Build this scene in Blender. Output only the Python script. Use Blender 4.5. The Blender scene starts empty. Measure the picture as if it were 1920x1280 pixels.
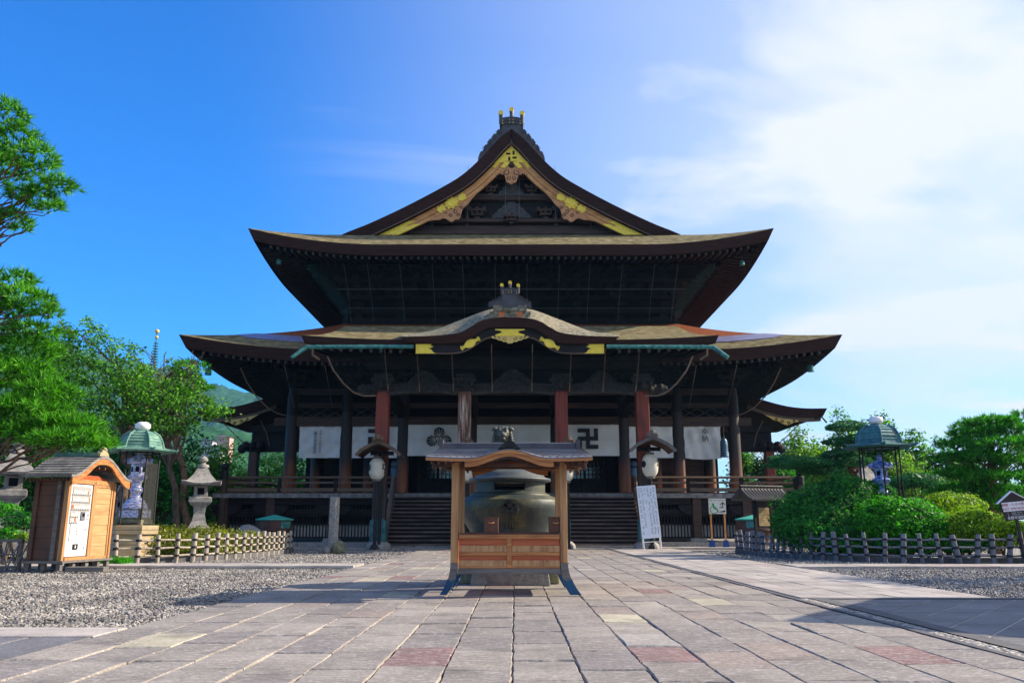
import bpy, math, random
import numpy as np
from mathutils import Vector, Matrix

random.seed(11)
rng = np.random.default_rng(11)
sc = bpy.context.scene
COL = sc.collection
PI = math.pi
rad = math.radians

# ------------------------------------------------------------------ camera
F_PX, PITCH, HCAM = 1534.0, rad(12.6), 1.0
cd = bpy.data.cameras.new("camera")
cd.sensor_width = 36.0
cd.lens = F_PX / 1920 * 36.0
cd.shift_x = -6.0 / 1920
cd.clip_end = 20000
cam = bpy.data.objects.new("camera", cd)
cam.location = (0, 0, HCAM)
cam.rotation_euler = (PI / 2 + PITCH, 0, 0)
COL.objects.link(cam)
sc.camera = cam

# ------------------------------------------------------------------ sun + sky + exposure
SUN_AZ, SUN_EL = rad(78), rad(31)          # azimuth from +Y towards +X
sd = bpy.data.lights.new("sun", 'SUN')
sd.energy = 5.0
sd.angle = rad(0.55)
sd.color = (1.0, 0.86, 0.68)
sun = bpy.data.objects.new("sun", sd)
sdir = Vector((math.sin(SUN_AZ) * math.cos(SUN_EL), math.cos(SUN_AZ) * math.cos(SUN_EL), math.sin(SUN_EL)))
sun.rotation_euler = sdir.to_track_quat('Z', 'Y').to_euler()
sun.location = (30, 5, 30)
COL.objects.link(sun)

world = bpy.data.worlds.new("World")
sc.world = world
world.use_nodes = True
wn, wl = world.node_tree.nodes, world.node_tree.links
wn.clear()
def wnode(t, **kw):
    n = wn.new(t)
    for k, v in kw.items(): setattr(n, k, v)
    return n
def wmath(op, a, b=None, clamp=False):
    n = wnode('ShaderNodeMath', operation=op, use_clamp=clamp)
    for i, q in enumerate((a, b)):
        if q is None: continue
        if isinstance(q, (int, float)): n.inputs[i].default_value = q
        else: wl.new(q, n.inputs[i])
    return n.outputs[0]
def wramp(v, lo, hi):
    n = wnode('ShaderNodeMapRange', interpolation_type='SMOOTHSTEP')
    wl.new(v, n.inputs[0]); n.inputs[1].default_value = lo; n.inputs[2].default_value = hi
    return n.outputs[0]
sky = wnode('ShaderNodeTexSky', sky_type='NISHITA', sun_disc=False, sun_elevation=SUN_EL, sun_rotation=SUN_AZ,
            altitude=400, air_density=1.0, dust_density=0.6, ozone_density=3.0)
hsv = wnode('ShaderNodeHueSaturation'); hsv.inputs['Saturation'].default_value = 1.32
hsv.inputs['Hue'].default_value = 0.498
wl.new(sky.outputs[0], hsv.inputs['Color'])
tc = wnode('ShaderNodeTexCoord')
sx = wnode('ShaderNodeSeparateXYZ'); wl.new(tc.outputs['Generated'], sx.inputs[0])
zz = wmath('MAXIMUM', sx.outputs[2], 0.03)
zz = wmath('ADD', zz, 0.12)
cx_ = wmath('DIVIDE', sx.outputs[0], zz); cy_ = wmath('DIVIDE', sx.outputs[1], zz)
cc = wnode('ShaderNodeCombineXYZ'); wl.new(cx_, cc.inputs[0]); wl.new(cy_, cc.inputs[1])
mp = wnode('ShaderNodeMapping'); wl.new(cc.outputs[0], mp.inputs[0])
mp.inputs['Rotation'].default_value = (0, 0, rad(-35)); mp.inputs['Scale'].default_value = (0.7, 1.15, 1)
mp.inputs['Location'].default_value = (1.9, 0.4, 0)
n1 = wnode('ShaderNodeTexNoise'); n1.inputs['Scale'].default_value = 1.1; n1.inputs['Detail'].default_value = 8
n1.inputs['Roughness'].default_value = 0.55; n1.inputs['Distortion'].default_value = 0.7
wl.new(mp.outputs[0], n1.inputs['Vector'])
mp2 = wnode('ShaderNodeMapping'); wl.new(tc.outputs['Generated'], mp2.inputs[0]); mp2.inputs['Scale'].default_value = (2.2, 2.2, 4.2)
mp2.inputs['Location'].default_value = (0.3, 0.0, 0.35)
n2 = wnode('ShaderNodeTexNoise'); n2.inputs['Scale'].default_value = 1.3; n2.inputs['Detail'].default_value = 8
n2.inputs['Roughness'].default_value = 0.55; n2.inputs['Distortion'].default_value = 0.4
wl.new(mp2.outputs[0], n2.inputs['Vector'])
# more haze and cloud on the sunny (right) side of the sky
side = wramp(sx.outputs[0], -0.36, 0.50)
wisp = wmath('MULTIPLY', wramp(n1.outputs[0], 0.46, 0.80), wramp(sx.outputs[0], -0.34, 0.0))
bank = wramp(wmath('ADD', wmath('MULTIPLY', side, 0.62), wmath('MULTIPLY', n2.outputs[0], 0.75)), 0.66, 1.12)
cloud = wmath('ADD', wmath('MULTIPLY', wisp, 0.7), wmath('MULTIPLY', bank, 1.0), clamp=True)
veil = wmath('MULTIPLY', side, wmath('ADD', wmath('MULTIPLY', n1.outputs[0], 0.35), 0.50))
back = wmath('MULTIPLY', wramp(wmath('MULTIPLY', sx.outputs[1], -1.0), 0.05, 0.6), 0.42)   # unseen bright cloud added behind the viewer to fill front faces
cloud = wmath('MAXIMUM', wmath('MAXIMUM', cloud, veil), back)
mixc = wnode('ShaderNodeMix', data_type='RGBA')
tint = wnode('ShaderNodeMix', data_type='RGBA', blend_type='MULTIPLY'); tint.inputs[0].default_value = 1
wl.new(hsv.outputs[0], tint.inputs[6]); tint.inputs[7].default_value = (0.20, 1.06, 1.62, 1)
wl.new(cloud, mixc.inputs[0]); wl.new(tint.outputs[2], mixc.inputs[6])
mixc.inputs[7].default_value = (5.35, 5.5, 5.8, 1)
bg = wnode('ShaderNodeBackground'); bg.inputs[1].default_value = 0.09
wl.new(mixc.outputs[2], bg.inputs[0])
wo = wnode('ShaderNodeOutputWorld'); wl.new(bg.outputs[0], wo.inputs[0])

vs = sc.view_settings
vs.view_transform = 'Standard'; vs.look = 'None'; vs.gamma = 1.0; vs.use_curve_mapping = False
vs.exposure = 1.0
sc.cycles.max_bounces = 6
sc.cycles.transparent_max_bounces = 16

# ------------------------------------------------------------------ survey: photo ray -> point at depth Y / on the ground
_c, _s = math.cos(PITCH), math.sin(PITCH)
def W(px, py, Y):
    yu = (640 - py) / F_PX
    k = Y / (_c - _s * yu)
    return ((px - 966) / F_PX * k, Y, HCAM + (_s + _c * yu) * k)
def WX(px, Y, z=2.0): return (px - 966) / F_PX * (Y * _c + (z - HCAM) * _s)
def WZ(py, Y): return W(966, py, Y)[2]

# ------------------------------------------------------------------ materials
M = {}
def new_mat(name):
    m = bpy.data.materials.new(name); m.use_nodes = True
    nt = m.node_tree; nt.nodes.clear()
    M[name] = m
    return m, nt.nodes, nt.links
def _ramp(nodes, stops):
    r = nodes.new('ShaderNodeValToRGB')
    e = r.color_ramp.elements
    e[0].position, e[0].color = stops[0][0], (*stops[0][1], 1)
    e[1].position, e[1].color = stops[-1][0], (*stops[-1][1], 1)
    for p, c in stops[1:-1]:
        q = e.new(p); q.color = (*c, 1)
    return r
def mat(name, stops, scale=3, rough=.8, metal=0, bump=0, bscale=None, stretch=(1, 1, 1), detail=6, grit=0, gscale=60,
        island=0, transl=0, tcol=None, spec=.5, rot=(0, 0, 0), lines=None, distort=0, alpha=1):
    m, N, L = new_mat(name)
    if not isinstance(stops[0], tuple) or not isinstance(stops[0][1], tuple):
        stops = [(.3, tuple(stops)), (.7, tuple(stops))] if not isinstance(stops[0], tuple) else [(.3 + .4 * i / (len(stops) - 1), c) for i, c in enumerate(stops)]
    out = N.new('ShaderNodeOutputMaterial'); b = N.new('ShaderNodeBsdfPrincipled')
    L.new(b.outputs[0], out.inputs[0])
    b.inputs['Roughness'].default_value = rough; b.inputs['Metallic'].default_value = metal
    b.inputs['Specular IOR Level'].default_value = spec
    t = N.new('ShaderNodeTexCoord'); mp = N.new('ShaderNodeMapping'); L.new(t.outputs['Object'], mp.inputs[0])
    mp.inputs['Scale'].default_value = stretch; mp.inputs['Rotation'].default_value = rot
    nz = N.new('ShaderNodeTexNoise'); nz.inputs['Scale'].default_value = scale; nz.inputs['Detail'].default_value = detail
    nz.inputs['Roughness'].default_value = .6; nz.inputs['Distortion'].default_value = distort
    L.new(mp.outputs[0], nz.inputs['Vector'])
    r = _ramp(N, stops); col = r.outputs[0]
    if transl and island:
        ge0 = N.new('ShaderNodeNewGeometry'); m0 = N.new('ShaderNodeMix'); m0.inputs[0].default_value = .42
        L.new(nz.outputs[0], m0.inputs[2]); L.new(ge0.outputs['Random Per Island'], m0.inputs[3]); L.new(m0.outputs[0], r.inputs[0])
    else: L.new(nz.outputs[0], r.inputs[0])
    def mul(col, fac_out, lo, hi, fmin=0., fmax=1.):
        mr = N.new('ShaderNodeMapRange'); L.new(fac_out, mr.inputs[0])
        mr.inputs[1].default_value = fmin; mr.inputs[2].default_value = fmax
        mr.inputs[3].default_value = lo; mr.inputs[4].default_value = hi
        mx = N.new('ShaderNodeMix'); mx.data_type = 'RGBA'; mx.blend_type = 'MULTIPLY'; mx.inputs[0].default_value = 1
        L.new(col, mx.inputs[6]); L.new(mr.outputs[0], mx.inputs[7])
        return mx.outputs[2]
    if grit:
        g = N.new('ShaderNodeTexNoise'); g.inputs['Scale'].default_value = gscale; g.inputs['Detail'].default_value = 3
        L.new(mp.outputs[0], g.inputs['Vector'])
        col = mul(col, g.outputs[0], 1 - grit, 1 + grit, .3, .7)
    if island:
        ge = N.new('ShaderNodeNewGeometry')
        col = mul(col, ge.outputs['Random Per Island'], 1 - island, 1 + island)
    hb = nz.outputs[0]
    if lines:                                  # (axis vector scale, count per metre, depth): fine board or layer lines
        ax, cnt, dark = lines
        sp = N.new('ShaderNodeSeparateXYZ'); L.new(t.outputs['Object'], sp.inputs[0])
        ml = N.new('ShaderNodeMath'); ml.operation = 'MULTIPLY'; ml.inputs[1].default_value = cnt; L.new(sp.outputs[ax], ml.inputs[0])
        fr = N.new('ShaderNodeMath'); fr.operation = 'FRACT'; L.new(ml.outputs[0], fr.inputs[0])
        gt = N.new('ShaderNodeMath'); gt.operation = 'GREATER_THAN'; gt.inputs[1].default_value = .07; L.new(fr.outputs[0], gt.inputs[0])
        col = mul(col, gt.outputs[0], dark, 1)
    L.new(col, b.inputs['Base Color'])
    if bump:
        if bscale:
            nb = N.new('ShaderNodeTexNoise'); nb.inputs['Scale'].default_value = bscale; nb.inputs['Detail'].default_value = 5
            L.new(mp.outputs[0], nb.inputs['Vector']); hb = nb.outputs[0]
        bp = N.new('ShaderNodeBump'); bp.inputs['Strength'].default_value = bump; bp.inputs['Distance'].default_value = .03
        L.new(hb, bp.inputs['Height']); L.new(bp.outputs[0], b.inputs['Normal'])
    last = b.outputs[0]
    if transl:
        tr = N.new('ShaderNodeBsdfTranslucent'); mx = N.new('ShaderNodeMixShader'); mx.inputs[0].default_value = transl
        if tcol:
            mm = N.new('ShaderNodeMix'); mm.data_type = 'RGBA'; mm.blend_type = 'MULTIPLY'; mm.inputs[0].default_value = 1
            L.new(col, mm.inputs[6]); mm.inputs[7].default_value = (*tcol, 1); L.new(mm.outputs[2], tr.inputs[0])
        else: L.new(col, tr.inputs[0])
        L.new(last, mx.inputs[1]); L.new(tr.outputs[0], mx.inputs[2]); last = mx.outputs[0]
    if alpha < 1:
        tp = N.new('ShaderNodeBsdfTransparent'); mx = N.new('ShaderNodeMixShader'); mx.inputs[0].default_value = alpha
        L.new(tp.outputs[0], mx.inputs[1]); L.new(last, mx.inputs[2]); last = mx.outputs[0]
    L.new(last, out.inputs[0])
    return m
def emit_mat(name, c, s):
    m, N, L = new_mat(name)
    out = N.new('ShaderNodeOutputMaterial'); e = N.new('ShaderNodeEmission')
    e.inputs[0].default_value = (*c, 1); e.inputs[1].default_value = s; L.new(e.outputs[0], out.inputs[0])

mat('dark_wood', [(.006, .006, .007), (.014, .012, .0125), (.028, .021, .018)], scale=2.5, stretch=(1, 1, 3), rough=.75, bump=.25, bscale=20, spec=.25)
mat('eave_wood', [(.004, .0045, .006), (.009, .008, .009)], scale=2, rough=.85, bump=.2, bscale=14, spec=.15)
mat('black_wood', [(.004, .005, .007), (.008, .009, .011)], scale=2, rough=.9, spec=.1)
mat('rafter_end', [(.05, .048, .046), (.11, .105, .10)], scale=6, rough=.8)
mat('carved_dark', [(.018, .018, .019), (.05, .047, .045), (.085, .08, .075)], scale=5, rough=.8, bump=.4, bscale=25)
mat('shingle', [(.07, .07, .085), (.15, .148, .165), (.24, .235, .25)], scale=5, stretch=(.6, 3, 3), rough=.6, bump=.3, bscale=25)
mat('brown_wood', [(.028, .017, .013), (.06, .033, .023), (.085, .05, .036)], scale=1.6, stretch=(.5, 1, 6), rough=.8, bump=.35, bscale=22, grit=.25)
mat('stair_wood', [(.04, .028, .025), (.10, .068, .056), (.20, .14, .11)], scale=1.2, stretch=(.6, 3, 5), rough=.75, bump=.3, bscale=18, grit=.3)
mat('column_wood', [(.022, .010, .008), (.075, .026, .014), (.15, .05, .022)], scale=1.3, stretch=(3, 3, .35), rough=.65, bump=.3, bscale=24, grit=.2)
def height_tone(name, lo, hi, z0, z1, **kw):
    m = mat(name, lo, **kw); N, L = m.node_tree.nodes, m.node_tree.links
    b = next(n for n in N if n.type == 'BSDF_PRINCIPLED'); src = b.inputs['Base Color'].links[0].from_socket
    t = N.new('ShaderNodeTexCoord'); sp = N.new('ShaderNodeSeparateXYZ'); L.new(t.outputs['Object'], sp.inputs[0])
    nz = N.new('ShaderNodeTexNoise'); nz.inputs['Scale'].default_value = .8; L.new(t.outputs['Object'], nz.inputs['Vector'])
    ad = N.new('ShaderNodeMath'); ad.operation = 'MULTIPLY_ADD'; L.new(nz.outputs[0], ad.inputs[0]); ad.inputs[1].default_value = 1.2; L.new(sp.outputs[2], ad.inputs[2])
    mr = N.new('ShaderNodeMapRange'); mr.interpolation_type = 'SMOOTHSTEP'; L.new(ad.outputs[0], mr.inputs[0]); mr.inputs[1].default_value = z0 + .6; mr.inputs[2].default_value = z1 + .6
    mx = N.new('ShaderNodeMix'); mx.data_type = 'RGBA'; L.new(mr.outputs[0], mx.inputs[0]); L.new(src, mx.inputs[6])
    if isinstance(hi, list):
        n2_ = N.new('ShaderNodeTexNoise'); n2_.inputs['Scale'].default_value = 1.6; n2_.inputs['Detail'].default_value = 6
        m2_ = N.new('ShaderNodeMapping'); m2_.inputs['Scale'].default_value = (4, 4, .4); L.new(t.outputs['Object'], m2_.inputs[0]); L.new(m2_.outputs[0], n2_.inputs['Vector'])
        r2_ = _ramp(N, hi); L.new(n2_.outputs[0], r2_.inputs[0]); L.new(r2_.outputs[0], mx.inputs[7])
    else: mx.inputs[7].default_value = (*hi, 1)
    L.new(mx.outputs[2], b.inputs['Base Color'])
def bark_red():
    m = mat('bark_red', [(.045, .034, .022), (.14, .11, .055), (.20, .175, .09), (.31, .28, .155)], scale=2.6, detail=12, rough=.95, bump=.9, bscale=45, grit=.55, gscale=70, spec=.1)
    N, L = m.node_tree.nodes, m.node_tree.links
    b = next(n for n in N if n.type == 'BSDF_PRINCIPLED'); src = b.inputs['Base Color'].links[0].from_socket
    t = N.new('ShaderNodeTexCoord'); sp = N.new('ShaderNodeSeparateXYZ'); L.new(t.outputs['Object'], sp.inputs[0])
    nz = N.new('ShaderNodeTexNoise'); nz.inputs['Scale'].default_value = .5; nz.inputs['Detail'].default_value = 5; L.new(t.outputs['Object'], nz.inputs['Vector'])
    ad = N.new('ShaderNodeMath'); ad.operation = 'MULTIPLY_ADD'; L.new(nz.outputs[0], ad.inputs[0]); ad.inputs[1].default_value = 1.6; L.new(sp.outputs[1], ad.inputs[2])
    mr = N.new('ShaderNodeMapRange'); mr.interpolation_type = 'SMOOTHSTEP'; L.new(ad.outputs[0], mr.inputs[0]); mr.inputs[1].default_value = -1.0; mr.inputs[2].default_value = .2
    g = N.new('ShaderNodeTexNoise'); g.inputs['Scale'].default_value = 14; g.inputs['Detail'].default_value = 4; L.new(t.outputs['Object'], g.inputs['Vector'])
    rr = _ramp(N, [(.3, (.13, .035, .016)), (.7, (.34, .10, .035))]); L.new(g.outputs[0], rr.inputs[0])
    mx = N.new('ShaderNodeMix'); mx.data_type = 'RGBA'; L.new(mr.outputs[0], mx.inputs[0]); L.new(src, mx.inputs[6]); L.new(rr.outputs[0], mx.inputs[7])
    L.new(mx.outputs[2], b.inputs['Base Color'])
bark_red()
height_tone('porch_red', [(.018, .013, .012), (.045, .026, .02), (.07, .035, .025)], [(.3, (.09, .013, .007)), (.5, (.23, .030, .011)), (.7, (.15, .034, .015))], 3.2, 4.2, scale=1.5, stretch=(4, 4, .4), rough=.6, bump=.3, bscale=26, grit=.25)  # darker towards the foot, red above
height_tone('hall_column', [(.09, .030, .014), (.26, .075, .024), (.44, .14, .04)], (.018, .010, .009), 2.7, 4.6, scale=1.3, stretch=(3, 3, .35), rough=.6, bump=.3, bscale=24, grit=.2)  # soot-dark top, reddish foot; sunlight also put into the foot's orange
mat('red_pillar', [(.08, .012, .007), (.22, .028, .011), (.15, .032, .015)], scale=1.5, stretch=(4, 4, .4), rough=.6, bump=.3, bscale=26, grit=.25)
mat('worn_pillar', [(.02, .012, .01), (.16, .06, .03), (.62, .55, .47)], scale=2.4, stretch=(5, 5, .35), rough=.7, bump=.4, bscale=20)
mat('rail_wood', [(.09, .055, .035), (.17, .11, .07)], scale=2, stretch=(.4, 3, 3), rough=.7, grit=.2)
mat('orange_wood', [(.22, .07, .018), (.40, .15, .038), (.52, .23, .07)], scale=2.2, stretch=(.5, 2, 9), rough=.55, bump=.2, bscale=16, grit=.12, distort=.8)
mat('orange_post', [(.24, .10, .034), (.42, .205, .075), (.50, .28, .115)], scale=2.2, stretch=(9, 9, .5), rough=.55, bump=.2, bscale=16, grit=.12)
mat('red_board', [(.22, .035, .008), (.38, .075, .016), (.46, .13, .03)], scale=2.0, stretch=(.45, 2, 7), rough=.5, bump=.2, bscale=12, grit=.12, distort=1.2)
mat('hafu_wood', [(.36, .14, .04), (.60, .27, .085), (.70, .36, .13)], scale=1.2, stretch=(1, 1, 2), rough=.7, bump=.25, bscale=18, grit=.2)
mat('carved_wood', [(.42, .18, .07), (.62, .31, .14)], scale=4, rough=.75, bump=.3, bscale=25, grit=.15)
mat('grey_wood', [(.10, .09, .085), (.19, .17, .155)], scale=2.4, stretch=(1, 3, 8), rough=.85, bump=.3, bscale=20, grit=.2)
mat('kiosk_shaded', [(.035, .014, .007), (.10, .038, .014), (.15, .06, .025)], scale=1.4, stretch=(1, 1, .6), rough=.6, bump=.2, bscale=18, lines=(2, 4.2, .45))  # kiosk wood with the shade of its side put into the colour
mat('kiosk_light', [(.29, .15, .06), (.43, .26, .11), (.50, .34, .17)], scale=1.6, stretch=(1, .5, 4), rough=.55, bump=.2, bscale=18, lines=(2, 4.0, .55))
mat('bark_roof', [(.05, .038, .025), (.15, .118, .06), (.22, .19, .095), (.34, .31, .17)], scale=2.6, detail=12, stretch=(1, 1, 1), rough=.95, bump=.9, bscale=45, grit=.55, gscale=70, spec=.1)
mat('bark_lichen', [(.07, .06, .04), (.20, .18, .12), (.42, .41, .36)], scale=6, rough=.95, bump=.9, bscale=30, grit=.55, gscale=45, spec=.1)
mat('bark_edge', [(.022, .012, .011), (.042, .020, .017), (.06, .03, .024)], scale=3, stretch=(.5, .5, 9), rough=.9, bump=.3, bscale=30, spec=.15, lines=(2, 18, .75))
mat('rust_copper', [(.40, .10, .025), (.60, .18, .05)], scale=5, rough=.6, bump=.2)
mat('metal_sheet', [(.16, .16, .30), (.27, .26, .40)], scale=2, rough=.45, metal=.3)
mat('tile_dark', [(.028, .028, .034), (.07, .066, .075)], scale=4, rough=.55, bump=.3, bscale=25)
mat('gold', [(.78, .52, .03), (.95, .70, .06)], scale=6, rough=.42, metal=.25, bump=.15, bscale=40, spec=.6)
mat('gold_dull', [(.50, .34, .07), (.80, .58, .18)], scale=12, rough=.55, metal=.15, bump=.3)
mat('verdigris', [(.015, .07, .075), (.035, .18, .165), (.10, .36, .30)], scale=5, rough=.7, metal=.15, bump=.2, grit=.2)
mat('patina_dark', [(.02, .075, .09), (.035, .14, .16), (.08, .24, .25)], scale=5, rough=.65, metal=.1, bump=.3)
mat('giboshi', [(.03, .07, .12), (.07, .14, .20)], scale=6, rough=.5, metal=.5)
mat('copper_roof', [(.05, .15, .13), (.11, .25, .20), (.22, .36, .27)], scale=4, rough=.75, bump=.2, grit=.15)
mat('copper_brown', [(.05, .025, .022), (.10, .05, .04)], scale=4, rough=.55, metal=.4)
mat('teal_paint', [(.02, .30, .24), (.05, .42, .33)], scale=4, rough=.6)
mat('bronze', [(.022, .036, .040), (.05, .062, .056), (.16, .145, .065)], scale=1.5, rough=.5, metal=.1, spec=.35, bump=.15, bscale=14, distort=.6, grit=.2, gscale=25)
mat('bronze_lid', [(.03, .045, .05), (.065, .082, .085), (.12, .125, .105)], scale=3, rough=.6, metal=.15, bump=.1, bscale=20)
mat('bronze_dark', [(.05, .056, .05), (.11, .115, .095)], scale=8, rough=.55, metal=.5, bump=.4, bscale=50)
mat('granite', [(.16, .15, .145), (.27, .26, .25), (.36, .35, .33)], scale=9, rough=.85, bump=.5, bscale=60, grit=.35, gscale=120)
mat('granite_dark', [(.10, .10, .10), (.20, .195, .19), (.30, .29, .27)], scale=4, rough=.9, bump=.5, bscale=40, grit=.35, gscale=80)
mat('lichen_stone', [(.05, .06, .03), (.16, .16, .09), (.25, .23, .16)], scale=6, rough=.95, bump=.6, bscale=40, grit=.3)
mat('tan_stone', [(.27, .20, .11), (.40, .32, .19), (.42, .26, .11)], scale=2, rough=.8, bump=.2, bscale=40, grit=.15, lines=(2, 2.4, .5))
mat('porcelain', [(.72, .73, .78), (.60, .62, .74), (.24, .28, .62), (.08, .11, .45)], scale=11, rough=.18, spec=.6, stretch=(1, 1, 1.6))
mat('porcelain_deep', [(.03, .06, .30), (.06, .12, .46), (.38, .45, .72), (.05, .10, .42)], scale=10, rough=.18, spec=.6)
mat('white_china', [(.72, .71, .70), (.82, .81, .80)], scale=3, rough=.3)
mat('plaster', [(.42, .40, .36), (.60, .57, .52)], scale=3, rough=.9, bump=.1)
mat('cloth', [(.76, .75, .72), (.88, .87, .85)], scale=2, rough=.95, bump=.15, bscale=6, transl=.2)
mat('ink', (.008, .008, .010), rough=.7)
mat('lantern_paper', [(.62, .58, .44), (.84, .82, .74)], scale=2.5, rough=.8, transl=.25, bump=.05, bscale=10)
mat('net', [(.006, .011, .011), (.011, .018, .018)], scale=3, rough=.9, spec=.1, alpha=.36)
mat('net_side', [(.02, .06, .055), (.04, .10, .09)], scale=3, rough=.9, spec=.1, alpha=.4)
mat('mesh_panel', [(.008, .010, .009), (.018, .02, .018)], scale=60, rough=.8, metal=0, alpha=.6)
mat('cord', [(.16, .105, .075), (.26, .18, .13)], scale=3, rough=.8)
mat('wire', (.12, .14, .15), rough=.6)
mat('bamboo', [(.20, .165, .13), (.36, .31, .25), (.44, .41, .34)], scale=3, stretch=(4, 4, .7), rough=.7, bump=.2, bscale=20, grit=.2, island=.15)
mat('bamboo_shaded', [(.11, .115, .14), (.20, .205, .24)], scale=3, stretch=(4, 4, .7), rough=.8, bump=.25, bscale=20, grit=.25, island=.2)  # bamboo with the right fence's blue shade put into the colour
mat('rope', (.02, .018, .016), rough=.9)
mat('iron', [(.012, .013, .014), (.03, .03, .03)], scale=8, rough=.6, metal=.5)
mat('white_paint', [(.56, .56, .57), (.62, .62, .63)], scale=2, rough=.35)
mat('glass_dark', (.012, .014, .016), rough=.1, spec=.8)
mat('display', [(.30, .30, .31), (.40, .39, .39)], scale=30, rough=.3)
mat('sign_white', [(.70, .72, .78), (.78, .80, .85)], scale=2, rough=.5)
mat('sign_cream', [(.66, .64, .56), (.74, .72, .64)], scale=2, rough=.5)
mat('sign_green', (.01, .33, .06), rough=.5)
mat('sign_red', (.38, .05, .08), rough=.5)
mat('sign_brown', [(.018, .010, .012), (.03, .018, .02)], scale=3, rough=.6)
mat('paper_tan', [(.45, .30, .12), (.58, .42, .20)], scale=3, rough=.8)
mat('blue_plastic', (.01, .06, .28), rough=.4)
mat('shoe_blue', [(.008, .045, .11), (.015, .085, .18)], scale=5, rough=.55, metal=.3)
mat('asphalt', [(.07, .07, .078), (.12, .12, .13)], scale=6, rough=.9, bump=.3, bscale=80, grit=.2, gscale=90)
mat('soil', [(.05, .045, .03), (.11, .095, .07)], scale=2, rough=.95, bump=.5, bscale=20, grit=.3)
mat('pink_wall', [(.55, .30, .25), (.62, .36, .30)], scale=2, rough=.8)
mat('pale_wall', [(.42, .42, .44), (.52, .52, .54)], scale=2, rough=.8)
mat('house_roof', [(.10, .11, .14), (.16, .17, .2)], scale=2, rough=.7)
mat('trunk_bark', [(.035, .024, .018), (.09, .06, .042), (.16, .11, .075)], scale=5, stretch=(2, 2, .5), rough=.95, bump=.7, bscale=18)
mat('pine_bark', [(.05, .03, .02), (.14, .08, .05), (.26, .17, .11)], scale=5, stretch=(2, 2, .6), rough=.95, bump=.8, bscale=16)
def leaf(name, a, b, c, transl=.35, rough=.5, isl=.45, scale=1.3):
    mat(name, [a, b, c], scale=scale, rough=rough, island=isl, transl=transl, tcol=(1.3, 1.35, .5), spec=.25, detail=3)
leaf('pine_bright', (.030, .17, .008), (.055, .25, .010), (.10, .34, .014))
leaf('pine_dark', (.012, .115, .014), (.03, .21, .018), (.07, .31, .02), transl=.5)
leaf('cloud_pine', (.006, .070, .026), (.013, .115, .036), (.03, .17, .045), transl=.25)
leaf('broad_green', (.020, .10, .010), (.055, .21, .014), (.13, .34, .022), transl=.45)
leaf('spring_green', (.06, .21, .014), (.11, .30, .02), (.20, .40, .03))
leaf('bg_green', (.010, .065, .014), (.025, .115, .018), (.06, .19, .022))
leaf('bush_green', (.016, .15, .008), (.04, .26, .010), (.08, .38, .012), transl=.45)
leaf('bush_deep', (.007, .09, .016), (.018, .16, .02), (.045, .25, .022), transl=.4)
leaf('bush_yellow', (.07, .19, .006), (.16, .32, .010), (.27, .40, .015), transl=.45)
leaf('hedge_olive', (.07, .10, .008), (.14, .18, .012), (.22, .24, .02))
leaf('maple_red', (.20, .035, .012), (.30, .07, .015), (.20, .14, .02))
leaf('willow', (.07, .20, .016), (.14, .29, .025), (.2, .35, .04))
leaf('forest_far', (.010, .06, .016), (.02, .095, .022), (.035, .13, .03), transl=.1)

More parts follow.
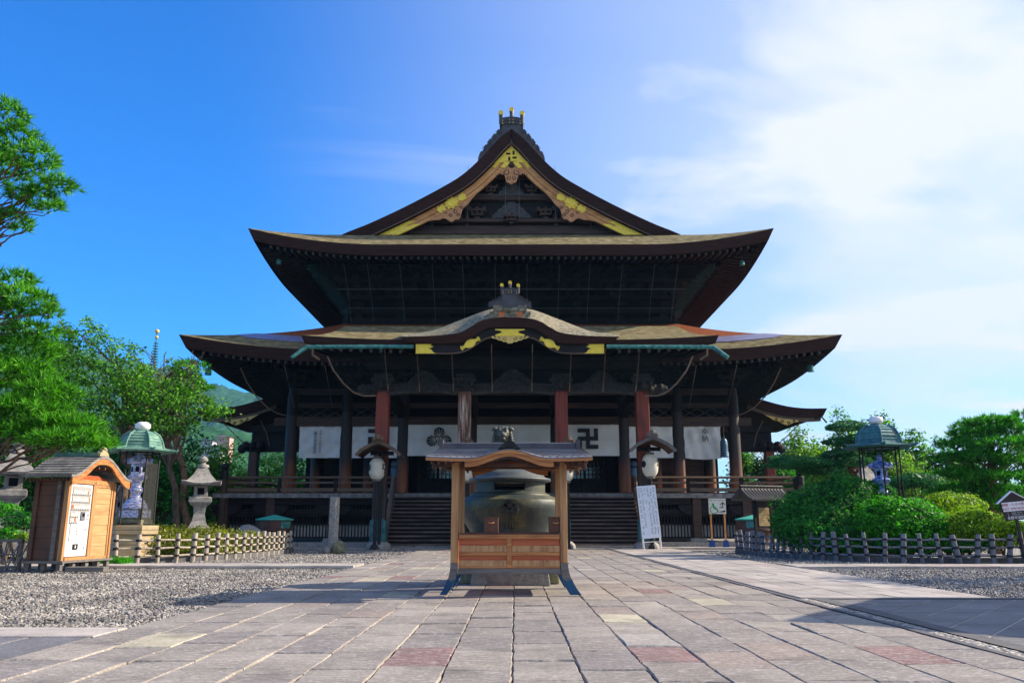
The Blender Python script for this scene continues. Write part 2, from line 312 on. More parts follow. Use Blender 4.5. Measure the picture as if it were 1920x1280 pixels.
# ------------------------------------------------------------------ mesh helpers
ORG = {}
def worg(o):
    v = Vector((0, 0, 0))
    while o is not None:
        v += o.location; o = o.parent
    return v
def np_obj(name, V, Fc, m, parent=None, org=None, smooth=False, loc=None):
    V = np.asarray(V, dtype=float)
    if org is None: org = worg(parent) if parent is not None else (loc or (0, 0, 0))
    V = V - np.array(org, dtype=float)
    me = bpy.data.meshes.new(name)
    me.from_pydata(V, [], Fc)
    if smooth: me.polygons.foreach_set('use_smooth', np.ones(len(me.polygons), dtype=bool))
    if m: me.materials.append(M[m] if isinstance(m, str) else m)
    me.update()
    o = bpy.data.objects.new(name, me)
    COL.objects.link(o)
    if parent is not None: o.parent = parent
    elif loc is not None: o.location = loc
    return o
class MB:
    def __init__(s): s.v = []; s.f = []
    def add(s, vs, fs):
        o = len(s.v); s.v += [tuple(q) for q in vs]; s.f += [tuple(i + o for i in f) for f in fs]; return s
    def box(s, x0, x1, y0, y1, z0, z1):
        return s.add([(x0, y0, z0), (x1, y0, z0), (x1, y1, z0), (x0, y1, z0), (x0, y0, z1), (x1, y0, z1), (x1, y1, z1), (x0, y1, z1)],
                     [(3, 2, 1, 0), (4, 5, 6, 7), (0, 1, 5, 4), (1, 2, 6, 5), (2, 3, 7, 6), (3, 0, 4, 7)])
    def cbox(s, c, sz):
        return s.box(c[0] - sz[0] / 2, c[0] + sz[0] / 2, c[1] - sz[1] / 2, c[1] + sz[1] / 2, c[2] - sz[2] / 2, c[2] + sz[2] / 2)
    def frus(s, c, a0, b0, a1, b1, z0, z1):        # tapered block, centred on c (x, y)
        x, y = c
        return s.add([(x - a0, y - b0, z0), (x + a0, y - b0, z0), (x + a0, y + b0, z0), (x - a0, y + b0, z0),
                      (x - a1, y - b1, z1), (x + a1, y - b1, z1), (x + a1, y + b1, z1), (x - a1, y + b1, z1)],
                     [(3, 2, 1, 0), (4, 5, 6, 7), (0, 1, 5, 4), (1, 2, 6, 5), (2, 3, 7, 6), (3, 0, 4, 7)])
    def beam(s, p0, p1, w, h, up=(0, 0, 1), ext=0):
        p0, p1 = Vector(p0), Vector(p1); d = (p1 - p0).normalized()
        p0 = p0 - d * ext; p1 = p1 + d * ext
        up = Vector(up); sd = d.cross(up)
        if sd.length < 1e-4: sd = d.cross(Vector((0, 1, 0)))
        sd.normalize(); u = sd.cross(d).normalized()
        vs = []
        for p in (p0, p1):
            for a, b in ((-1, -1), (1, -1), (1, 1), (-1, 1)): vs.append(p + sd * (a * w / 2) + u * (b * h / 2))
        return s.add(vs, [(0, 1, 2, 3), (7, 6, 5, 4), (0, 4, 5, 1), (1, 5, 6, 2), (2, 6, 7, 3), (3, 7, 4, 0)])
    def tube(s, pts, r, n=8, cap=True):
        pts = [Vector(p) for p in pts]; m = len(pts)
        rs = [r] * m if isinstance(r, (int, float)) else list(r)
        ref = Vector((0.31, 0.17, 0.94)); vs = []; fs = []
        prev = None
        for i, p in enumerate(pts):
            d = (pts[min(i + 1, m - 1)] - pts[max(i - 1, 0)]).normalized()
            a = d.cross(ref) if prev is None else (prev - d * prev.dot(d))
            if a.length < 1e-5: a = d.cross(Vector((1, 0, 0)))
            a.normalize(); b = d.cross(a); prev = a
            for k in range(n):
                t = 2 * PI * k / n
                vs.append(p + (a * math.cos(t) + b * math.sin(t)) * rs[i])
        for i in range(m - 1):
            for k in range(n):
                fs.append((i * n + k, i * n + (k + 1) % n, (i + 1) * n + (k + 1) % n, (i + 1) * n + k))
        if cap: fs += [tuple(range(n))[::-1], tuple((m - 1) * n + k for k in range(n))]
        return s.add(vs, fs)
    def lathe(s, prof, c=(0, 0, 0), n=28, sx=1, sy=1, rot=0):
        vs = []; fs = []; m = len(prof)
        for r, z in prof:
            for k in range(n):
                t = 2 * PI * k / n + rot
                vs.append((c[0] + r * sx * math.cos(t), c[1] + r * sy * math.sin(t), c[2] + z))
        for i in range(m - 1):
            for k in range(n):
                fs.append((i * n + k, i * n + (k + 1) % n, (i + 1) * n + (k + 1) % n, (i + 1) * n + k))
        if prof[0][0] > 1e-4: fs.append(tuple(range(n))[::-1])
        if prof[-1][0] > 1e-4: fs.append(tuple((m - 1) * n + k for k in range(n)))
        return s.add(vs, fs)
    def prism(s, poly, y0, y1, fn=None):           # polygon in (x, z), extruded along y; fn remaps the point
        n = len(poly)
        vs = [(x, y0, z) for x, z in poly] + [(x, y1, z) for x, z in poly]
        if fn: vs = [fn(*v) for v in vs]
        return s.add(vs, [tuple(range(n)), tuple(range(2 * n - 1, n - 1, -1))] + [(i, i + n, (i + 1) % n + n, (i + 1) % n) for i in range(n)])
    def grid(s, P, close=False):
        r, c = len(P), len(P[0])
        return s.add([q for row in P for q in row], [(i * c + j, i * c + j + 1, (i + 1) * c + j + 1, (i + 1) * c + j) for i in range(r - 1) for j in range(c - 1)])
    def strip(s, A, B):                             # ribbon between two polylines
        return s.grid([A, B])
    def ball(s, c, r, n=12, m=8, sz=1.0):
        return s.lathe([(r * math.sin(PI * i / m) if 0 < i < m else 1e-5, -r * sz * math.cos(PI * i / m)) for i in range(m + 1)], c, n)
    def build(s, name, m, parent=None, org=None, smooth=False, loc=None):
        o = np_obj(name, s.v, s.f, m, parent, org, smooth, loc)
        return o
def smooth_angle(o, ang=35):
    me = o.data
    me.polygons.foreach_set('use_smooth', np.ones(len(me.polygons), dtype=bool))
    try: me.set_sharp_from_angle(angle=rad(ang))
    except Exception: pass
    return o
def bevel(o, w=.01, seg=2):
    md = o.modifiers.new('bevel', 'BEVEL'); md.width = w; md.segments = seg; md.limit_method = 'ANGLE'; md.angle_limit = rad(40)
    return o
def empty(name, loc, rz=0):
    o = bpy.data.objects.new(name, None); o.location = loc; o.rotation_euler = (0, 0, rz); o.empty_display_size = .2
    COL.objects.link(o); return o
def tag(o, label=None, cat=None, group=None, kind=None):
    if label: o['label'] = label
    if cat: o['category'] = cat
    if group: o['group'] = group
    if kind: o['kind'] = kind
    return o
def copy_tree(o, parent=None):
    c = o.copy(); COL.objects.link(c)
    if parent is not None: c.parent = parent
    for ch in list(o.children): copy_tree(ch, c)
    return c
def text_mesh(body, size, name, m, mtx, parent, vertical=False, extrude=.002, align='CENTER', space=1.0, sx=1.0):
    cu = bpy.data.curves.new(name, 'FONT')
    cu.body = '\n'.join(body) if vertical else body
    cu.size = size; cu.align_x = align; cu.align_y = 'CENTER'; cu.extrude = extrude
    cu.space_line = space; cu.resolution_u = 3
    t = bpy.data.objects.new(name, cu); COL.objects.link(t)
    dg = bpy.context.evaluated_depsgraph_get(); dg.update()
    me = bpy.data.meshes.new_from_object(t.evaluated_get(dg))
    bpy.data.objects.remove(t); bpy.data.curves.remove(cu)
    me.name = name
    me.transform(mtx @ Matrix.Diagonal((sx, 1, 1, 1)))
    me.materials.clear(); me.materials.append(M[m])
    o = bpy.data.objects.new(name, me); COL.objects.link(o)
    if parent is not None: o.parent = parent
    return o
FRONT = Matrix.Rotation(PI / 2, 4, 'X')            # text plane facing -Y
def strokes(mb, x0, z0, w, h, y, cols, rows, fill=.8, seed=1, vert=True):
    """illegible brush marks: little stroke clusters in columns, proud of a board"""
    r = random.Random(seed)
    cw, chh = w / cols, h / rows
    for c in range(cols):
        n = rows if r.random() < .7 else int(rows * r.uniform(.35, .9))
        for k in range(n):
            if r.random() > fill: continue
            cx0, cz0 = x0 + (c + .5) * cw, z0 + h - (k + .5) * chh
            for q in range(3):
                a, b = r.uniform(-.3, .3) * cw, r.uniform(-.3, .3) * chh
                if q % 2: mb.box(cx0 + a - cw * .25, cx0 + a + cw * .2, y - .002, y, cz0 + b - chh * .05, cz0 + b + chh * .05)
                else: mb.box(cx0 + a - cw * .05, cx0 + a + cw * .05, y - .002, y, cz0 + b - chh * .25, cz0 + b + chh * .25)
def interp(tab, x):
    for (a, b), (c, d) in zip(tab, tab[1:]):
        if x <= c: return b + (d - b) * (x - a) / (c - a) if c != a else d
    return tab[-1][1]
def sm_tab(tab, n=40):
    """Catmull-Rom densified table of (x, y)"""
    P = [Vector((a, b)) for a, b in tab]; out = []
    for i in range(len(P) - 1):
        p0, p1, p2, p3 = P[max(i - 1, 0)], P[i], P[i + 1], P[min(i + 2, len(P) - 1)]
        k = max(3, n // (len(P) - 1))
        for j in range(k):
            t = j / k
            q = .5 * ((2 * p1) + (p2 - p0) * t + (2 * p0 - 5 * p1 + 4 * p2 - p3) * t * t + (3 * p1 - p0 - 3 * p2 + p3) * t ** 3)
            out.append((q.x, q.y))
    out.append(tab[-1])
    return out
# ================================================================== TEMPLE HALL
CX = -0.22
hall = empty('temple_hall', (CX, 42, 0))
tag(hall, 'huge dark wooden temple hall with two sweeping bark roofs and gilded gable', 'temple hall')

UP = [(0, 0), (3.95, 1.89), (5.53, 2.58), (7.62, 3.64), (9.71, 4.84), (10.79, 5.59), (11.84, 6.64), (12.73, 7.70), (13.5, 8.37)]
def prof_up(d): return interp(UPT, d)
UPT = sm_tab(UP, 48)
def prof_low(d): return .38 * d + .010 * d * d
class Hip:
    """hipped eave ring: front + both sides, corners lifted and pushed out"""
    def __init__(s, a, yf, yb, z0, prof, dm, lift, L, push, thick, slant):
        s.a, s.yf, s.yb, s.z0, s.prof, s.dm, s.lift, s.L, s.push, s.thick, s.slant = a, yf, yb, z0, prof, dm, lift, L, push, thick, slant
        s.len = yb - yf
    def pt(s, side, t, d, mode='top'):
        if side == 'F':
            e = s.a - abs(t); c = max(0, 1 - e / s.L) ** 2 * max(0, 1 - d / s.dm) ** 2
            x = t * (s.a - d) / s.a + math.copysign(s.push * c, t); y = s.yf + d - s.push * c
        else:
            c = max(0, 1 - t / s.L) ** 2 * max(0, 1 - d / s.dm) ** 2
            y = s.yf + d + t * (s.len - d) / s.len - s.push * c
            x = (s.a - d + s.push * c) * (1 if side == 'R' else -1)
        if mode == 'top': z = s.z0 + s.prof(d) + s.lift * c
        else:  # soffit
            z = s.z0 + s.lift * c - s.thick + .22 * (d - s.slant)
        return (CX + x, y, z)
    def ts(s, side, n=70):
        if side == 'F': return [s.a * math.sin(PI / 2 * q) * .35 + .65 * s.a * q for q in np.linspace(-1, 1, n)]
        return [s.len * q ** 1.7 for q in np.linspace(0, 1, 36)]
    def top(s, d0=0, d1=None, nd=12, sides='FLR'):
        mb = MB(); d1 = d1 or s.dm
        for sd in sides:
            g = [[s.pt(sd, t, d) for t in s.ts(sd)] for d in np.linspace(d0, d1, nd)]
            if sd == 'L': g = [r[::-1] for r in g]
            mb.grid(g)
        return mb
    def fascia(s):
        mb = MB()
        for sd in 'FLR':
            T = s.ts(sd)
            A = [s.pt(sd, t, 0) for t in T]
            B = [s.pt(sd, t, s.slant, 'soff') for t in T]
            A2 = [(p[0], p[1], p[2] - .03) for p in A]
            if sd == 'L': A, B, A2 = A[::-1], B[::-1], A2[::-1]
            mb.grid([B, A2, A])
        return mb
    def soffit(s, d1):
        mb = MB()
        for sd in 'FLR':
            T = s.ts(sd)
            g = [[s.pt(sd, t, d, 'soff') for t in T] for d in (s.slant, s.slant + .35, d1)]
            if sd == 'L': g = [r[::-1] for r in g]
            mb.grid(g[::-1])
        return mb
    def rafters(s, step, d0, d1, w, h, drop):
        mb, caps = MB(), MB()
        for sd in 'FLR':
            if sd == 'F': T = np.arange(-s.a + .5, s.a - .4, step)
            else: T = np.arange(.5, min(s.len, 30), step)
            for t in T:
                t = float(t)
                dl = d1
                if sd == 'F': dl = min(d1, max(d0 + .3, (s.a - abs(t)) * 1.0 + .3))
                else: dl = min(d1, max(d0 + .3, t + .3))
                p, q = Vector(s.pt(sd, t, d0, 'soff')), Vector(s.pt(sd, t, dl, 'soff'))
                if sd == 'F': q.x = p.x
                else: q.y = p.y
                p.z -= drop; q.z -= drop
                mb.beam(p, q, w, h)
                d = (q - p).normalized()
                caps.beam(p - d * .012, p, w * .9, h * .9)
        return mb, caps

# ---- upper (main) roof
U = Hip(13.5, 40, 86, 15.06, prof_up, 5.4, .86, 6.75, .06, .52, .24)
upper = U.top(0, 5.4, 15)
for sg in (-1, 1):      # gable roof slopes above the skirt
    pass
INN = [(13.5 - d, 15.06 + z) for d, z in UPT if d >= 3.7][::-1]     # ridge -> eave, half section
half = [(x, z) for x, z in INN]
def offs(poly, k):
    out = []
    for i, (x, z) in enumerate(poly):
        a = poly[max(i - 1, 0)]; b = poly[min(i + 1, len(poly) - 1)]
        dx, dz = b[0] - a[0], b[1] - a[1]; l = math.hypot(dx, dz)
        nx, nz = dz / l, -dx / l
        if i == 0: nx, nz = 0, -1 * 1.25
        out.append((x + nx * k, z + nz * k))
    # the underside starts on the centre line
    return [(max(p[0], 0), p[1]) for p in out]
YV = 43.72
for sg in (-1, 1):
    o0 = half
    A = [(CX + sg * x, YV, z) for x, z in o0]; B = [(CX + sg * x, 86, z) for x, z in o0]
    upper.grid([A, B] if sg > 0 else [B, A])
hall_roof = upper.build('upper_roof', 'bark_roof', hall, smooth=False)
smooth_angle(hall_roof, 40)
ed = U.fascia()
in1 = offs(half, .62)
for sg in (-1, 1):
    A = [(CX + sg * x, YV, z) for x, z in half]; A1 = [(CX + sg * x, YV + .02, z - .02) for x, z in offs(half, .04)]
    B = [(CX + sg * x, YV + .28, z) for x, z in in1]
    Cc = [(CX + sg * x, YV + 2.4, z) for x, z in in1]
    g = [A, A1, B, Cc]
    ed.grid(g if sg < 0 else [r[::-1] for r in g])
smooth_angle(ed.build('eave_edge', 'bark_edge', hall_roof), 30)
# pale drip line along the verge and thin trim under the bark edge
tr = MB()
in2 = offs(half, .60)
for sg in (-1, 1):
    tr.tube([(CX + sg * x, YV + .20, z - .03) for x, z in in2[1:]], .035, 5)
tr.build('verge_trim', 'rail_wood', hall_roof)
U.soffit(4.9).build('eave_soffit', 'eave_wood', hall_roof)
r1, c1 = U.rafters(.38, .55, 2.2, .13, .16, .10)
tag(r1.build('rafter_row', 'dark_wood', hall_roof), kind='stuff')
tag(c1.build('rafter_end', 'rafter_end', hall_roof), kind='stuff')
r1, c1 = U.rafters(.44, 2.1, 4.6, .15, .2, .42)
tag(r1.build('rafter_row', 'eave_wood', hall_roof), kind='stuff')
for sg in (-1, 1):      # rust coloured copper flashing at the foot of each gable slope
    q = MB(); x0 = 9.15
    q.grid([[(CX + sg * (x0 + .25 + k * 1.25 / 5 + w_), 44.2 - k * 3.2 / 5 * 1.0, 15.06 + prof_up(max(0.05, 4.0 - k * .66)) + .04) for w_ in (0, .42)] for k in range(6)])
    q.build('copper_flashing', 'rust_copper', hall_roof)
rb = MB(); rb.box(CX - .55, CX + .55, 44.2, 86, 23.2, 24.0); rb.box(CX - .7, CX + .7, 44.2, 86, 24.0, 24.15)
rb.build('ridge_box', 'tile_dark', hall_roof)

# ---- gable wall and its boards
GW = 45.3
gw = MB()
pl = [(CX + x, z - .35) for x, z in half]; pr = [(CX - x, z - .35) for x, z in half][::-1]
pl = [(x, max(z, 17.0)) for x, z in pl]; pr = [(x, max(z, 17.0)) for x, z in pr]
gw.prism([(CX - 9.0, 16.6)] + pr[:-1] + pl + [(CX + 9.0, 16.6)], GW, GW + .3)
gable = gw.build('gable_wall', 'dark_wood', hall)
g2 = MB()
for z0, z1, hw, y0 in ((16.95, 17.38, 8.9, GW - .35), (17.38, 17.62, 8.3, GW - .5), (17.62, 17.95, 7.6, GW - .3), (18.15, 18.35, 6.6, GW - .45), (19.55, 19.85, 4.6, GW - .35), (20.9, 21.15, 2.5, GW - .3)):
    g2.box(CX - hw, CX + hw, y0, GW, z0, z1)
for x in (-5.2, -2.6, 2.6, 5.2): g2.box(CX + x - .12, CX + x + .12, GW - .2, GW, 17.9, 19.6)
for x in (-2.55, 2.55): g2.box(CX + x - .14, CX + x + .14, GW - .22, GW, 19.8, 21.2)
g2.build('gable_beam', 'brown_wood', gable)
g3 = MB()
def bracket_blocks(mb, x, y, z, k):
    for j, (w_, h) in enumerate(((.5, 0), (1.3, .35), (1.9, .75))):
        mb.box(x - w_ * k / 2, x + w_ * k / 2, y - .35 - .1 * j, y, z + h * k, z + (h + .22) * k)
        if j:
            for q in (-1, 0, 1): mb.box(x + q * w_ * .4 * k - .12 * k, x + q * w_ * .4 * k + .12 * k, y - .40 - .1 * j, y, z + (h + .22) * k, z + (h + .42) * k)
def carving(mb, cx, z0, w, h, y0, y1, lobes=4):      # frog-leg strut outline with lobed feet
    pts = []
    for k in range(25):
        t = -1 + 2 * k / 24
        zz_ = h * (1 - abs(t) ** 1.5) + .10 * h * abs(math.sin(lobes * PI * abs(t)))
        pts.append((cx + t * w / 2, z0 + max(zz_, .06 * h)))
    mb.prism([(cx - w / 2, z0)] + pts + [(cx + w / 2, z0)], y0, y1)
carving(g3, CX, 18.36, 2.3, .95, GW - .5, GW - .3)
for sg in (-1, 1): carving(g3, CX + sg * 3.6, 18.36, 1.5, .6, GW - .5, GW - .3)
carving(g3, CX, 19.86, 1.5, .75, GW - .45, GW - .3)
g3.build('carved_strut', 'carved_dark', gable)
g6 = MB()
for x in (-4.4, -2.0, 2.0, 4.4): bracket_blocks(g6, CX + x, GW - .05, 18.36, .55)
for x in (-1.2, 1.2): bracket_blocks(g6, CX + x, GW - .05, 19.86, .45)
bracket_blocks(g6, CX, GW - .35, 17.96, .45)
for x in (-5.8, -3.2, -1.1, 1.1, 3.2, 5.8): g6.box(CX + x - .06, CX + x + .06, GW - .56, GW - .5, 17.45, 17.56)
g6.build('gable_bracket', 'brown_wood', gable)
MB().box(CX - .24, CX + .24, GW - .42, GW - .36, 19.85, 20.55).build('red_plaque', 'red_pillar', gable)
g4 = MB()
for x in (-2.55, -.35, .45, 2.55): g4.box(CX + x - .012, CX + x + .012, GW - .55, GW - .53, 18.2, 21.6)
for z in (19.78,): g4.box(CX - 4.5, CX + 4.5, GW - .55, GW - .535, z, z + .025)
for x in (-4.6, 4.6): g4.box(CX + x - .012, CX + x + .012, GW - .55, GW - .53, 17.7, 19.6)
g4.build('net_wire', 'wire', gable)

# bargeboards with gilt fittings and carved pendants
YB = 44.2
b_out = offs(half, .66)
def wid(k, n): return .62 - .14 * k / n
b_in = [tuple(np.array(p) + (np.array(q) - np.array(p)) * (wid(i, len(half)) / .66)) for i, (p, q) in enumerate(zip(b_out, offs(half, 1.32)))]
b_in[0] = (0, b_out[0][1] - .80)
ZB = 17.08
def clip_low(seg):
    out = []
    for p, q in zip(seg, seg[1:]):
        if p[1] >= ZB: out.append(p)
        if (p[1] - ZB) * (q[1] - ZB) < 0:
            t = (p[1] - ZB) / (p[1] - q[1]); out.append((p[0] + t * (q[0] - p[0]), ZB))
    if seg[-1][1] >= ZB:
        p, q = seg[-2], seg[-1]; t = (ZB - q[1]) / (q[1] - p[1] or -1e-6); out.append(q)
    return out
bo, bi = clip_low(b_out), clip_low(b_in)
def arc_pts(poly):
    L = [0]
    for p, q in zip(poly, poly[1:]): L.append(L[-1] + math.hypot(q[0] - p[0], q[1] - p[1]))
    return L
def along(poly, s):
    L = arc_pts(poly); s = max(0, min(1, s)) * L[-1]
    for i in range(len(L) - 1):
        if s <= L[i + 1] + 1e-9:
            t = (s - L[i]) / ((L[i + 1] - L[i]) or 1); return (poly[i][0] + t * (poly[i + 1][0] - poly[i][0]), poly[i][1] + t * (poly[i + 1][1] - poly[i][1]))
    return poly[-1]
for sg in (-1, 1):
    mb = MB()
    n = 40
    oo = [along(bo, k / n) for k in range(n + 1)]; ii = [along(bi, k / n) for k in range(n + 1)]
    for k in range(n):
        quad = [oo[k], oo[k + 1], ii[k + 1], ii[k]]
        mb.prism([(CX + sg * x, z) for x, z in quad], YB, YB + .16)
    board = mb.build('bargeboard', 'hafu_wood', hall)
    # groove lines
    ml = MB()
    ml.tube([(CX + sg * (o[0] * .38 + i[0] * .62), YB - .005, o[1] * .38 + i[1] * .62) for o, i in zip(oo, ii)], .014, 4)
    ml.build('groove', 'bark_edge', board)
    # dark weathering strip along the upper edge
    # gilt pieces
    gp = MB()
    def band(s0, s1, a0, a1, y, notch=0):
        m_ = 8
        for k in range(m_):
            u0, u1 = s0 + (s1 - s0) * k / m_, s0 + (s1 - s0) * (k + 1) / m_
            def lerp(u, a):
                o, i = along(bo, u), along(bi, u); return (CX + sg * (o[0] + (i[0] - o[0]) * a), o[1] + (i[1] - o[1]) * a)
            gp.prism([lerp(u0, a0), lerp(u1, a0), lerp(u1, a1), lerp(u0, a1)], y, y + .03)
    band(.005, .155, .02, .98, YB - .035)
    band(.155, .225, .02, .36, YB - .035); band(.155, .205, .66, 1.12, YB - .035)
    band(.155, .175, .30, .45, YB - .035)
    band(.875, .995, .02, 1.0, YB - .035); band(.81, .875, .02, .42, YB - .035); band(.845, .875, .62, 1.0, YB - .035)
    # peony rosette mid-board
    o, i = along(bo, .575), along(bi, .575); c = (CX + sg * (o[0] + i[0]) / 2, (o[1] + i[1]) / 2)
    o2 = along(bo, .62); o1 = along(bo, .53); dv = Vector((o2[0] - o1[0], o2[1] - o1[1])).normalized()
    dv = Vector((sg * dv.x, dv.y)); nv = Vector((-dv.y, dv.x))
    def flower(cx, cz, r1, r2, lob, y, thick=.04):
        poly = []
        for k in range(48):
            t = 2 * PI * k / 48; q = 1 + .13 * math.cos(lob * t)
            v = dv * (r1 * q * math.cos(t)) + nv * (r2 * q * math.sin(t)); poly.append((cx + v.x, cz + v.y))
        gp.prism(poly, y - thick, y)
    flower(c[0], c[1], .40, .32, 9, YB - .01, .05); flower(c[0], c[1], .28, .22, 5, YB - .06, .04)
    for e in (-1, 1):
        flower(c[0] + e * dv.x * .60, c[1] + e * dv.y * .60, .17, .20, 3, YB - .01)
        flower(c[0] + e * dv.x * .80, c[1] + e * dv.y * .80, .12, .22, 4, YB - .012)
    gp.build('gilt_fitting', 'gold', board)
    # lower carved pendant
    cp = MB()
    def lobe_poly(base, outs):
        cp.prism([(CX + sg * x, z) for x, z in base + outs], YB + .02, YB + .12)
    S = [.44 + .36 * k / 30 for k in range(31)]
    edge = [along(bi, s) for s in S]
    drop = []
    for k, s in enumerate(S):
        u = k / 30; p = edge[k]
        d = .16 + .70 * math.exp(-((u - .50) / .15) ** 2) + .30 * math.exp(-((u - .50) / .33) ** 2)
        d = d * (1 + .13 * math.sin(u * 34)) * min(1, 6 * u, 6 * (1 - u)) + .01
        drop.append((p[0] - .42 * d * .42, p[1] - d * .68))
    lobe_poly(edge, drop[::-1])
    pend = cp.build('carved_pendant', 'carved_wood', board)
    sp = MB()
    pc = along(bi, .62); 
    for (ox, oz, r) in ((-.16, -.24, .13), (-.34, -.45, .11), (.10, -.48, .11), (.42, -.28, .10), (-.5, .0, .10)):
        sp.tube([(CX + sg * (pc[0] + ox + r * (1 - .045 * k) * math.cos(k * .55)), YB + .015, pc[1] + oz + r * (1 - .045 * k) * math.sin(k * .55)) for k in range(14)], .018, 4)
    sp.build('scroll_groove', 'bark_edge', board)
# central carved pendant under the apex
za = bi[0][1]
cp = MB()
pts = []
for k in range(61):
    t = -1 + 2 * k / 60; u = abs(t)
    zz_ = za + .12 - 1.9 * u ** 1.05 * .92
    pts.append((CX + t * 2.15, zz_))
low = []
for k in range(61):
    t = 1 - 2 * k / 60; u = abs(t)
    d = .16 + .98 * math.exp(-(u / .17) ** 4) * (1 + .10 * math.cos(u * 40)) + .30 * math.exp(-((u - .32) / .2) ** 2) * (1 + .25 * math.sin(u * 30)) + .08 * math.sin(u * 40) * (u > .2)
    zz_ = za - .02 - 1.9 * u ** 1.05 * .92 - d * (1.25 if u < .3 else .9) * min(1, 5 * (1 - u) + .05)
    low.append((CX + t * 2.15, zz_))
cp.prism(pts + low[1:-1], YB + .02, YB + .13)
pend = cp.build('carved_pendant', 'carved_wood', gable)
sp = MB()
for (ox, oz, r) in ((-.32, -.86, .2), (.32, -.86, .2), (-.17, -1.22, .13), (.17, -1.22, .13), (-.85, -1.0, .12), (.85, -1.0, .12)):
    sg = 1 if ox > 0 else -1
    sp.tube([(CX + ox + sg * r * (1 - .05 * k) * math.cos(k * .5 + 2.2), YB + .012, za + oz + r * (1 - .05 * k) * math.sin(k * .5 + 2.2)) for k in range(13)], .02, 4)
sp.build('scroll_groove', 'bark_edge', gable)
fl = MB()
for k in range(9): fl.ball((CX + .14 * math.cos(k * 2 * PI / 9), YB + .02, za - .42 + .14 * math.sin(k * 2 * PI / 9)), .06, 7, 5)
fl.ball((CX, YB - .04, za - .42), .10, 8, 6)
fl.build('flower_boss', 'brown_wood', gable)
# manji cut on the gilt apex
MANJI = ["11101", "00101", "11111", "10100", "10111"]
def manji(mb, cx, cz, size, y0, y1):
    u = size / 5
    for r, row in enumerate(MANJI):
        for c, ch in enumerate(row):
            if ch == '1': mb.box(cx - size / 2 + c * u, cx - size / 2 + (c + 1) * u, y0, y1, cz + size / 2 - (r + 1) * u, cz + size / 2 - r * u)
    return mb
ap = MB(); zt = bo[0][1]
ap.prism([(CX, zt - .03), (CX + 1.0, zt - 1.12), (CX, zt - 1.02), (CX - 1.0, zt - 1.12)], YB - .045, YB - .012)
apx = ap.build('gilt_fitting', 'gold', gable)
u5 = .62 / 5; sl = MB(); mc = zt - .66
for (r, c0, w_, h_) in ((1, 0, 2, 1), (0, 3, 1, 2), (3, 3, 2, 1), (3, 1, 1, 2)):
    sl.box(CX - .31 + c0 * u5, CX - .31 + (c0 + w_) * u5, YB - .052, YB - .044, mc + .31 - (r + h_) * u5, mc + .31 - r * u5)
sl.box(CX - .33, CX + .33, YB - .051, YB - .044, mc - .345, mc - .33)
sl.build('manji_emblem', 'bark_edge', gable)

# ---- ridge ornament at the gable top
def ornament(yf, zb, zt_, hw_base, k, name='ridge_ornament', flat=False):
    """scalloped demon-tile with stepped head and three gilt-tipped horns. k = scale of the head"""
    mb = MB()
    def slope(x): return zb(x)
    # wings: scalloped outline above the roof line
    for sg in (-1, 1):
        x0, x1 = .42 * k, hw_base
        top = []; n = 6
        H0, H1 = zt_ - .60 * k, zb(x1) + (.12 if flat else .50) * k
        for q in range(n):
            for w_ in range(7):
                t = (q + w_ / 6) / n
                x = x0 + (x1 - x0) * t
                z = H0 + (H1 - H0) * t + (.22 * math.sin(PI * t) if not flat else 0) * k + .17 * k * math.sin(PI * w_ / 6)
                top.append((x, z))
        bot = [(x1, zb(x1) - .15 * k), (x0, zb(x0) - .1 * k)]
        mb.prism([(CX + sg * x, z) for x, z in top + bot], yf, yf + .35 * k)
    mb.box(CX - .62 * k, CX + .62 * k, yf - .05, yf + .5 * k, zb(0) - .3 * k, zt_ - .55 * k)
    o = mb.build(name, 'tile_dark', hall)
    hd = MB()
    pts = [(-.72, 0), (.72, 0), (.72, .42), (.36, .52), (0, .56), (-.36, .52), (-.72, .42)]
    hd.prism([(CX + a * k, zt_ - .55 * k + b * k) for a, b in pts], yf - .12 * k, yf + .5 * k)
    for zz_ in (.02, .21): hd.prism([(CX + a * k, zt_ - .55 * k + (zz_ + b) * k) for a, b in ((-.76, 0), (0, .06), (.76, 0), (.76, .05), (0, .11), (-.76, .05))], yf - .16 * k, yf - .11 * k)
    hd.build('ornament_head', 'tile_dark', o)
    gr = MB()
    for sg in (-1, 1):
        for q in range(5):
            t = (q + .5) / 6; x = .42 * k + (hw_base - .42 * k) * t
            z = (zt_ - .60 * k) + (zb(hw_base) + (.12 if flat else .5) * k - zt_ + .60 * k) * t + (-.02 if flat else .10) * k
            r = .15 * k
            gr.tube([(CX + sg * (x + r * (1 - .05 * j) * math.cos(j * .6)), yf - .012, z + r * (1 - .05 * j) * math.sin(j * .6)) for j in range(14)], .016 * k, 4)
    gr.build('scroll_groove', 'iron', o)
    for x, h in ((-.66, .40), (0, .62), (.66, .38)):
        hb = MB(); hb.tube([(CX + x * k, yf - .12 * k, zt_ - .50 * k), (CX + x * k, yf - .2 * k, zt_ + (h - .30) * k)], .115 * k, 10)
        hn = hb.build('horn', 'tile_dark', o)
        cpb = MB(); cpb.tube([(CX + x * k, yf - .36 * k, zt_ + (h - .24) * k), (CX + x * k, yf + .1 * k, zt_ + (h - .20) * k)], .14 * k, 14)
        cpb.build('gilt_cap', 'gold', o)
    gb = MB()
    for x, w_ in ((-.62, .17), (0, .22), (.62, .17)):
        for zz_, lift_ in ((.035, .05), (.225, .05)):
            zq = zt_ - .55 * k + (zz_ + (lift_ if x == 0 else 0)) * k
            gb.box(CX + (x - w_ / 1.6) * k, CX + (x + w_ / 1.6) * k, yf - .19 * k, yf - .155 * k, zq, zq + .065 * k)
    gb.build('gilt_band', 'gold', o)
    return o
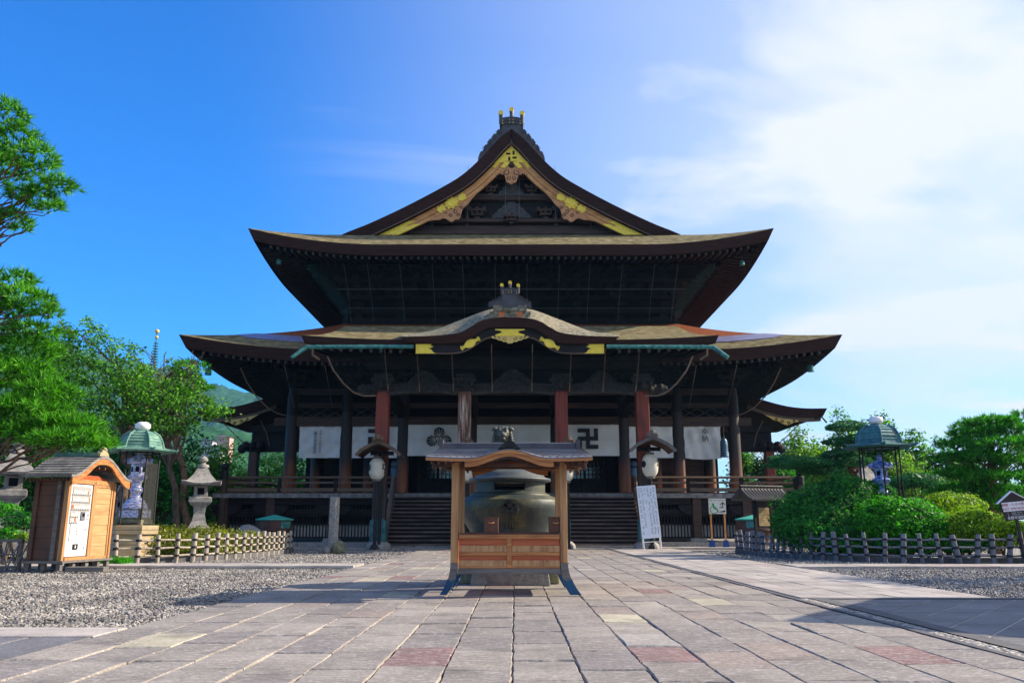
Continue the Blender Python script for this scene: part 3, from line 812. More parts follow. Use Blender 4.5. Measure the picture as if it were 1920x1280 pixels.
def zroof(x):
    return interp([(a, b) for a, b in half], abs(x))
orn = ornament(44.3, zroof, 24.45, 1.95, .95)

# ---- lower roof
Lw = Hip(15.58, 38, 80, 9.1, prof_low, 7.2, .70, 7.2, .16, .55, .26)
lowr = Lw.top(0, 7.2, 16).build('lower_roof', 'bark_red', hall)
smooth_angle(lowr, 40)
Lw.fascia().build('eave_edge', 'bark_edge', lowr)
Lw.soffit(4.6).build('eave_soffit', 'eave_wood', lowr)
r1, c1 = Lw.rafters(.36, .5, 2.2, .13, .15, .10)
tag(r1.build('rafter_row', 'dark_wood', lowr), kind='stuff'); tag(c1.build('rafter_end', 'rafter_end', lowr), kind='stuff')
r1, c1 = Lw.rafters(.42, 2.1, 4.4, .15, .2, .42)
tag(r1.build('rafter_row', 'eave_wood', lowr), kind='stuff')
def zlow(y): return 9.1 + prof_low(y - 38)
for sg in (-1, 1):
    ms = MB(); P = []
    for y in np.linspace(39.45, 40.7, 5):
        u = (y - 39.45) / 1.25
        P.append([(CX + sg * x, y, Lw.pt('F', sg * min(15.5, x * 15.58 / (15.58 - (y - 38))), y - 38)[2] + .06) for x in np.linspace(9.0, 13.9 - .9 * u - (.9 if u == 0 else 0), 8)])
    ms.grid(P if sg > 0 else [r[::-1] for r in P]); s_ = ms.build('metal_sheet', 'metal_sheet', lowr)
    md = s_.modifiers.new('solid', 'SOLIDIFY'); md.thickness = .03
# snow guard rail over the porch junction
sg_ = MB()
gx = np.linspace(-6.6, 6.6, 25)
def zsg(x): return zlow(40.4) + .30 - .012 * abs(x) ** 1.75 * (1 if abs(x) > 0 else 0) * .35
sg_.tube([(CX + x, 40.4, zsg(x)) for x in gx], .05, 6)
for x in gx: sg_.box(CX + x - .10, CX + x + .10, 40.36, 40.44, zsg(x) + .02, zsg(x) + .10)
sg_.build('snow_guard', 'grey_wood', lowr)

# upper storey wall between the two roofs
uw = MB(); uw.box(CX - 9.1, CX + 9.1, 45.0, 80, 10.5, 16.4)
uwall = uw.build('upper_wall', 'black_wood', hall)
ub = MB()
for z0, z1, y0, hw in ((11.95, 12.3, 44.5, 9.3), (12.55, 12.75, 44.4, 9.5), (13.4, 13.65, 44.7, 9.2), (14.2, 14.42, 44.5, 9.4), (11.6, 11.95, 44.3, 9.5)):
    ub.box(CX - hw, CX + hw, y0, 45.0, z0, z1); 
    for sg in (-1, 1): ub.box(CX + sg * hw - .15, CX + sg * hw + .15, 44.6, 70, z0, z1)
for x in (-8.6, -6.2, -3.7, -1.3, 1.3, 3.7, 6.2, 8.6): ub.box(CX + x - .2, CX + x + .2, 44.6, 45, 12.2, 14.6)
ub.build('upper_beam', 'dark_wood', uwall)
def bracket(mb, x, y, z, k=1.0, side=0):
    """stepped bearing blocks carrying the eaves"""
    for j, (w_, o, h) in enumerate(((.36, 0, 0), (1.0, .25, .32), (1.5, .6, .62), (1.9, .95, .92))):
        w_, o, h = w_ * k, o * k, h * k
        mb.box(x - w_ / 2, x + w_ / 2, y - o - .12 * k, y, z + h, z + h + .16 * k)
        if j:
            for q in (-1, 0, 1): mb.box(x + q * w_ * .42 - .11 * k, x + q * w_ * .42 + .11 * k, y - o - .2 * k, y - o + .06 * k, z + h + .16 * k, z + h + .32 * k)
        else: mb.box(x - .2 * k, x + .2 * k, y - .3 * k, y, z, z + .22 * k)
for x in (-8.6, -6.2, -3.7, -1.3, 1.3, 3.7, 6.2, 8.6):
    bm = MB(); bracket(bm, CX + x, 44.6, 12.9, 1.25); bm.build('bracket', 'dark_wood', uwall)
# upper bird net with its seams
nt = MB()
def unet(u, v):      # u -1..1, v 0 top .. 1 bottom
    hw = 10.6 - 1.5 * v - .7 * math.sin(PI * v)
    return (CX + u * hw, 41.3 + 2.7 * v + .25 * math.sin(PI * v), 14.45 - 2.65 * v - .05 * math.sin(PI * v))
nt.grid([[unet(u, v) for u in np.linspace(-1, 1, 21)] for v in np.linspace(0, 1, 9)])
unet_o = nt.build('bird_net', 'net', hall)
for sg in (-1, 1):
    ns = MB()
    ns.grid([[(lambda p, q: (p[0] + (q[0] - p[0]) * w_, p[1] + (q[1] - p[1]) * w_, p[2] + (q[2] - p[2]) * w_))(unet(sg, v), (CX + sg * (11.2 - 2.0 * v), 42.4 + 2.3 * v, 14.6 - 2.4 * v)) for w_ in (0, .5, 1)] for v in np.linspace(0, 1, 9)])
    ns.build('net_side', 'net_side', unet_o)
sw = MB()
for v in (.38, .70):
    sw.tube([Vector(unet(u, v)) + Vector((0, -.03, 0)) for u in np.linspace(-1, 1, 15)], .013, 4)
for u in (-.93, -.8, -.62, -.44, -.27, -.09, .09, .27, .44, .62, .8, .93):
    sw.tube([Vector(unet(u * 9.5 / (10.6 - 1.5 * v - .7 * math.sin(PI * v)), v)) + Vector((0, -.03, 0)) for v in np.linspace(0, .95, 9)], .010, 4)
sw.build('net_seam', 'wire', unet_o)

# ---- porch roof (two flat wings + undulating gable in the middle)
PA, PY = 8.78, 33.5
def pwing(x, y, top=True):
    d = y - PY; e = PA - abs(x); c = max(0, 1 - e / 4.6) ** 2 * max(0, 1 - d / 7) 
    if top: return 8.57 + .20 * c + .24 * d + .012 * d * d
    return 8.57 + .20 * c - .34 + .12 * d
pw = MB(); pe = MB(); ps = MB()
for sg in (-1, 1):
    xs = [sg * x for x in np.linspace(2.6, PA, 24)]
    ys = np.linspace(PY, 40.6, 14)
    def vx(x, y): return CX + x - sg * .28 * max(0, abs(x) - (PA - 1.2)) / 1.2 * min(1, (y - PY) / 1.5)
    g = [[(vx(x, y), y, pwing(x, y)) for x in xs] for y in ys]
    pw.grid(g if sg > 0 else [r[::-1] for r in g])
    A = [(CX + x, PY, pwing(x, PY)) for x in xs]; B = [(CX + x * .985, PY + .16, pwing(x, PY) - .34) for x in xs]
    pe.grid([B, A] if sg > 0 else [B[::-1], A[::-1]])
    A = [(vx(sg * PA, y), y, pwing(sg * PA, y)) for y in ys]; B = [(vx(sg * PA, y) - sg * .13, y + .16, pwing(sg * PA, y) - .34) for y in ys]
    pe.grid([B, A] if sg > 0 else [B[::-1], A[::-1]])
    g = [[(CX + x * .985, y, pwing(x, PY) - .34 + .17 * (y - PY - .16)) for x in xs] for y in (PY + .16, 40.4)]
    ps.grid(g[::-1] if sg > 0 else [r[::-1] for r in g[::-1]])
porch = pw.build('porch_roof', 'bark_roof', hall); smooth_angle(porch, 40)
pe.build('eave_edge', 'bark_edge', porch)
ps.box(CX - 4.4, CX + 4.4, 34.2, 40.3, 8.75, 8.80)
ps.build('eave_soffit', 'eave_wood', porch)
rf, rc = MB(), MB()
for x in np.arange(-8.4, 8.5, .42):
    if abs(x) < 4.6: continue
    z = pwing(x, PY) - .34
    rf.beam((CX + x, PY + .35, z - .09), (CX + x, 38.8, z + .5), .14, .18); rc.box(CX + x - .06, CX + x + .06, PY + .335, PY + .35, z - .16, z - .02)
tag(rf.build('rafter_row', 'eave_wood', porch), kind='stuff'); tag(rc.build('rafter_end', 'rafter_end', porch), kind='stuff')
# undulating (karahafu) centre, front edge surveyed
KY = 33.1
def kz(tab, Y): return sm_tab([(WX(957 + dx, Y, 9) - WX(957, Y, 9), WZ(py, Y)) for dx, py in tab], 40)
kf = kz([(0, 594.5), (28, 595.5), (54, 601), (78, 615), (100, 624.5), (150, 629.5), (205, 631)], KY)
kl = kz([(0, 611), (34, 611.5), (54, 618), (77, 633.5), (102, 641), (150, 641), (190, 640)], KY)
kb = kz([(0, 628), (36, 630), (53, 636), (77, 652), (102, 659.5), (150, 660), (178, 660)], KY)
kk = kz([(0, 577), (20, 578), (47, 582), (98, 601), (152, 621), (205, 630)], 38.0)
def kat(tab, q): # q 0..1 of half width
    return interp(tab, q * tab[-1][0])
nq = 41; Q = np.linspace(-1, 1, 2 * nq - 1)
W_f, W_l, W_b = kf[-1][0], kl[-1][0], kb[-1][0]
def kpt(q, v):
    s = math.copysign(1, q); a = abs(q)
    x = s * a * (W_f + (kk[-1][0] * 1.0 - W_f) * v); zf, zb_ = kat(kf, a), kat(kk, a)
    e = v ** .8
    return (CX + x, KY + (38.0 - KY) * v, zf + (zb_ - zf) * e)
kr = MB(); kr.grid([[kpt(q, v) for q in Q] for v in np.linspace(0, 1, 9)])
kroof = kr.build('karahafu_roof', 'bark_lichen', hall); smooth_angle(kroof, 50)
ke = MB()
A = [kpt(q, 0) for q in Q]
B = [(CX + math.copysign(abs(q) * W_l, q), KY + .18, kat(kl, abs(q))) for q in Q]
B2 = [(x, KY + .55, z + .02) for x, y, z in B]
ke.grid([B2, B, A])
for sg in (-1, 1): # end caps of the bark edge
    a, b, c = kpt(sg, 0), (CX + sg * W_l, KY + .18, kl[-1][1]), (CX + sg * W_l, KY + .6, kl[-1][1])
    d = kpt(sg, .12); ke.add([a, b, c, d], [(0, 1, 2, 3)])
    ke.add([kpt(sg, v) for v in (0, .5, 1)] + [(CX + sg * W_l, KY + 5 * v + .2, kl[-1][1] + v * .9) for v in (0, .5, 1)], [(0, 1, 4, 3), (1, 2, 5, 4)])
ke.build('eave_edge', 'bark_edge', kroof)
kbd = MB()
for q0, q1 in zip(Q, Q[1:]):
    def up(q): return (CX + math.copysign(abs(q) * W_b, q), kat(kl, min(1, abs(q) * W_b / W_l)) + .02)
    def dn(q): return (CX + math.copysign(abs(q) * W_b, q), kat(kb, abs(q)))
    kbd.prism([up(q0), up(q1), dn(q1), dn(q0)], KY + .35, KY + .52)
kboard = kbd.build('bargeboard', 'dark_wood', kroof)
kt = MB(); kt.tube([(dn(q)[0], KY + .34, dn(q)[1] + .02) for q in Q], .028, 5)
kt.build('bargeboard_trim', 'rail_wood', kroof)
gp = MB()
yg = KY + .31
for sg in (-1, 1):       # square gilt shoes with a cloud notch
    x1 = W_b * .995; zt_, zb_ = kat(kl, x1 / W_l) - .03, kat(kb, 1) + .01
    w_ = .86
    n_ = [(x1, zb_), (x1, zt_), (x1 - w_ * .78, zt_), (x1 - w_ * .70, zt_ - .07), (x1 - w_ * .86, zt_ - .10), (x1 - w_ * .72, zt_ - .16), (x1 - w_ * .60, zt_ - .19), (x1 - w_ * .76, zt_ - .24), (x1 - w_ * .86, zb_ + .05), (x1 - w_, zb_)]
    gp.prism([(CX + sg * x, z) for x, z in n_], yg, yg + .03)
    # oval shields riding the curve
    q = .42; xs_ = q * W_b; zc_ = (kat(kl, xs_ / W_l) + kat(kb, q)) / 2 + .02
    dz = (kat(kb, q + .03) - kat(kb, q - .03)); dx_ = .06 * W_b
    dv = Vector((dx_, dz)).normalized(); nv = Vector((-dv.y, dv.x))
    for (oc, r1_, r2_, lb, th) in ((0, .27, .17, 2, .05), (-.335, .075, .07, 3, .04), (.335, .075, .07, 3, .04), (-.41, .045, .10, 2, .04), (.41, .045, .10, 2, .04)):
        poly = []
        for k in range(32):
            t = 2 * PI * k / 32; m_ = 1 + .07 * math.cos(lb * t * 2)
            v = dv * (oc + r1_ * m_ * math.cos(t)) + nv * (r2_ * m_ * math.sin(t)); poly.append((CX + sg * (xs_ + v.x), zc_ + v.y))
        gp.prism(poly, yg - th + .03, yg + .03)
zc_ = kat(kl, 0)
def ks(pts): gp.prism([(CX + x, z) for x, z in pts], yg - .02, yg + .03)
t0 = zc_ - .06
hp = [(.62, 0), (.62, -.04), (.40, -.07), (.33, -.14), (.45, -.19), (.62, -.24), (.60, -.30)]
ks(hp + [(-x, z) for x, z in hp[::-1]] if False else [(x, t0 + z) for x, z in hp] + [(-x, t0 + z) for x, z in hp[::-1]])
gp.build('gilt_fitting', 'gold', kroof)
gd = MB()
half_s = [(0, -.62), (.10, -.60), (.16, -.54), (.28, -.55), (.36, -.49), (.48, -.48), (.56, -.42), (.70, -.40), (.80, -.33), (.74, -.30), (.5, -.31), (0, -.31)]
gd.prism([(CX + x, t0 + z) for x, z in half_s] + [(CX - x, t0 + z) for x, z in half_s[::-1][1:-1]], yg - .01, yg + .03)
gdo = gd.build('carved_pendant', 'gold_dull', kroof)
sp = MB()
for sg in (-1, 1):
    for (ox, oz, r) in ((.22, -.43, .085), (.45, -.39, .06), (.62, -.35, .04)):
        sp.tube([(CX + sg * (ox + r * (1 - .06 * k) * math.cos(k * .6)), yg - .015, t0 + oz + r * (1 - .06 * k) * math.sin(k * .6)) for k in range(12)], .011, 4)
sp.build('scroll_groove', 'bark_edge', gdo) if False else sp.build('scroll_groove', 'bark_edge', kroof)
# ridge box with red/white weathered stripes + ornament
rb = MB(); rb.box(CX - .86, CX + .86, KY + .1, KY + 5.2, kpt(0, 0)[2] - .05, kpt(0, 0)[2] + .28)
rb.box(CX - .70, CX + .70, KY + .02, KY + 5.2, kpt(0, 0)[2] + .28, kpt(0, 0)[2] + .52)
rbo = rb.build('ridge_box', 'bark_lichen', kroof)
rs = MB()
for x in (-.36, .40): rs.box(CX + x - .13, CX + x + .13, KY + .08, KY + .1, kpt(0, 0)[2] + .03, kpt(0, 0)[2] + .27)
rs.build('red_stripe', 'rust_copper', kroof)
zo = kpt(0, 0)[2] + .52
orn2 = ornament(KY + .05, lambda x: zo + .06 - .05 * abs(x), zo + .76, .90, .52, flat=True)

# gutters along the porch eave, copper green
for sg in (-1, 1):
    gt = MB(); x0, x1 = sg * 4.02, sg * 8.45
    z = WZ(650, 33.2)
    gt.tube([(CX + x0, 33.25, z + .02), (CX + x1, 33.25, z)], .082, 10)
    for k in range(5):
        x = x0 + (x1 - x0) * (k + .5) / 5; gt.tube([(CX + x - .05, 33.25, z), (CX + x + .05, 33.25, z)], .10, 10)
    gut = gt.build('gutter', 'verdigris', hall, smooth=False); smooth_angle(gut)
    g5 = MB(); g5.tube([(CX + x1, 33.25, z), (CX + sg * 8.98, 33.0, z - .5)], [.10, .085], 10)
    smooth_angle(g5.build('downspout', 'verdigris', gut))

# ---- porch pillars, beams, carved struts
PYY = 36.0
PX = [WX(p, PYY, 4.5) for p in (716, 870.5, 1053, 1206)]
for k, x in enumerate(PX):
    mb = MB(); w_ = .28
    mb.box(x - w_, x + w_, PYY - w_, PYY + w_, .95, 7.1)
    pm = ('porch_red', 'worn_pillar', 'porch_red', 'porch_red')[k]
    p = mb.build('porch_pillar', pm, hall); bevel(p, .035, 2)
    if k == 1: tag(p, 'porch pillar worn to bare streaky white wood')
    sh = MB(); sh.box(x - .33, x + .33, PYY - .33, PYY + .33, .30, 1.18); sh.box(x - .36, x + .36, PYY - .36, PYY + .36, 1.0, 1.06)
    for q in range(5): sh.frus((x - .22 + q * .11, PYY), .05, .335, .001, .335, 1.18, 1.27)
    sh.build('copper_shoe', 'patina_dark', p)
    st = MB(); st.lathe([(.55, -.02), (.55, .1), (.50, .2), (.40, .28), (.36, .31)], (x, PYY, 0), 20)
    smooth_angle(st.build('pillar_base', 'granite', p))
    cap = MB()
    for j, (w2, z0) in enumerate(((.34, 6.75), (.42, 6.95), (.5, 7.15), (.38, 7.35))): cap.box(x - w2, x + w2, PYY - w2, PYY + w2, z0, z0 + .16)
    for q in (-1, 1):
        cap.ball((x + q * .38, PYY - .28, 6.82), .16, 8, 6); cap.ball((x + q * .3, PYY - .36, 7.1), .14, 8, 6)
    cap.ball((x, PYY - .42, 7.0), .2, 8, 6)
    cap.build('bracket', 'carved_dark', p)
bm = MB()
for a, b in zip(PX, PX[1:]):
    n = 16; top = []; bot = []
    for k in range(n + 1):
        t = k / n; x = a + .3 + (b - a - .6) * t; arch = .10 * math.sin(PI * t)
        top.append((x, 7.08 + arch * .6)); bot.append((x, 6.60 + arch))
    bm.prism(top + bot[::-1], PYY - .2, PYY + .2)
for sg, xe in ((-1, PX[0]), (1, PX[3])):   # carved beam noses outside the corner pillars
    pts = [(.3, 6.62), (.7, 6.68), (.95, 6.60), (1.12, 6.72), (1.1, 6.95), (.9, 7.05), (.3, 7.1)]
    bm.prism([(xe + sg * a, b) for a, b in pts], PYY - .17, PYY + .17)
    for q, r in ((.55, .17), (.85, .2), (1.02, .13)): bm.ball((xe + sg * q, PYY - .12, 6.9), r, 8, 6)
pbeam = bm.build('porch_beam', 'carved_dark', hall)
for a, b, w_, h in ((PX[0], PX[1], 1.5, .55), (PX[1], PX[2], 1.75, .62), (PX[2], PX[3], 1.5, .55)):
    cs = MB(); carving(cs, (a + b) / 2, 7.12, w_, h, PYY - .12, PYY + .12, 3)
    for k in range(9):
        t = -1 + k / 4; cs.ball(((a + b) / 2 + t * w_ * .26, PYY - .14, 7.12 + h * (.55 - .35 * abs(t))), .11, 7, 5)
    cs.build('carved_strut', 'carved_dark', pbeam)
ub = MB(); ub.box(PX[0] - .8, PX[3] + .8, PYY - .15, PYY + .15, 7.78, 8.05); ub.box(PX[0] - .9, PX[3] + .9, PYY - .3, PYY + .02, 8.05, 8.3)
for k, x in enumerate((-4.4, -2.2, 2.2, 4.4)): ub.box(CX + x - .5, CX + x + .5, PYY - .35, PYY, 7.3 + .0, 7.78) if False else None
ub.build('eave_beam', 'dark_wood', pbeam)
gwl = MB(); gwl.prism([(CX - 3.9, 7.0), (CX + 3.9, 7.0), (CX + 3.9, 8.3), (CX + 1.8, 8.8), (CX + .9, 9.4), (CX - .9, 9.4), (CX - 1.8, 8.8), (CX - 3.9, 8.3)], PYY + .25, PYY + .4)
gwl.build('porch_gable_wall', 'black_wood', pbeam)
tb = MB()
for x in PX[0:4]:          # tie beams back to the hall
    n = 10; P = [(x, PYY + .2 + (41.9 - PYY) * k / n, 6.55 + .35 * math.sin(PI * k / n)) for k in range(n + 1)]
    for a, b in zip(P, P[1:]): tb.beam(a, b, .34, .55)
tb.build('rainbow_beam', 'eave_wood', pbeam)
# porch net with its rods
pn = MB()
def pnet(x, v):
    return (CX + x, 34.0 + 1.55 * v - .15 * math.sin(PI * v), 8.12 - 1.42 * v)
pn.grid([[pnet(x, v) for x in np.linspace(-5.75, 5.75, 13)] for v in np.linspace(0, 1, 7)])
PE = [(342, 668, 34.0), (331, 694, 34.3), (312, 719, 34.7), (294, 735, 35.1), (276, 742, 35.4), (252, 742, 35.6)]
pedge = {}
for sg in (-1, 1):
    E = [W(957 + dx, py, Y) for dx, py, Y in PE]; E = [(CX + sg * (x - W(957, py, Y)[0]), y, z) for (x, y, z), (dx, py, Y) in zip(E, PE)]
    pedge[sg] = E
    I = [(CX + sg * 5.75, 34.0 + 1.55 * v - .15 * math.sin(PI * v), 8.12 - 1.42 * v) for v in np.linspace(0, 1, len(E))]
    pn.grid([[tuple(np.array(i) + (np.array(e) - np.array(i)) * w_) for w_ in np.linspace(0, 1, 5)] for i, e in zip(I, E)])
pno = pn.build('bird_net', 'net', hall)
rd = MB()
for px in (723, 783, 848, 922, 998, 1070, 1134, 1197):
    x = WX(px, 34.5, 7.5) - CX
    rd.tube([Vector(pnet(x, v)) + Vector((0, -.05, .35 * (1 - v))) for v in np.linspace(0, 1, 7)], .026, 5)
for sg in (-1, 1): rd.tube([(x, y - .03, z) for x, y, z in pedge[sg]], .035, 5)
rd.build('net_rod', 'cord', pno)
for sg in (-1, 1):
    rc_ = MB(); rc_.tube([(CX + sg * 8.28, 33.6, 8.2), (CX + sg * 8.3, 33.7, 7.95), (CX + sg * 8.05, 33.9, 7.8)], .05, 6)
    rc_.build('net_rod', 'cord', pno)
# ---- lower eave nets left and right of the porch
ln = MB(); lr = MB()
LE = [(506, 690, 39.0), (494, 717, 39.6), (477, 743, 40.2), (456, 764, 40.8), (437, 775, 41.2), (421, 779, 41.5)]
for sg in (-1, 1):
    E = [W(957 + dx, py, Y) for dx, py, Y in LE]; E = [(CX + sg * (x - W(957, py, Y)[0]), y, z) for (x, y, z), (dx, py, Y) in zip(E, LE)]
    I = [(CX + sg * 5.6, 38.8 + 2.6 * v + .15 * math.sin(PI * v), 8.55 - 1.75 * v) for v in np.linspace(0, 1, len(E))]
    ln.grid([[tuple(np.array(i) + (np.array(e) - np.array(i)) * w_) for w_ in np.linspace(0, 1, 7)] for i, e in zip(I, E)])
    for x in (8.95, 10.9):
        lr.tube([(CX + sg * (x + .10 * v), 38.7 + 2.6 * v, 8.5 - 1.7 * v) for v in np.linspace(0, 1, 7)], .02, 5)
    lr.tube([(x, y - .03, z) for x, y, z in E], .03, 5)
lno = ln.build('bird_net', 'net', hall); lr.build('net_rod', 'cord', lno)

# ---- hall columns, beams, transoms, walls
HY = 42.0
HX = [WX(p, HY, 4.6) for p in (545, 649, 755.5, 884, 1043, 1170, 1272, 1378)]
def column(x, y, r, z0, z1, m='hall_column', cap=True):
    mb = MB(); mb.lathe([(r * 1.04, z0), (r, z0 + 1.5), (r * .97, z1 - .5), (r * .8, z1)], (x, y, 0), 18)
    c = mb.build('hall_column', m, hall); smooth_angle(c, 50)
    if cap:
        cb = MB(); bracket(cb, x, y + .35, z1 - .15, 1.0); cb.build('bracket', 'dark_wood', c)
    return c
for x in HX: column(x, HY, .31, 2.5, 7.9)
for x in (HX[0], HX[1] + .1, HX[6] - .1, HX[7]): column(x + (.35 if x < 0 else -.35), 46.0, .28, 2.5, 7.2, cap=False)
bms = MB(); trz = MB(); trl = MB()
for a, b in zip(HX, HX[1:]):
    bms.box(a + .2, b - .2, HY - .16, HY + .16, 5.92, 6.40); bms.box(a + .2, b - .2, HY - .13, HY + .13, 6.86, 7.12); bms.box(a + .1, b - .1, HY - .18, HY + .18, 7.55, 7.85)
    n = max(2, round((b - a) / 1.05)) if min(abs(a - CX), abs(b - CX)) > 5 else 0
    for k in range(n):
        x0, x1 = a + .3 + (b - a - .6) * k / n, a + .3 + (b - a - .6) * (k + 1) / n
        trl.beam((x0, HY, 6.42), (x1, HY, 6.84), .05, .05); trl.beam((x0, HY + .03, 6.84), (x1, HY + .03, 6.42), .05, .05)
        xm = (x0 + x1) / 2; trl.beam((xm - (x1 - x0) / 2, HY, 6.63), (xm, HY, 6.84), .03, .03) if False else None
    trz.box(a + .2, b - .2, HY + .3, HY + .34, 6.40, 7.6)
for sg, xe in ((-1, HX[0]), (1, HX[7])):
    bms.box(min(xe, xe + sg * .9), max(xe, xe + sg * .9), HY - .14, HY + .14, 5.95, 6.35)
    for z0, z1 in ((5.92, 6.4), (6.86, 7.12), (7.55, 7.85)): bms.box(xe - .15, xe + .15, HY + .2, 70, z0, z1)
tie = bms.build('tie_beam', 'brown_wood', hall); trl.build('lattice', 'carved_dark', tie); trz.build('transom_board', 'black_wood', tie)
# closed dark space above the beams, up to the eaves
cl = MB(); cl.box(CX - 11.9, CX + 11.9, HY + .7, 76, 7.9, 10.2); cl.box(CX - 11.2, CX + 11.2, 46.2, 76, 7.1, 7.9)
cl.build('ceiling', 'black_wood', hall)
iw = MB()
IX = 10.9
iw.box(CX - IX, CX - 5.3, 46.3, 46.5, 2.5, 7.2); iw.box(CX + 5.3, CX + IX, 46.3, 46.5, 2.5, 7.2)
iw.box(CX - IX, CX - IX + .2, 46.5, 76, 2.5, 7.2); iw.box(CX + IX - .2, CX + IX, 46.5, 76, 2.5, 7.2)
iw.box(CX - 5.3, CX + 5.3, 56, 56.2, 2.5, 7.2); iw.box(CX - 5.3, CX + 5.3, 46.3, 46.5, 5.6, 7.2)
for sg in (-1, 1): iw.box(CX + sg * 5.3 - .1, CX + sg * 5.3 + .1, 46.5, 56, 2.5, 7.2)
inner = iw.build('inner_wall', 'black_wood', hall)
for x0, x1, m in ((7.2, 10.7, 'brown_wood'), (-10.7, -7.2, 'dark_wood')):       # slatted shutters
    sh = MB(); sh.box(CX + x0, CX + x1, 46.2, 46.26, 2.6, 4.75)
    for z in np.arange(2.66, 4.7, .16): sh.box(CX + x0, CX + x1, 46.14, 46.2, z, z + .08)
    for x in (x0, (x0 + x1) / 2, x1): sh.box(CX + x - .06, CX + x + .06, 46.1, 46.14, 2.6, 4.8)
    sh.build('slatted_shutter', m, inner)
for sg in (-1, 1):         # lattice doors beside the open centre
    ld = MB(); x0, x1 = sorted((CX + sg * 3.0, CX + sg * 5.2))
    for x in np.linspace(x0, x1, 11): ld.box(x - .02, x + .02, 46.2, 46.25, 3.5, 4.9)
    for z in np.linspace(3.5, 4.9, 7): ld.box(x0, x1, 46.21, 46.24, z - .015, z + .015)
    for x in (x0, (x0 + x1) / 2, x1): ld.box(x - .06, x + .06, 46.15, 46.28, 2.5, 5.6)
    ld.box(x0, x1, 46.2, 46.25, 2.5, 3.5)
    ld.build('lattice_door', 'dark_wood', inner)
    MB().box(x0, x1, 46.29, 46.3, 3.5, 4.9).build('door_glass', 'glass_dark', inner)

# ---- veranda, railings, underfloor
VL, VR, VY = WX(405, 40, 2.4), WX(1500, 40, 2.4), 39.9
vf = MB(); vf.box(VL, VR, VY, 78, 2.30, 2.50)
ver = vf.build('veranda', 'brown_wood', hall)
ve = MB(); ve.box(VL - .1, VR + .1, VY - .10, VY - .002, 2.24, 2.46)
for x in np.arange(VL, VR, .42): ve.box(x, x + .40, VY - .125, VY - .1, 2.25, 2.45)
ve.build('floor_edge', 'granite_dark', ver)
vb = MB()
for z0, z1, y0 in ((1.95, 2.22, VY + .15), (1.52, 1.72, VY + .3)): vb.box(VL + .2, VR - .2, y0, y0 + .3, z0, z1)
vb.build('floor_beam', 'dark_wood', ver)
UX = [WX(p, 40.2, 1.2) for p in (420, 508, 625, 1306, 1400, 1480)] + [CX - 3, CX + 3]
for x in UX:
    up = MB(); up.box(x - .2, x + .2, VY + .05, VY + .45, .35, 2.3)
    po = up.build('floor_post', 'red_pillar' if False else 'brown_wood', hall)
    st = MB(); st.frus((x, VY + .25), .42, .35, .36, .3, .18, .37); st.build('post_base', 'granite', po)
    br = MB()
    for sg in (-1, 1):
        br.prism([(x + sg * .2, 1.9), (x + sg * .85, 1.9), (x + sg * .85, 1.72), (x + sg * .6, 1.5), (x + sg * .2, 1.42)], VY + .12, VY + .3)
    br.build('bracket', 'dark_wood', po)
lt = MB(); lp = MB(); lb = MB()
for x0, x1 in ((VL + .3, CX - 5.7), (CX + 5.7, VR - .3)):
    lp.box(x0, x1, VY + .55, VY + .6, .35, .98)
    lb.box(x0, x1, VY + .9, VY + 1.0, .35, 2.2)
    for z in (.36, 1.0, 1.38, 1.46): lt.box(x0, x1, VY + .40, VY + .5, z, z + .07)
    for x in np.arange(x0, x1, .155): lt.box(x, x + .055, VY + .42, VY + .47, .36, 1.95)
lt.build('underfloor_lattice', 'dark_wood', ver); lp.build('plaster_panel', 'plaster', ver); lb.build('underfloor_dark', 'black_wood', ver)
pln = MB(); pln.box(VL - .6, CX - 5.9, 38.4, 78, -.05, .20); pln.box(CX + 5.9, VR + .6, 38.4, 78, -.05, .20)
for x in np.arange(VL - .6, CX - 6.2, 1.7): pln.box(x, x + 1.68, 38.32, 38.4, -.05, .21)
for x in np.arange(CX + 5.9, VR, 1.7): pln.box(x, x + 1.68, 38.32, 38.4, -.05, .21)
pln.build('plinth', 'granite', hall)
def rail(x0, x1, y=40.05):
    mb = MB()
    mb.tube([(x0, y, 3.22), (x1, y, 3.22)], .055, 8)
    mb.box(x0, x1, y - .04, y + .04, 2.93, 3.02)
    mb.box(x0, x1, y - .07, y + .07, 2.55, 2.72)
    r = mb.build('railing', 'rail_wood', hall)
    q = MB()
    n = max(2, round(abs(x1 - x0) / 2.7))
    for k in range(n + 1):
        x = x0 + (x1 - x0) * k / n; q.box(x - .08, x + .08, y - .075, y + .075, 2.5, 3.18)
    q.build('rail_post', 'dark_wood', r)
rail(VL + .3, WX(735, 40, 3)); rail(WX(1190, 40, 3), VR - .2)
for sg, xe in ((-1, VL + .3), (1, VR - .2)):
    mb = MB(); 
    for z in (3.22, 2.97, 2.62): mb.beam((xe, 40.05, z), (xe, 76, z), .1, .1)
    mb.build('railing', 'rail_wood', hall)
def giboshi_post(x, y, z0, zt_, r, name, parent, mwood, mcap):
    mb = MB(); mb.lathe([(r, z0), (r, zt_ - .75)], (x, y, 0), 14)
    p = mb.build(name, mwood, parent); smooth_angle(p)
    c = MB(); c.lathe([(r * 1.06, zt_ - .76), (r * 1.06, zt_ - .38), (r * 1.15, zt_ - .37), (r * .95, zt_ - .33), (r * .62, zt_ - .30), (r * 1.05, zt_ - .24), (r * 1.12, zt_ - .16), (r * .75, zt_ - .06), (r * .15, zt_ - .01), (.004, zt_)], (x, y, 0), 16)
    for k in range(3): c.lathe([(r * 1.09, zt_ - .70 + k * .11), (r * 1.12, zt_ - .68 + k * .11), (r * 1.09, zt_ - .66 + k * .11)], (x, y, 0), 16)
    smooth_angle(c.build('finial', mcap, p))
    return p
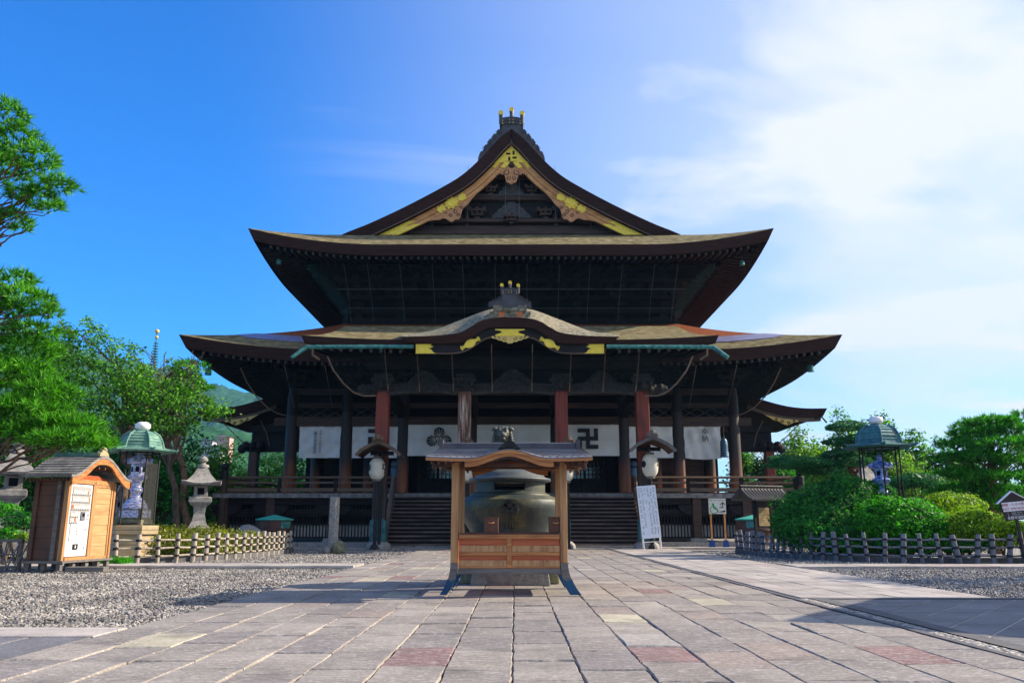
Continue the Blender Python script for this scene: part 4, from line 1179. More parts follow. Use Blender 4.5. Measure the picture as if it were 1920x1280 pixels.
giboshi_post(WX(420.5, 40, 3), 39.95, .3, WZ(868, 40), .17, 'newel_post', hall, 'brown_wood', 'iron')
giboshi_post(WX(1500, 40, 3), 39.95, .3, WZ(880, 40), .17, 'newel_post', hall, 'column_wood', 'iron')
# ---- main stairs
SXL, SXR = WX(727, 38, 1), WX(1203, 38, 1)
stp = MB(); stq = MB(); NST = 13
for k in range(NST):
    y = 37.0 + k * .22; z = 2.30 * (k + 1) / NST
    stp.box(SXL, SXR, y - .06, y + .30, z - .075, z); stq.box(SXL + .02, SXR - .02, y + .02, y + .10, z - 2.30 / NST, z - .076)
stairs = stp.build('staircase', 'stair_wood', hall); tag(stq.build('riser', 'dark_wood', stairs), kind='stuff')
sb = MB(); sb.box(SXL, SXR, 39.6, 39.85, 0, 2.28); sb.build('riser_back', 'black_wood', stairs)
for x in (SXL, SXR):
    st = MB(); st.prism([(36.85, 0), (39.85, 2.35), (39.85, 0)], x - .09, x + .09, fn=lambda a, b, c: (b, a, c))
    st.build('stringer', 'brown_wood', stairs)
bs = MB(); bs.box(SXL - .2, SXR + .2, 36.55, 37.0, -.05, .10); bs.build('bottom_step', 'granite_dark', stairs)
for sg, x in ((-1, SXL + .05), (1, SXR - .05)):
    xt = WX(738, 39.9, 3) if sg < 0 else WX(1189, 39.9, 3)
    giboshi_post(xt, 39.9, 2.3, WZ(863, 39.9), .15, 'newel_post', hall, 'column_wood', 'giboshi')
    mb = MB()
    for off, r in ((0, .06), (-.30, .045), (-.58, .06)):
        mb.tube([(xt, 39.8, 3.28 + off), (xt + (x - xt) * .3, 39.3, 3.05 + off), (x, 37.1, .98 + off)], r, 8)
    for t in (.35, .7, 1.0):
        mb.box(xt + (x - xt) * t - .05, xt + (x - xt) * t + .05, 39.8 - 2.7 * t - .05, 39.8 - 2.7 * t + .05, 2.62 - 2.3 * t, 3.2 - 2.25 * t)
    mb.build('stair_rail', 'rail_wood' if sg > 0 else 'grey_wood', stairs)

# ---- side porches (lean-to roofs sweeping outwards)
for sg in (-1, 1):
    YV2 = 50.0
    top = [(1415, 744), (1440, 752), (1475, 761), (1510, 765), (1551, 765)]
    low = [(1404, 757), (1440, 770), (1480, 779), (1515, 781), (1542, 780)]
    brd = [(1404, 764), (1440, 776), (1480, 786), (1510, 789), (1540, 788)]
    def cv(t): return [(WX(p, YV2, 8) - CX, WZ(y, YV2)) for p, y in t]
    T, Lo, Bd = sm_tab(cv(top), 20), sm_tab(cv(low), 20), sm_tab(cv(brd), 20)
    T = [(8.5, T[0][1] + 3.2)] + T; Lo = [(8.5, Lo[0][1] + 3.0)] + Lo; Bd = [(9, Bd[0][1] + 2.8)] + Bd
    mb = MB()
    A = [(CX + sg * x, YV2, z) for x, z in T]; B = [(CX + sg * x, YV2 + 9, z) for x, z in T]
    mb.grid([A, B] if sg > 0 else [B, A]); spo = mb.build('side_porch_roof', 'bark_roof', hall); smooth_angle(spo)
    mb = MB(); B = [(CX + sg * x, YV2 + .2, z) for x, z in Lo]; B2 = [(CX + sg * x, YV2 + 9, z) for x, z in Lo]
    mb.grid([B2, B, A] if sg > 0 else [A, B, B2])
    e0, e1 = T[-1], Lo[-1]
    mb.add([(CX + sg * e0[0], YV2, e0[1]), (CX + sg * e0[0], YV2 + 9, e0[1]), (CX + sg * e1[0], YV2 + 9, e1[1]), (CX + sg * e1[0], YV2, e1[1])], [(0, 1, 2, 3)])
    mb.build('eave_edge', 'bark_edge', spo)
    mb = MB()
    n = min(len(Lo), len(Bd))
    for k in range(1, 21):
        def g_(tab, t): return along(tab, t)
        a, b, c, d = g_(Lo[1:], (k - 1) / 20), g_(Lo[1:], k / 20), g_(Bd[1:], k / 20), g_(Bd[1:], (k - 1) / 20)
        mb.prism([(CX + sg * q[0], q[1]) for q in (a, b, c, d)], YV2 + .3, YV2 + .45)
    bb = mb.build('bargeboard', 'rail_wood', spo)
    # carved gilt pendant
    pc = [(1436, 776), (1446, 782), (1453, 787), (1461, 788), (1468, 793), (1478, 796), (1486, 793), (1491, 790), (1499, 790), (1497, 786), (1470, 784)]
    P = [(WX(p, YV2, 7.5), WZ(y, YV2)) for p, y in pc]
    mb = MB(); mb.prism([(CX + sg * (x - CX), z) for x, z in P], YV2 + .22, YV2 + .3); mb.build('carved_pendant', 'gold_dull', spo)
    mb = MB()
    for (px_, py_, r_) in ((1457, 785, .09), (1468, 789, .11), (1480, 792, .10), (1490, 788, .08)):
        xq, zq = CX + sg * (WX(px_, YV2, 7.5) - CX), WZ(py_, YV2)
        mb.tube([(xq + r_ * (1 - .05 * k) * math.cos(k * .6), YV2 + .21, zq + r_ * (1 - .05 * k) * math.sin(k * .6)) for k in range(13)], .022, 4)
    mb.build('scroll_groove', 'bark_edge', spo)
    mb = MB(); xi, xo = CX + sg * 11, CX + sg * 17.9
    # soffit rafters, side posts, beams
    mb.add([(CX + sg * 9.2, YV2 + .5, 9.2), (CX + sg * 18.6, YV2 + .5, WZ(782, YV2) + .02), (CX + sg * 18.6, YV2 + 8.5, WZ(782, YV2) + .02), (CX + sg * 9.2, YV2 + 8.5, 9.2)], [(0, 1, 2, 3)] if sg < 0 else [(3, 2, 1, 0)])
    mb.build('eave_soffit', 'eave_wood', spo)
    mb = MB(); mb.box(min(xi, CX + sg * 16.2), max(xi, CX + sg * 16.2), YV2 + 1.0, YV2 + 1.35, 5.4, 6.0)
    mb.box(min(xi, CX + sg * 16.2), max(xi, CX + sg * 16.2), YV2 + .8, YV2 + .95, 6.6, 7.0)
    mb.prism([(CX + sg * 11.0, 8.6), (CX + sg * 11.0, 6.0), (CX + sg * 16.2, 6.0), (CX + sg * 16.2, 6.8)], YV2 + 1.1, YV2 + 1.2)
    mb.build('porch_beam', 'dark_wood', spo)
    for x_ in (16.0,):
        mb = MB(); mb.box(CX + sg * x_ - .27, CX + sg * x_ + .27, YV2 + .9, YV2 + 1.45, .2, 5.5)
        po = mb.build('porch_pillar', 'column_wood' if sg < 0 else 'red_pillar', spo); bevel(po, .03)
        mb = MB(); mb.box(CX + sg * x_ - .4, CX + sg * x_ + .4, YV2 + .8, YV2 + 1.55, 5.4, 5.7)
        for q in (-1, 0, 1): mb.ball((CX + sg * x_ + q * .45, YV2 + .8, 5.75), .28, 8, 6)
        mb.ball((CX + sg * (x_ + .75), YV2 + 1.1, 5.6), .3, 8, 6)
        mb.build('carved_nose', 'dark_wood', spo)
    mb = MB(); mb.box(CX + sg * 13.6 - .25, CX + sg * 13.6 + .25, 55.5, 56, .2, 6.2); mb.build('porch_pillar', 'dark_wood', spo)
    mb = MB()
    mb.tube([(CX + sg * 12.2, YV2 + .6, 8.0), (CX + sg * 11.8, YV2 + .8, 6.8), (CX + sg * 11.6, YV2 + .9, 5.7)], .03, 5)
    mb.tube([(CX + sg * 15.6, YV2 + .6, 7.3), (CX + sg * 15.2, YV2 + .8, 6.5), (CX + sg * 15.0, YV2 + .9, 5.7)], .03, 5)
    mb.tube([(CX + sg * 17.8, YV2 + .4, 7.1), (CX + sg * 16.9, YV2 + .7, 6.2), (CX + sg * 16.3, YV2 + .9, 5.7)], .03, 5)
    mb.build('net_rod', 'cord', spo)
    mb = MB(); zg = WZ(783, YV2); mb.tube([(CX + sg * 18.7, YV2 + .2, zg), (CX + sg * 19.1, YV2 + .2, zg + .1), (CX + sg * 19.35, YV2 + .1, zg - .28)], .06, 6)
    mb.build('downspout', 'iron', spo)
# ================================================================== THINGS ON AND AROUND THE HALL
# ---- white banners between the columns
def banner(x0, x1, zt, zb, label, y=41.75, wave=.05, seed=0, sag=0):
    w, h = x1 - x0, zt - zb; xc = (x0 + x1) / 2
    r = random.Random(seed); ph = [r.uniform(0, 6) for _ in range(4)]
    nx, nz = 36, 14; V = []; Fc = []
    for j in range(nz + 1):
        for i in range(nx + 1):
            u, v = i / nx, j / nz
            d = wave * ((.4 + .6 * v) * math.sin(9 * u + ph[0] + 2 * v) + .6 * math.sin(21 * u + ph[1] - 4 * v) + .7 * math.sin(14 * (u + v) + ph[2]) + .5 * abs(math.sin(8 * (u - .8 * v) + ph[3])))
            V.append((xc - w / 2 + w * u, y + d, zt - h * v - sag * math.sin(PI * u) * v))
    for j in range(nz):
        for i in range(nx):
            a = j * (nx + 1) + i; Fc.append((a, a + 1, a + nx + 2, a + nx + 1))
    o = np_obj('banner', V, Fc, 'cloth', None, smooth=True, loc=(xc, y, zb))
    tag(o, label, 'banner', 'white banners hanging between the hall columns')
    s_ = MB(); s_.box(xc - w / 2 + .02, xc + w / 2 - .02, y - .11, y - .1, zt - h * .47, zt - h * .455); s_.build('seam', 'cloth', o)
    t_ = MB(); t_.tube([(xc - w / 2, y, zt + .01), (xc + w / 2, y, zt + .01)], .025, 6); t_.build('top_rope', 'cord', o)
    return o
zt_, zb_ = WZ(799.5, 41.75), WZ(858, 41.75)
bx = lambda a, b: (WX(a, 41.75, 5), WX(b, 41.75, 5))
zm = zb_ + .05
def btxt(o, chars, size, px, zc, name='lettering', sx=1.0):
    x = WX(px, 41.6, 5)
    org = worg(o)
    mt = Matrix.Translation((x - org.x, 41.62 - org.y, zc - org.z)) @ FRONT
    return text_mesh(chars, size, name, 'ink', mt, o, vertical=True, space=.92, sx=sx)
b1 = banner(*bx(560.5, 638), zt_, zb_, 'white banner with two columns of small black writing, leftmost on the hall front', seed=1)
btxt(b1, '平成二十七年四月吉日', .125, 600, zb_ + .80); btxt(b1, '善光寺信徒会', .20, 590.5, zb_ + .75)
b2 = banner(*bx(660, 745), zt_, zb_, 'white banner half hidden by the dark red porch pillar and left paper lantern', seed=2, wave=.035)
b3 = banner(*bx(764.5, 872), zt_ + .1, zb_ + .1, 'white banner with black three-leaf crest behind the worn white pillar', seed=3, wave=.02)
b4 = banner(*bx(894, 1032), zt_ + .1, zb_ + .1, 'plain white banner in the middle bay behind the burner roof', seed=4, wave=.025)
b5 = banner(*bx(1056, 1161), zt_ + .1, zb_ + .1, 'white banner with one large black manji beside the burner roof', seed=5, wave=.015)
b6 = banner(*bx(1180, 1262), zt_, zb_, 'white banner behind the bright red porch pillar and right paper lantern', seed=6, wave=.04)
b7 = banner(*bx(1283.5, 1352), zt_, zb_ - .02, 'crumpled white banner with two black characters, rightmost beside the bronze bell', seed=7, wave=.07, sag=.06)
btxt(b7, '奉納', .38, 1323, zt_ - .46); btxt(b6, '奉納', .38, 1216.5, zt_ - .46)
for b, px, size in ((b5, 1102.6, 1.03), (b2, 708, 1.0)):
    mb = manji(MB(), WX(px, 41.6, 5), (zt_ + zb_) / 2 + (.17 if b is b5 else .16), size, 41.60, 41.625); mb.build('manji_emblem', 'ink', b)
lc = MB(); gl = MB(); cx0 = WX(823, 41.6, 5)
for (dx, dz, a0) in ((0, .30, 90), (-.36, -.12, 200), (.36, -.12, -20)):
    cxx, czz = cx0 + dx, (zt_ + zb_) / 2 + .18 + dz; poly = []
    for k in range(28):
        t = 2 * PI * k / 28; q = .27 * (1 - .16 * math.exp(-((t - PI) / .45) ** 2)) * (1 + .03 * math.cos(7 * t)); a = rad(a0)
        poly.append((cxx + q * math.cos(t + a), czz + q * math.sin(t + a)))
    lc.prism(poly, 41.60, 41.62)
    for k in range(-3, 4):
        a = rad(a0) + k * .42
        gl.beam((cxx - .18 * math.cos(rad(a0)), 41.597, czz - .18 * math.sin(rad(a0))), (cxx - .18 * math.cos(rad(a0)) + .38 * math.cos(a) * (1 - .04 * k * k), 41.597, czz - .18 * math.sin(rad(a0)) + .38 * math.sin(a) * (1 - .04 * k * k)), .016, .004, up=(0, 1, 0))
lc.tube([(cx0, 41.61, (zt_ + zb_) / 2 + .25), (cx0 - .03, 41.61, (zt_ + zb_) / 2 - .2)], .02, 5)
lc.build('leaf_crest', 'ink', b3); gl.build('leaf_vein', 'cloth', b3)

# ---- large hanging bronze bell, small wind bells, lamps inside
def bell(name, x, y, ztop, r, h, label, cat, group=None, m='patina_dark', hang=.25):
    o = empty(name, (x, y, ztop - h)); tag(o, label, cat, group)
    mb = MB(); mb.lathe([(r * 1.05, 0), (r * 1.08, .04 * h), (r * .98, .10 * h), (r * .94, .5 * h), (r * .88, .82 * h), (r * .6, .95 * h), (.02, h)], (x, y, ztop - h), 20)
    for z in (.2, .62): mb.lathe([(r * .98, z * h), (r * 1.02, z * h + .02 * h), (r * .97, z * h + .04 * h)], (x, y, ztop - h), 20)
    smooth_angle(mb.build('bell_body', m, o))
    hb = MB(); hb.tube([(x, y, ztop - .02), (x, y, ztop + hang)], r * .16, 6); hb.tube([(x - r * .3, y, ztop), (x, y, ztop + r * .5), (x + r * .3, y, ztop)], r * .1, 6)
    hb.build('hanger', 'iron', o)
    return o
bell('temple_bell', WX(1360, 41, 4.5), 41.2, WZ(821, 41.2), .20, .95, 'green bronze bell hanging by the right hall column', 'bell', m='giboshi', hang=.6)
# lower eave corners and upper eave corners
for px, py, Y, r, lab in ((391, 690, 39.6, .16, 'green wind bell under the left tip of the lower roof'), (1519, 684, 39.6, .16, 'green wind bell under the right tip of the lower roof'),
                     (523, 486, 41.2, .13, 'green wind bell under the left tip of the upper roof'), (1391, 488, 41.2, .13, 'green wind bell under the right tip of the upper roof')):
    x, y, z = W(px, py, Y); bell('wind_bell', x, y, z, r, r * 2.1, lab, 'wind bell', 'wind bells at the roof corners', 'verdigris', hang=.35)
emit_mat('lamp_glow', (1.0, .42, .08), 1.6)
for px, py, Y, k, lab in ((1110, 885, 48, 1.0, 'glowing orange lamp inside the dark hall, the bigger of two'), (1138, 899, 50, .55, 'small glowing orange lamp low inside the dark hall')):
    x, y, z = W(px, py, Y); o = empty('hall_lamp', (x, y, 2.5)); tag(o, lab, 'lamp', 'lamps inside the hall')
    mb = MB(); mb.lathe([(.10 * k, -.16 * k), (.17 * k, .0), (.17 * k, .18 * k), (.08 * k, .26 * k)], (x, y, z), 6); mb.build('lamp_shade', 'lamp_glow', o)
    mb = MB(); mb.lathe([(.22 * k, z + .26 * k), (.05, z + .40 * k)], (x, y, 0), 6); mb.tube([(x, y, 2.5), (x, y, z - .16 * k)], .06, 6); mb.lathe([(.2, 2.5), (.12, 2.62)], (x, y, 0), 10)
    for q in range(6): mb.tube([(x + .18 * k * math.cos(q * PI / 3), y + .18 * k * math.sin(q * PI / 3), z - .05), (x + .18 * k * math.cos(q * PI / 3), y + .18 * k * math.sin(q * PI / 3), z + .26 * k)], .012, 4)
    mb.build('lamp_stand', 'iron', o)

# ---- paper lanterns on roofed posts
def lantern_set(px, py_top, py_bot, rw, post_dx, lab, labp, Y=35.2, trim_side='left'):
    x = WX(px, Y, 3.4); zt2, zb2 = WZ(py_top, Y), WZ(py_bot, Y); h = zt2 - zb2
    o = empty('lantern_post', (x + post_dx, Y + .1, 0)); tag(o, labp, 'lantern post', 'roofed lantern posts before the stairs')
    xp = x + post_dx
    mb = MB(); mb.tube([(x, Y + .05, 0.02), (x, Y + .05, zb2 - .06)], .075, 8); mb.tube([(xp, Y + .36, 0.02), (xp, Y + .36, zt2 + .35)], .07, 8); mb.lathe([(.2, 0), (.16, .12), (.09, .2)], (x, Y + .05, 0), 10); mb.build('pole', 'iron', o)
    rf = MB(); rw2 = rw; n = 20; T = []; B = []
    for k in range(n + 1):
        t = -1 + 2 * k / n; z = zt2 + .62 - .52 * abs(t) ** 1.5 * (1 - .06 * math.cos(9 * t))
        T.append((xp + t * rw2, z)); B.append((xp + t * rw2 * .985, z - .10 - .05 * math.cos(t * 3)))
    rf.prism(T + B[::-1], Y - .75, Y + .85)
    ro = rf.build('post_roof', 'brown_wood', o)
    e = MB()
    for k in range(n):
        e.beam((T[k][0], Y - .78, T[k][1] - .05), (T[k + 1][0], Y - .78, T[k + 1][1] - .05), .05, .13, ext=.01)
    e.tube([(xp, Y - .85, zt2 + .66), (xp, Y + .95, zt2 + .66)], .1, 8)
    for q in (-1, 1): e.ball((xp + q * .16, Y - .85, zt2 + .70), .10, 7, 5)
    e.ball((xp, Y - .85, zt2 + .78), .14, 8, 6)
    e.build('roof_trim', 'rail_wood' if trim_side == 'left' else 'grey_wood', ro)
    br = MB(); br.beam((xp - .5, Y + .36, zt2 + .2), (xp + .5, Y + .36, zt2 + .2), .12, .16); br.box(x - .05, x + .05, Y - .05, Y + .36, zt2 + .14, zt2 + .22); br.build('bracket_arm', 'dark_wood', o)
    L = empty('paper_lantern', (x, Y, zb2)); tag(L, lab, 'paper lantern', 'white paper lanterns before the stairs')
    r = .345; mb = MB(); prof = []
    m_ = 44
    for k in range(m_ + 1):
        v = k / m_; base = r * (1 - abs(2 * v - 1) ** 3.2 * .48); prof.append((base + .006 * math.sin(v * 2 * PI * 22), .06 + (h - .12) * v))
    mb.lathe(prof, (x, Y, zb2), 26); b = mb.build('paper_body', 'lantern_paper', L, smooth=True)
    mb = MB(); mb.lathe([(.18, -.02), (.2, .07)], (x, Y, zb2), 18); mb.lathe([(.2, h - .07), (.18, h + .03)], (x, Y, zb2), 18); mb.tube([(x, Y, zb2 + h), (x, Y, zt2 + .16)], .03, 5)
    mb.build('lantern_ring', 'grey_wood', L)
    def patch(a0, zc, poly, name, m):
        mb = MB(); vs = []
        for (u, w_) in poly:
            v = (zc + w_ - zb2 - .06) / (h - .12); rr = r * (1 - abs(2 * v - 1) ** 3.2 * .48) + .012
            a = a0 + u / rr; vs.append((x + rr * math.sin(a), Y - rr * math.cos(a), zc + w_))
        mb.add(vs, [tuple(range(len(vs)))]); return mb
    side = -1
    cm = patch(rad(-62), zb2 + h * .55, [(.15 * math.cos(t), .15 * math.sin(t)) for t in np.linspace(0, 2 * PI, 20)[:-1]], 'crest', 'ink')
    cm.build('crest', 'ink', b)
    mk = MB()
    for (u, w_, a, c_) in ((0, .16, .11, .05), (0, -.02, .11, .045), (-.05, .07, .03, .10), (.06, -.12, .035, .12)):
        q = patch(rad(66), zb2 + h * .52, [(u - a, w_ - c_), (u + a, w_ - c_), (u + a, w_ + c_), (u - a, w_ + c_)], 'mark', 'ink'); mk.add(q.v, q.f)
    mk.build('brush_mark', 'ink', b)
lantern_set(707, 857, 901, .92, 0.14, 'white paper lantern hanging left of the stairs under a brown curved roof', 'wooden lantern post with curved brown roof left of the stairs')
lantern_set(1219, 849, 896, .94, 0.03, 'white paper lantern hanging right of the stairs above the tall notice', 'wooden lantern post with dark curved roof right of the stairs', trim_side='right')
lantern_set(873, 862, 904, .90, 0.1, 'paper lantern peeking out behind the left post of the burner shelter', 'lantern post hidden behind left side of the burner shelter')
lantern_set(1061, 862, 904, .90, 0.1, 'paper lantern peeking out behind the right post of the burner shelter', 'lantern post hidden behind right side of the burner shelter')

# ================================================================== INCENSE SHELTER AND BURNER
SX, SY = WX(955, 12.4, 1), 12.925
sh = empty('incense_shelter', (SX, SY, 0)); tag(sh, 'small roofed orange wood shelter around the bronze incense burner', 'incense shelter')
yf, yb = 12.25, 13.65
for x_ in (-.795, .795):
    for y_ in (yf, yb):
        sg = 1 if x_ > 0 else -1
        mb = MB(); w_ = .052
        mb.box(SX + x_ - w_, SX + x_ + w_, y_ - w_, y_ + w_, .46, 1.95)
        p = mb.build('post', 'orange_post', sh); bevel(p, .008)
        ft = MB(); n = 8
        out = [(x_ - w_, .46), (x_ + w_, .46)]
        L_, R_ = [], []
        for k in range(n + 1):
            t = k / n; z = .46 - .44 * t; o = .14 * t ** 2.2
            L_.append((x_ + sg * o - w_, z)); R_.append((x_ + sg * o * 1.15 + w_ + (.02 * t if sg > 0 else .0), z))
        ft.prism([(SX + a, b) for a, b in L_ + R_[::-1]], y_ - w_, y_ + w_)
        ft.build('post_foot', 'grey_wood', p)
        so = MB()
        sub = [q for q in range(n + 1) if L_[q][1] < .27]
        poly = [(SX + L_[q][0] - .008, L_[q][1]) for q in sub] + [(SX + R_[q][0] + .008, L_[q][1]) for q in sub[::-1]]
        top_m = (poly[0][0] + poly[-1][0]) / 2
        poly = [poly[0]] + poly[1:] + [(top_m, poly[0][1] - .035)]
        so.prism(poly, y_ - w_ - .008, y_ + w_ + .008)
        so.build('metal_shoe', 'shoe_blue', p)
pn = MB(); pr_ = MB(); bt = MB(); lip = MB()
for y_ in (yf, yb):
    pr_.box(SX - .73, SX + .73, y_ - .05, y_ + .05, .795, .862); pr_.box(SX - .73, SX + .73, y_ - .045, y_ + .04, .56, .615); pr_.box(SX - .73, SX + .73, y_ - .045, y_ + .04, .385, .41)
    pr_.box(SX - .035, SX + .035, y_ - .052, y_ + .04, .39, .80)
    pn.box(SX - .73, SX + .73, y_ - .02, y_ + .02, .40, .80)
    for z in (.412, .618):
        for x0_, x1_ in ((-.73, -.037), (.037, .73)): lip.prism([(y_ - .042, z), (y_ - .021, z), (y_ - .021, z + .085), (y_ - .026, z + .085)], SX + x0_, SX + x1_, fn=lambda a, b, c: (b, a, c))
    bt.box(SX - .74, SX + .74, y_ - .05, y_ + .05, .305, .383)
for x_ in (-.795, .795):
    pr_.box(SX + x_ - .045, SX + x_ + .045, yf + .06, yb - .06, .795, .862); pn.box(SX + x_ - .02, SX + x_ + .02, yf + .06, yb - .06, .40, .80)
    bt.box(SX + x_ - .045, SX + x_ + .045, yf + .06, yb - .06, .305, .383)
pn.build('side_board', 'red_board', sh); lip.build('board_lip', 'orange_post', sh); o = pr_.build('rail', 'orange_wood', sh); bevel(o, .006); o = bt.build('bottom_rail', 'grey_wood', sh); bevel(o, .006)
cp_ = MB()
for y_ in (yf, yb): cp_.box(SX - .733, SX + .733, y_ - .055, y_ + .055, .863, .88)
cp_.build('rail_cap', 'copper_brown', sh)
# roof: front and back slopes meeting at a tiled ridge
EZ = 1.905; YE = 11.85; YRr = 12.925
def rs(x, t):            # t 0 eave .. 1 ridge, on the front slope
    hw = 1.20 - .13 * t ** .7
    hump = .20 * math.exp(-(x / .30) ** 2 * 1.0) * (1 - t) ** 1.2 if abs(x) < 1 else 0
    hump = (.125 * .5 * (1 + math.cos(PI * min(1, abs(x) / .58)))) * (1 - t) ** 1.4
    return EZ + .02 + .23 * t ** .75 + hump + .02 * (abs(x) / 1.2) ** 4 * (1 - t)
rfm = MB(); edg = MB(); fas = MB(); brd_ = MB(); raf = MB()
for mir in (0, 1):
    def Ym(y): return y if not mir else 2 * SY - y
    NC = 9
    for c in range(NC):          # shingle courses, each lapping the one below
        t0, t1 = c / NC, (c + 1) / NC
        xs = np.linspace(-1, 1, 49)
        A = []; B = []; A0 = []
        for q in xs:
            hw0, hw1 = 1.20 - .13 * t0 ** .7, 1.20 - .13 * t1 ** .7
            A.append((SX + q * hw0, Ym(YE + (YRr - YE) * t0), rs(q * hw0, t0) + .014)); B.append((SX + q * hw1, Ym(YE + (YRr - YE) * t1), rs(q * hw1, t1)))
            A0.append((SX + q * hw0, Ym(YE + (YRr - YE) * t0), rs(q * hw0, t0) - .004))
        g = [A0, A, B]; rfm.grid(g if not mir else [r_[::-1] for r_ in g])
        for k in range(23):
            xj = -1 + 2 * (k + (c % 2) * .5 + .25) / 23
            if abs(xj) > .97: continue
            z0, z1 = rs(xj * 1.12, t0) + .017, rs(xj * 1.10, t1) + .003
            edg.beam((SX + xj * (1.20 - .13 * t0 ** .7), Ym(YE + (YRr - YE) * t0), z0), (SX + xj * (1.20 - .13 * t1 ** .7), Ym(YE + (YRr - YE) * t1), z1), .006, .004)
    xs = np.linspace(-1.2, 1.2, 61)
    P0 = [(SX + x, rs(x, 0) - .004) for x in xs]; P1 = [(SX + x, rs(x, 0) - .042) for x in xs]
    for k in range(60):
        fas.prism([P0[k], P0[k + 1], P1[k + 1], P1[k]], Ym(YE - .005), Ym(YE + .03))
    # curved bargeboard below the hump
    bb_ = np.linspace(-.64, .64, 33)
    def kz0(x): return rs(x, 0) - .043
    def kz1(x): return kz0(x) - (.046 + .030 * min(1, abs(x) / .6)) - (.0 if abs(x) < .57 else 0)
    for a, b in zip(bb_, bb_[1:]):
        brd_.prism([(SX + a, kz0(a)), (SX + b, kz0(b)), (SX + b, kz1(b)), (SX + a, kz1(a))], Ym(YE + .012), Ym(YE + .06))
    for x in np.linspace(-1.12, 1.12, 23):
        if abs(x) < .62: continue
        raf.beam((SX + x, Ym(YE + .05), rs(1.0, 0) - .065), (SX + x, Ym(YE + .9), rs(1.0, 0) + .12), .035, .045)
# gable ends and inner faces of the two slopes
for sg in (-1, 1):
    pts = [(YE + .04, EZ - .03), (YE + .9, EZ + .12), (YRr, rs(1.07, 1) - .02), (YE + .4, rs(1.1, .5) - .03)]
    rfm.add([(SX + sg * 1.05, y, z) for y, z in ((YE + .1, EZ - .02), (YRr, EZ + .23), (2 * SY - YE - .1, EZ - .02))], [(0, 1, 2)])
roof = rfm.build('shelter_roof', 'shingle', sh)
edg.build('shingle_joint', 'iron', roof); fas.build('eave_board', 'orange_wood', roof); bo_ = brd_.build('bargeboard', 'orange_wood', roof); raf.build('rafter', 'column_wood', roof)
rdg = MB()
for Yr in (YRr,):
    rdg.prism([(Yr - .10, EZ + .24), (Yr + .10, EZ + .24), (Yr + .07, EZ + .335), (Yr, EZ + .355), (Yr - .07, EZ + .335)], SX - 1.07, SX + 1.07, fn=lambda a, b, c: (b, a, c))
    for sg in (-1, 1):
        rdg.box(SX + sg * 1.07 - .03, SX + sg * 1.07 + .03, Yr - .13, Yr + .13, EZ + .21, EZ + .39); rdg.box(SX + sg * 1.10 - .03, SX + sg * 1.10 + .03, Yr - .09, Yr + .09, EZ + .18, EZ + .25)
rdo = rdg.build('ridge_cap', 'tile_dark', roof)
fx = MB(); zf_ = rs(0, 0) + .02    # carved tile at the crown of the hump
fx.lathe([(.10, 0), (.11, .03), (.04, .08)], (SX, YE + .12, zf_ - .01), 12)
fx.prism([(SX - .16, zf_), (SX + .16, zf_), (SX + .10, zf_ + .06), (SX + .06, zf_ + .11), (SX - .06, zf_ + .11), (SX - .10, zf_ + .06)], YE + .03, YE + .12)
fx.build('ridge_ornament', 'iron', roof)
bm_ = MB()
for y_ in (yf, yb):
    bm_.box(SX - 1.08, SX + 1.08, y_ - .045, y_ + .045, 1.835 if y_ == yf else 1.895, 1.895 if y_ == yf else 1.95)
    for sg in (-1, 1): bm_.prism([(SX + sg * 1.08, 1.895), (SX + sg * 1.13, 1.88), (SX + sg * 1.15, 1.82), (SX + sg * 1.12, 1.78), (SX + sg * 1.08, 1.835)], y_ - .035, y_ + .035)
for x_ in (-.795, .795): bm_.box(SX + x_ - .045, SX + x_ + .045, yf - .36, yb + .36, 1.896, 1.94)
for x_ in (-.3, .3): bm_.box(SX + x_ - .02, SX + x_ + .02, yf - .33, yf + .05, 1.896, 1.96)
bmo = bm_.build('roof_beam', 'column_wood', sh); bevel(bmo, .006)  # dark wood colour stands for the shade under the shelter eaves

YBU = 14.9
BX, BY = WX(956, YBU, 1.3), YBU
bu = empty('incense_burner', (BX, BY, 0)); tag(bu, 'big round bronze incense burner with lid, black leaf crest and lion on top', 'incense burner')
mb = MB(); mb.lathe([(.48, .50), (.56, .62), (.68, .85), (.81, 1.05), (.91, 1.24), (.935, 1.33), (.90, 1.42), (.79, 1.48), (.715, 1.50), (.71, 1.52), (.66, 1.535), (.635, 1.56)], (BX, BY, 0), 72)
smooth_angle(mb.build('bowl', 'bronze', bu), 40)
mb = MB(); rn = .63; n = 72      # neck ring with smoke openings
for k in range(n):
    a0, a1 = 2 * PI * k / n, 2 * PI * (k + 1) / n; am = (a0 + a1) / 2
    op = abs((am - 3 * PI / 2 + PI) % (2 * PI) - PI) < .47 or abs((am - PI / 2 + PI) % (2 * PI) - PI) < .47
    for z0, z1 in (((1.56, 1.585), (1.71, 1.74)) if op else ((1.56, 1.74),)):
        P_ = [(BX + rn * math.cos(a), BY + rn * math.sin(a)) for a in (a0, a1)]; Q_ = [(BX + (rn - .05) * math.cos(a), BY + (rn - .05) * math.sin(a)) for a in (a0, a1)]
        mb.add([(*P_[0], z0), (*P_[1], z0), (*P_[1], z1), (*P_[0], z1), (*Q_[0], z0), (*Q_[1], z0), (*Q_[1], z1), (*Q_[0], z1)], [(0, 1, 2, 3), (7, 6, 5, 4), (3, 2, 6, 7), (1, 0, 4, 5)])
mb.build('neck_ring', 'bronze', bu)
mb = MB(); mb.lathe([(.54, .9), (.54, 1.55)], (BX, BY, 0), 24); mb.lathe([(.53, 1.5), (.001, 1.49)], (BX, BY, 0), 24); mb.build('ash_bed', 'black_wood', bu)
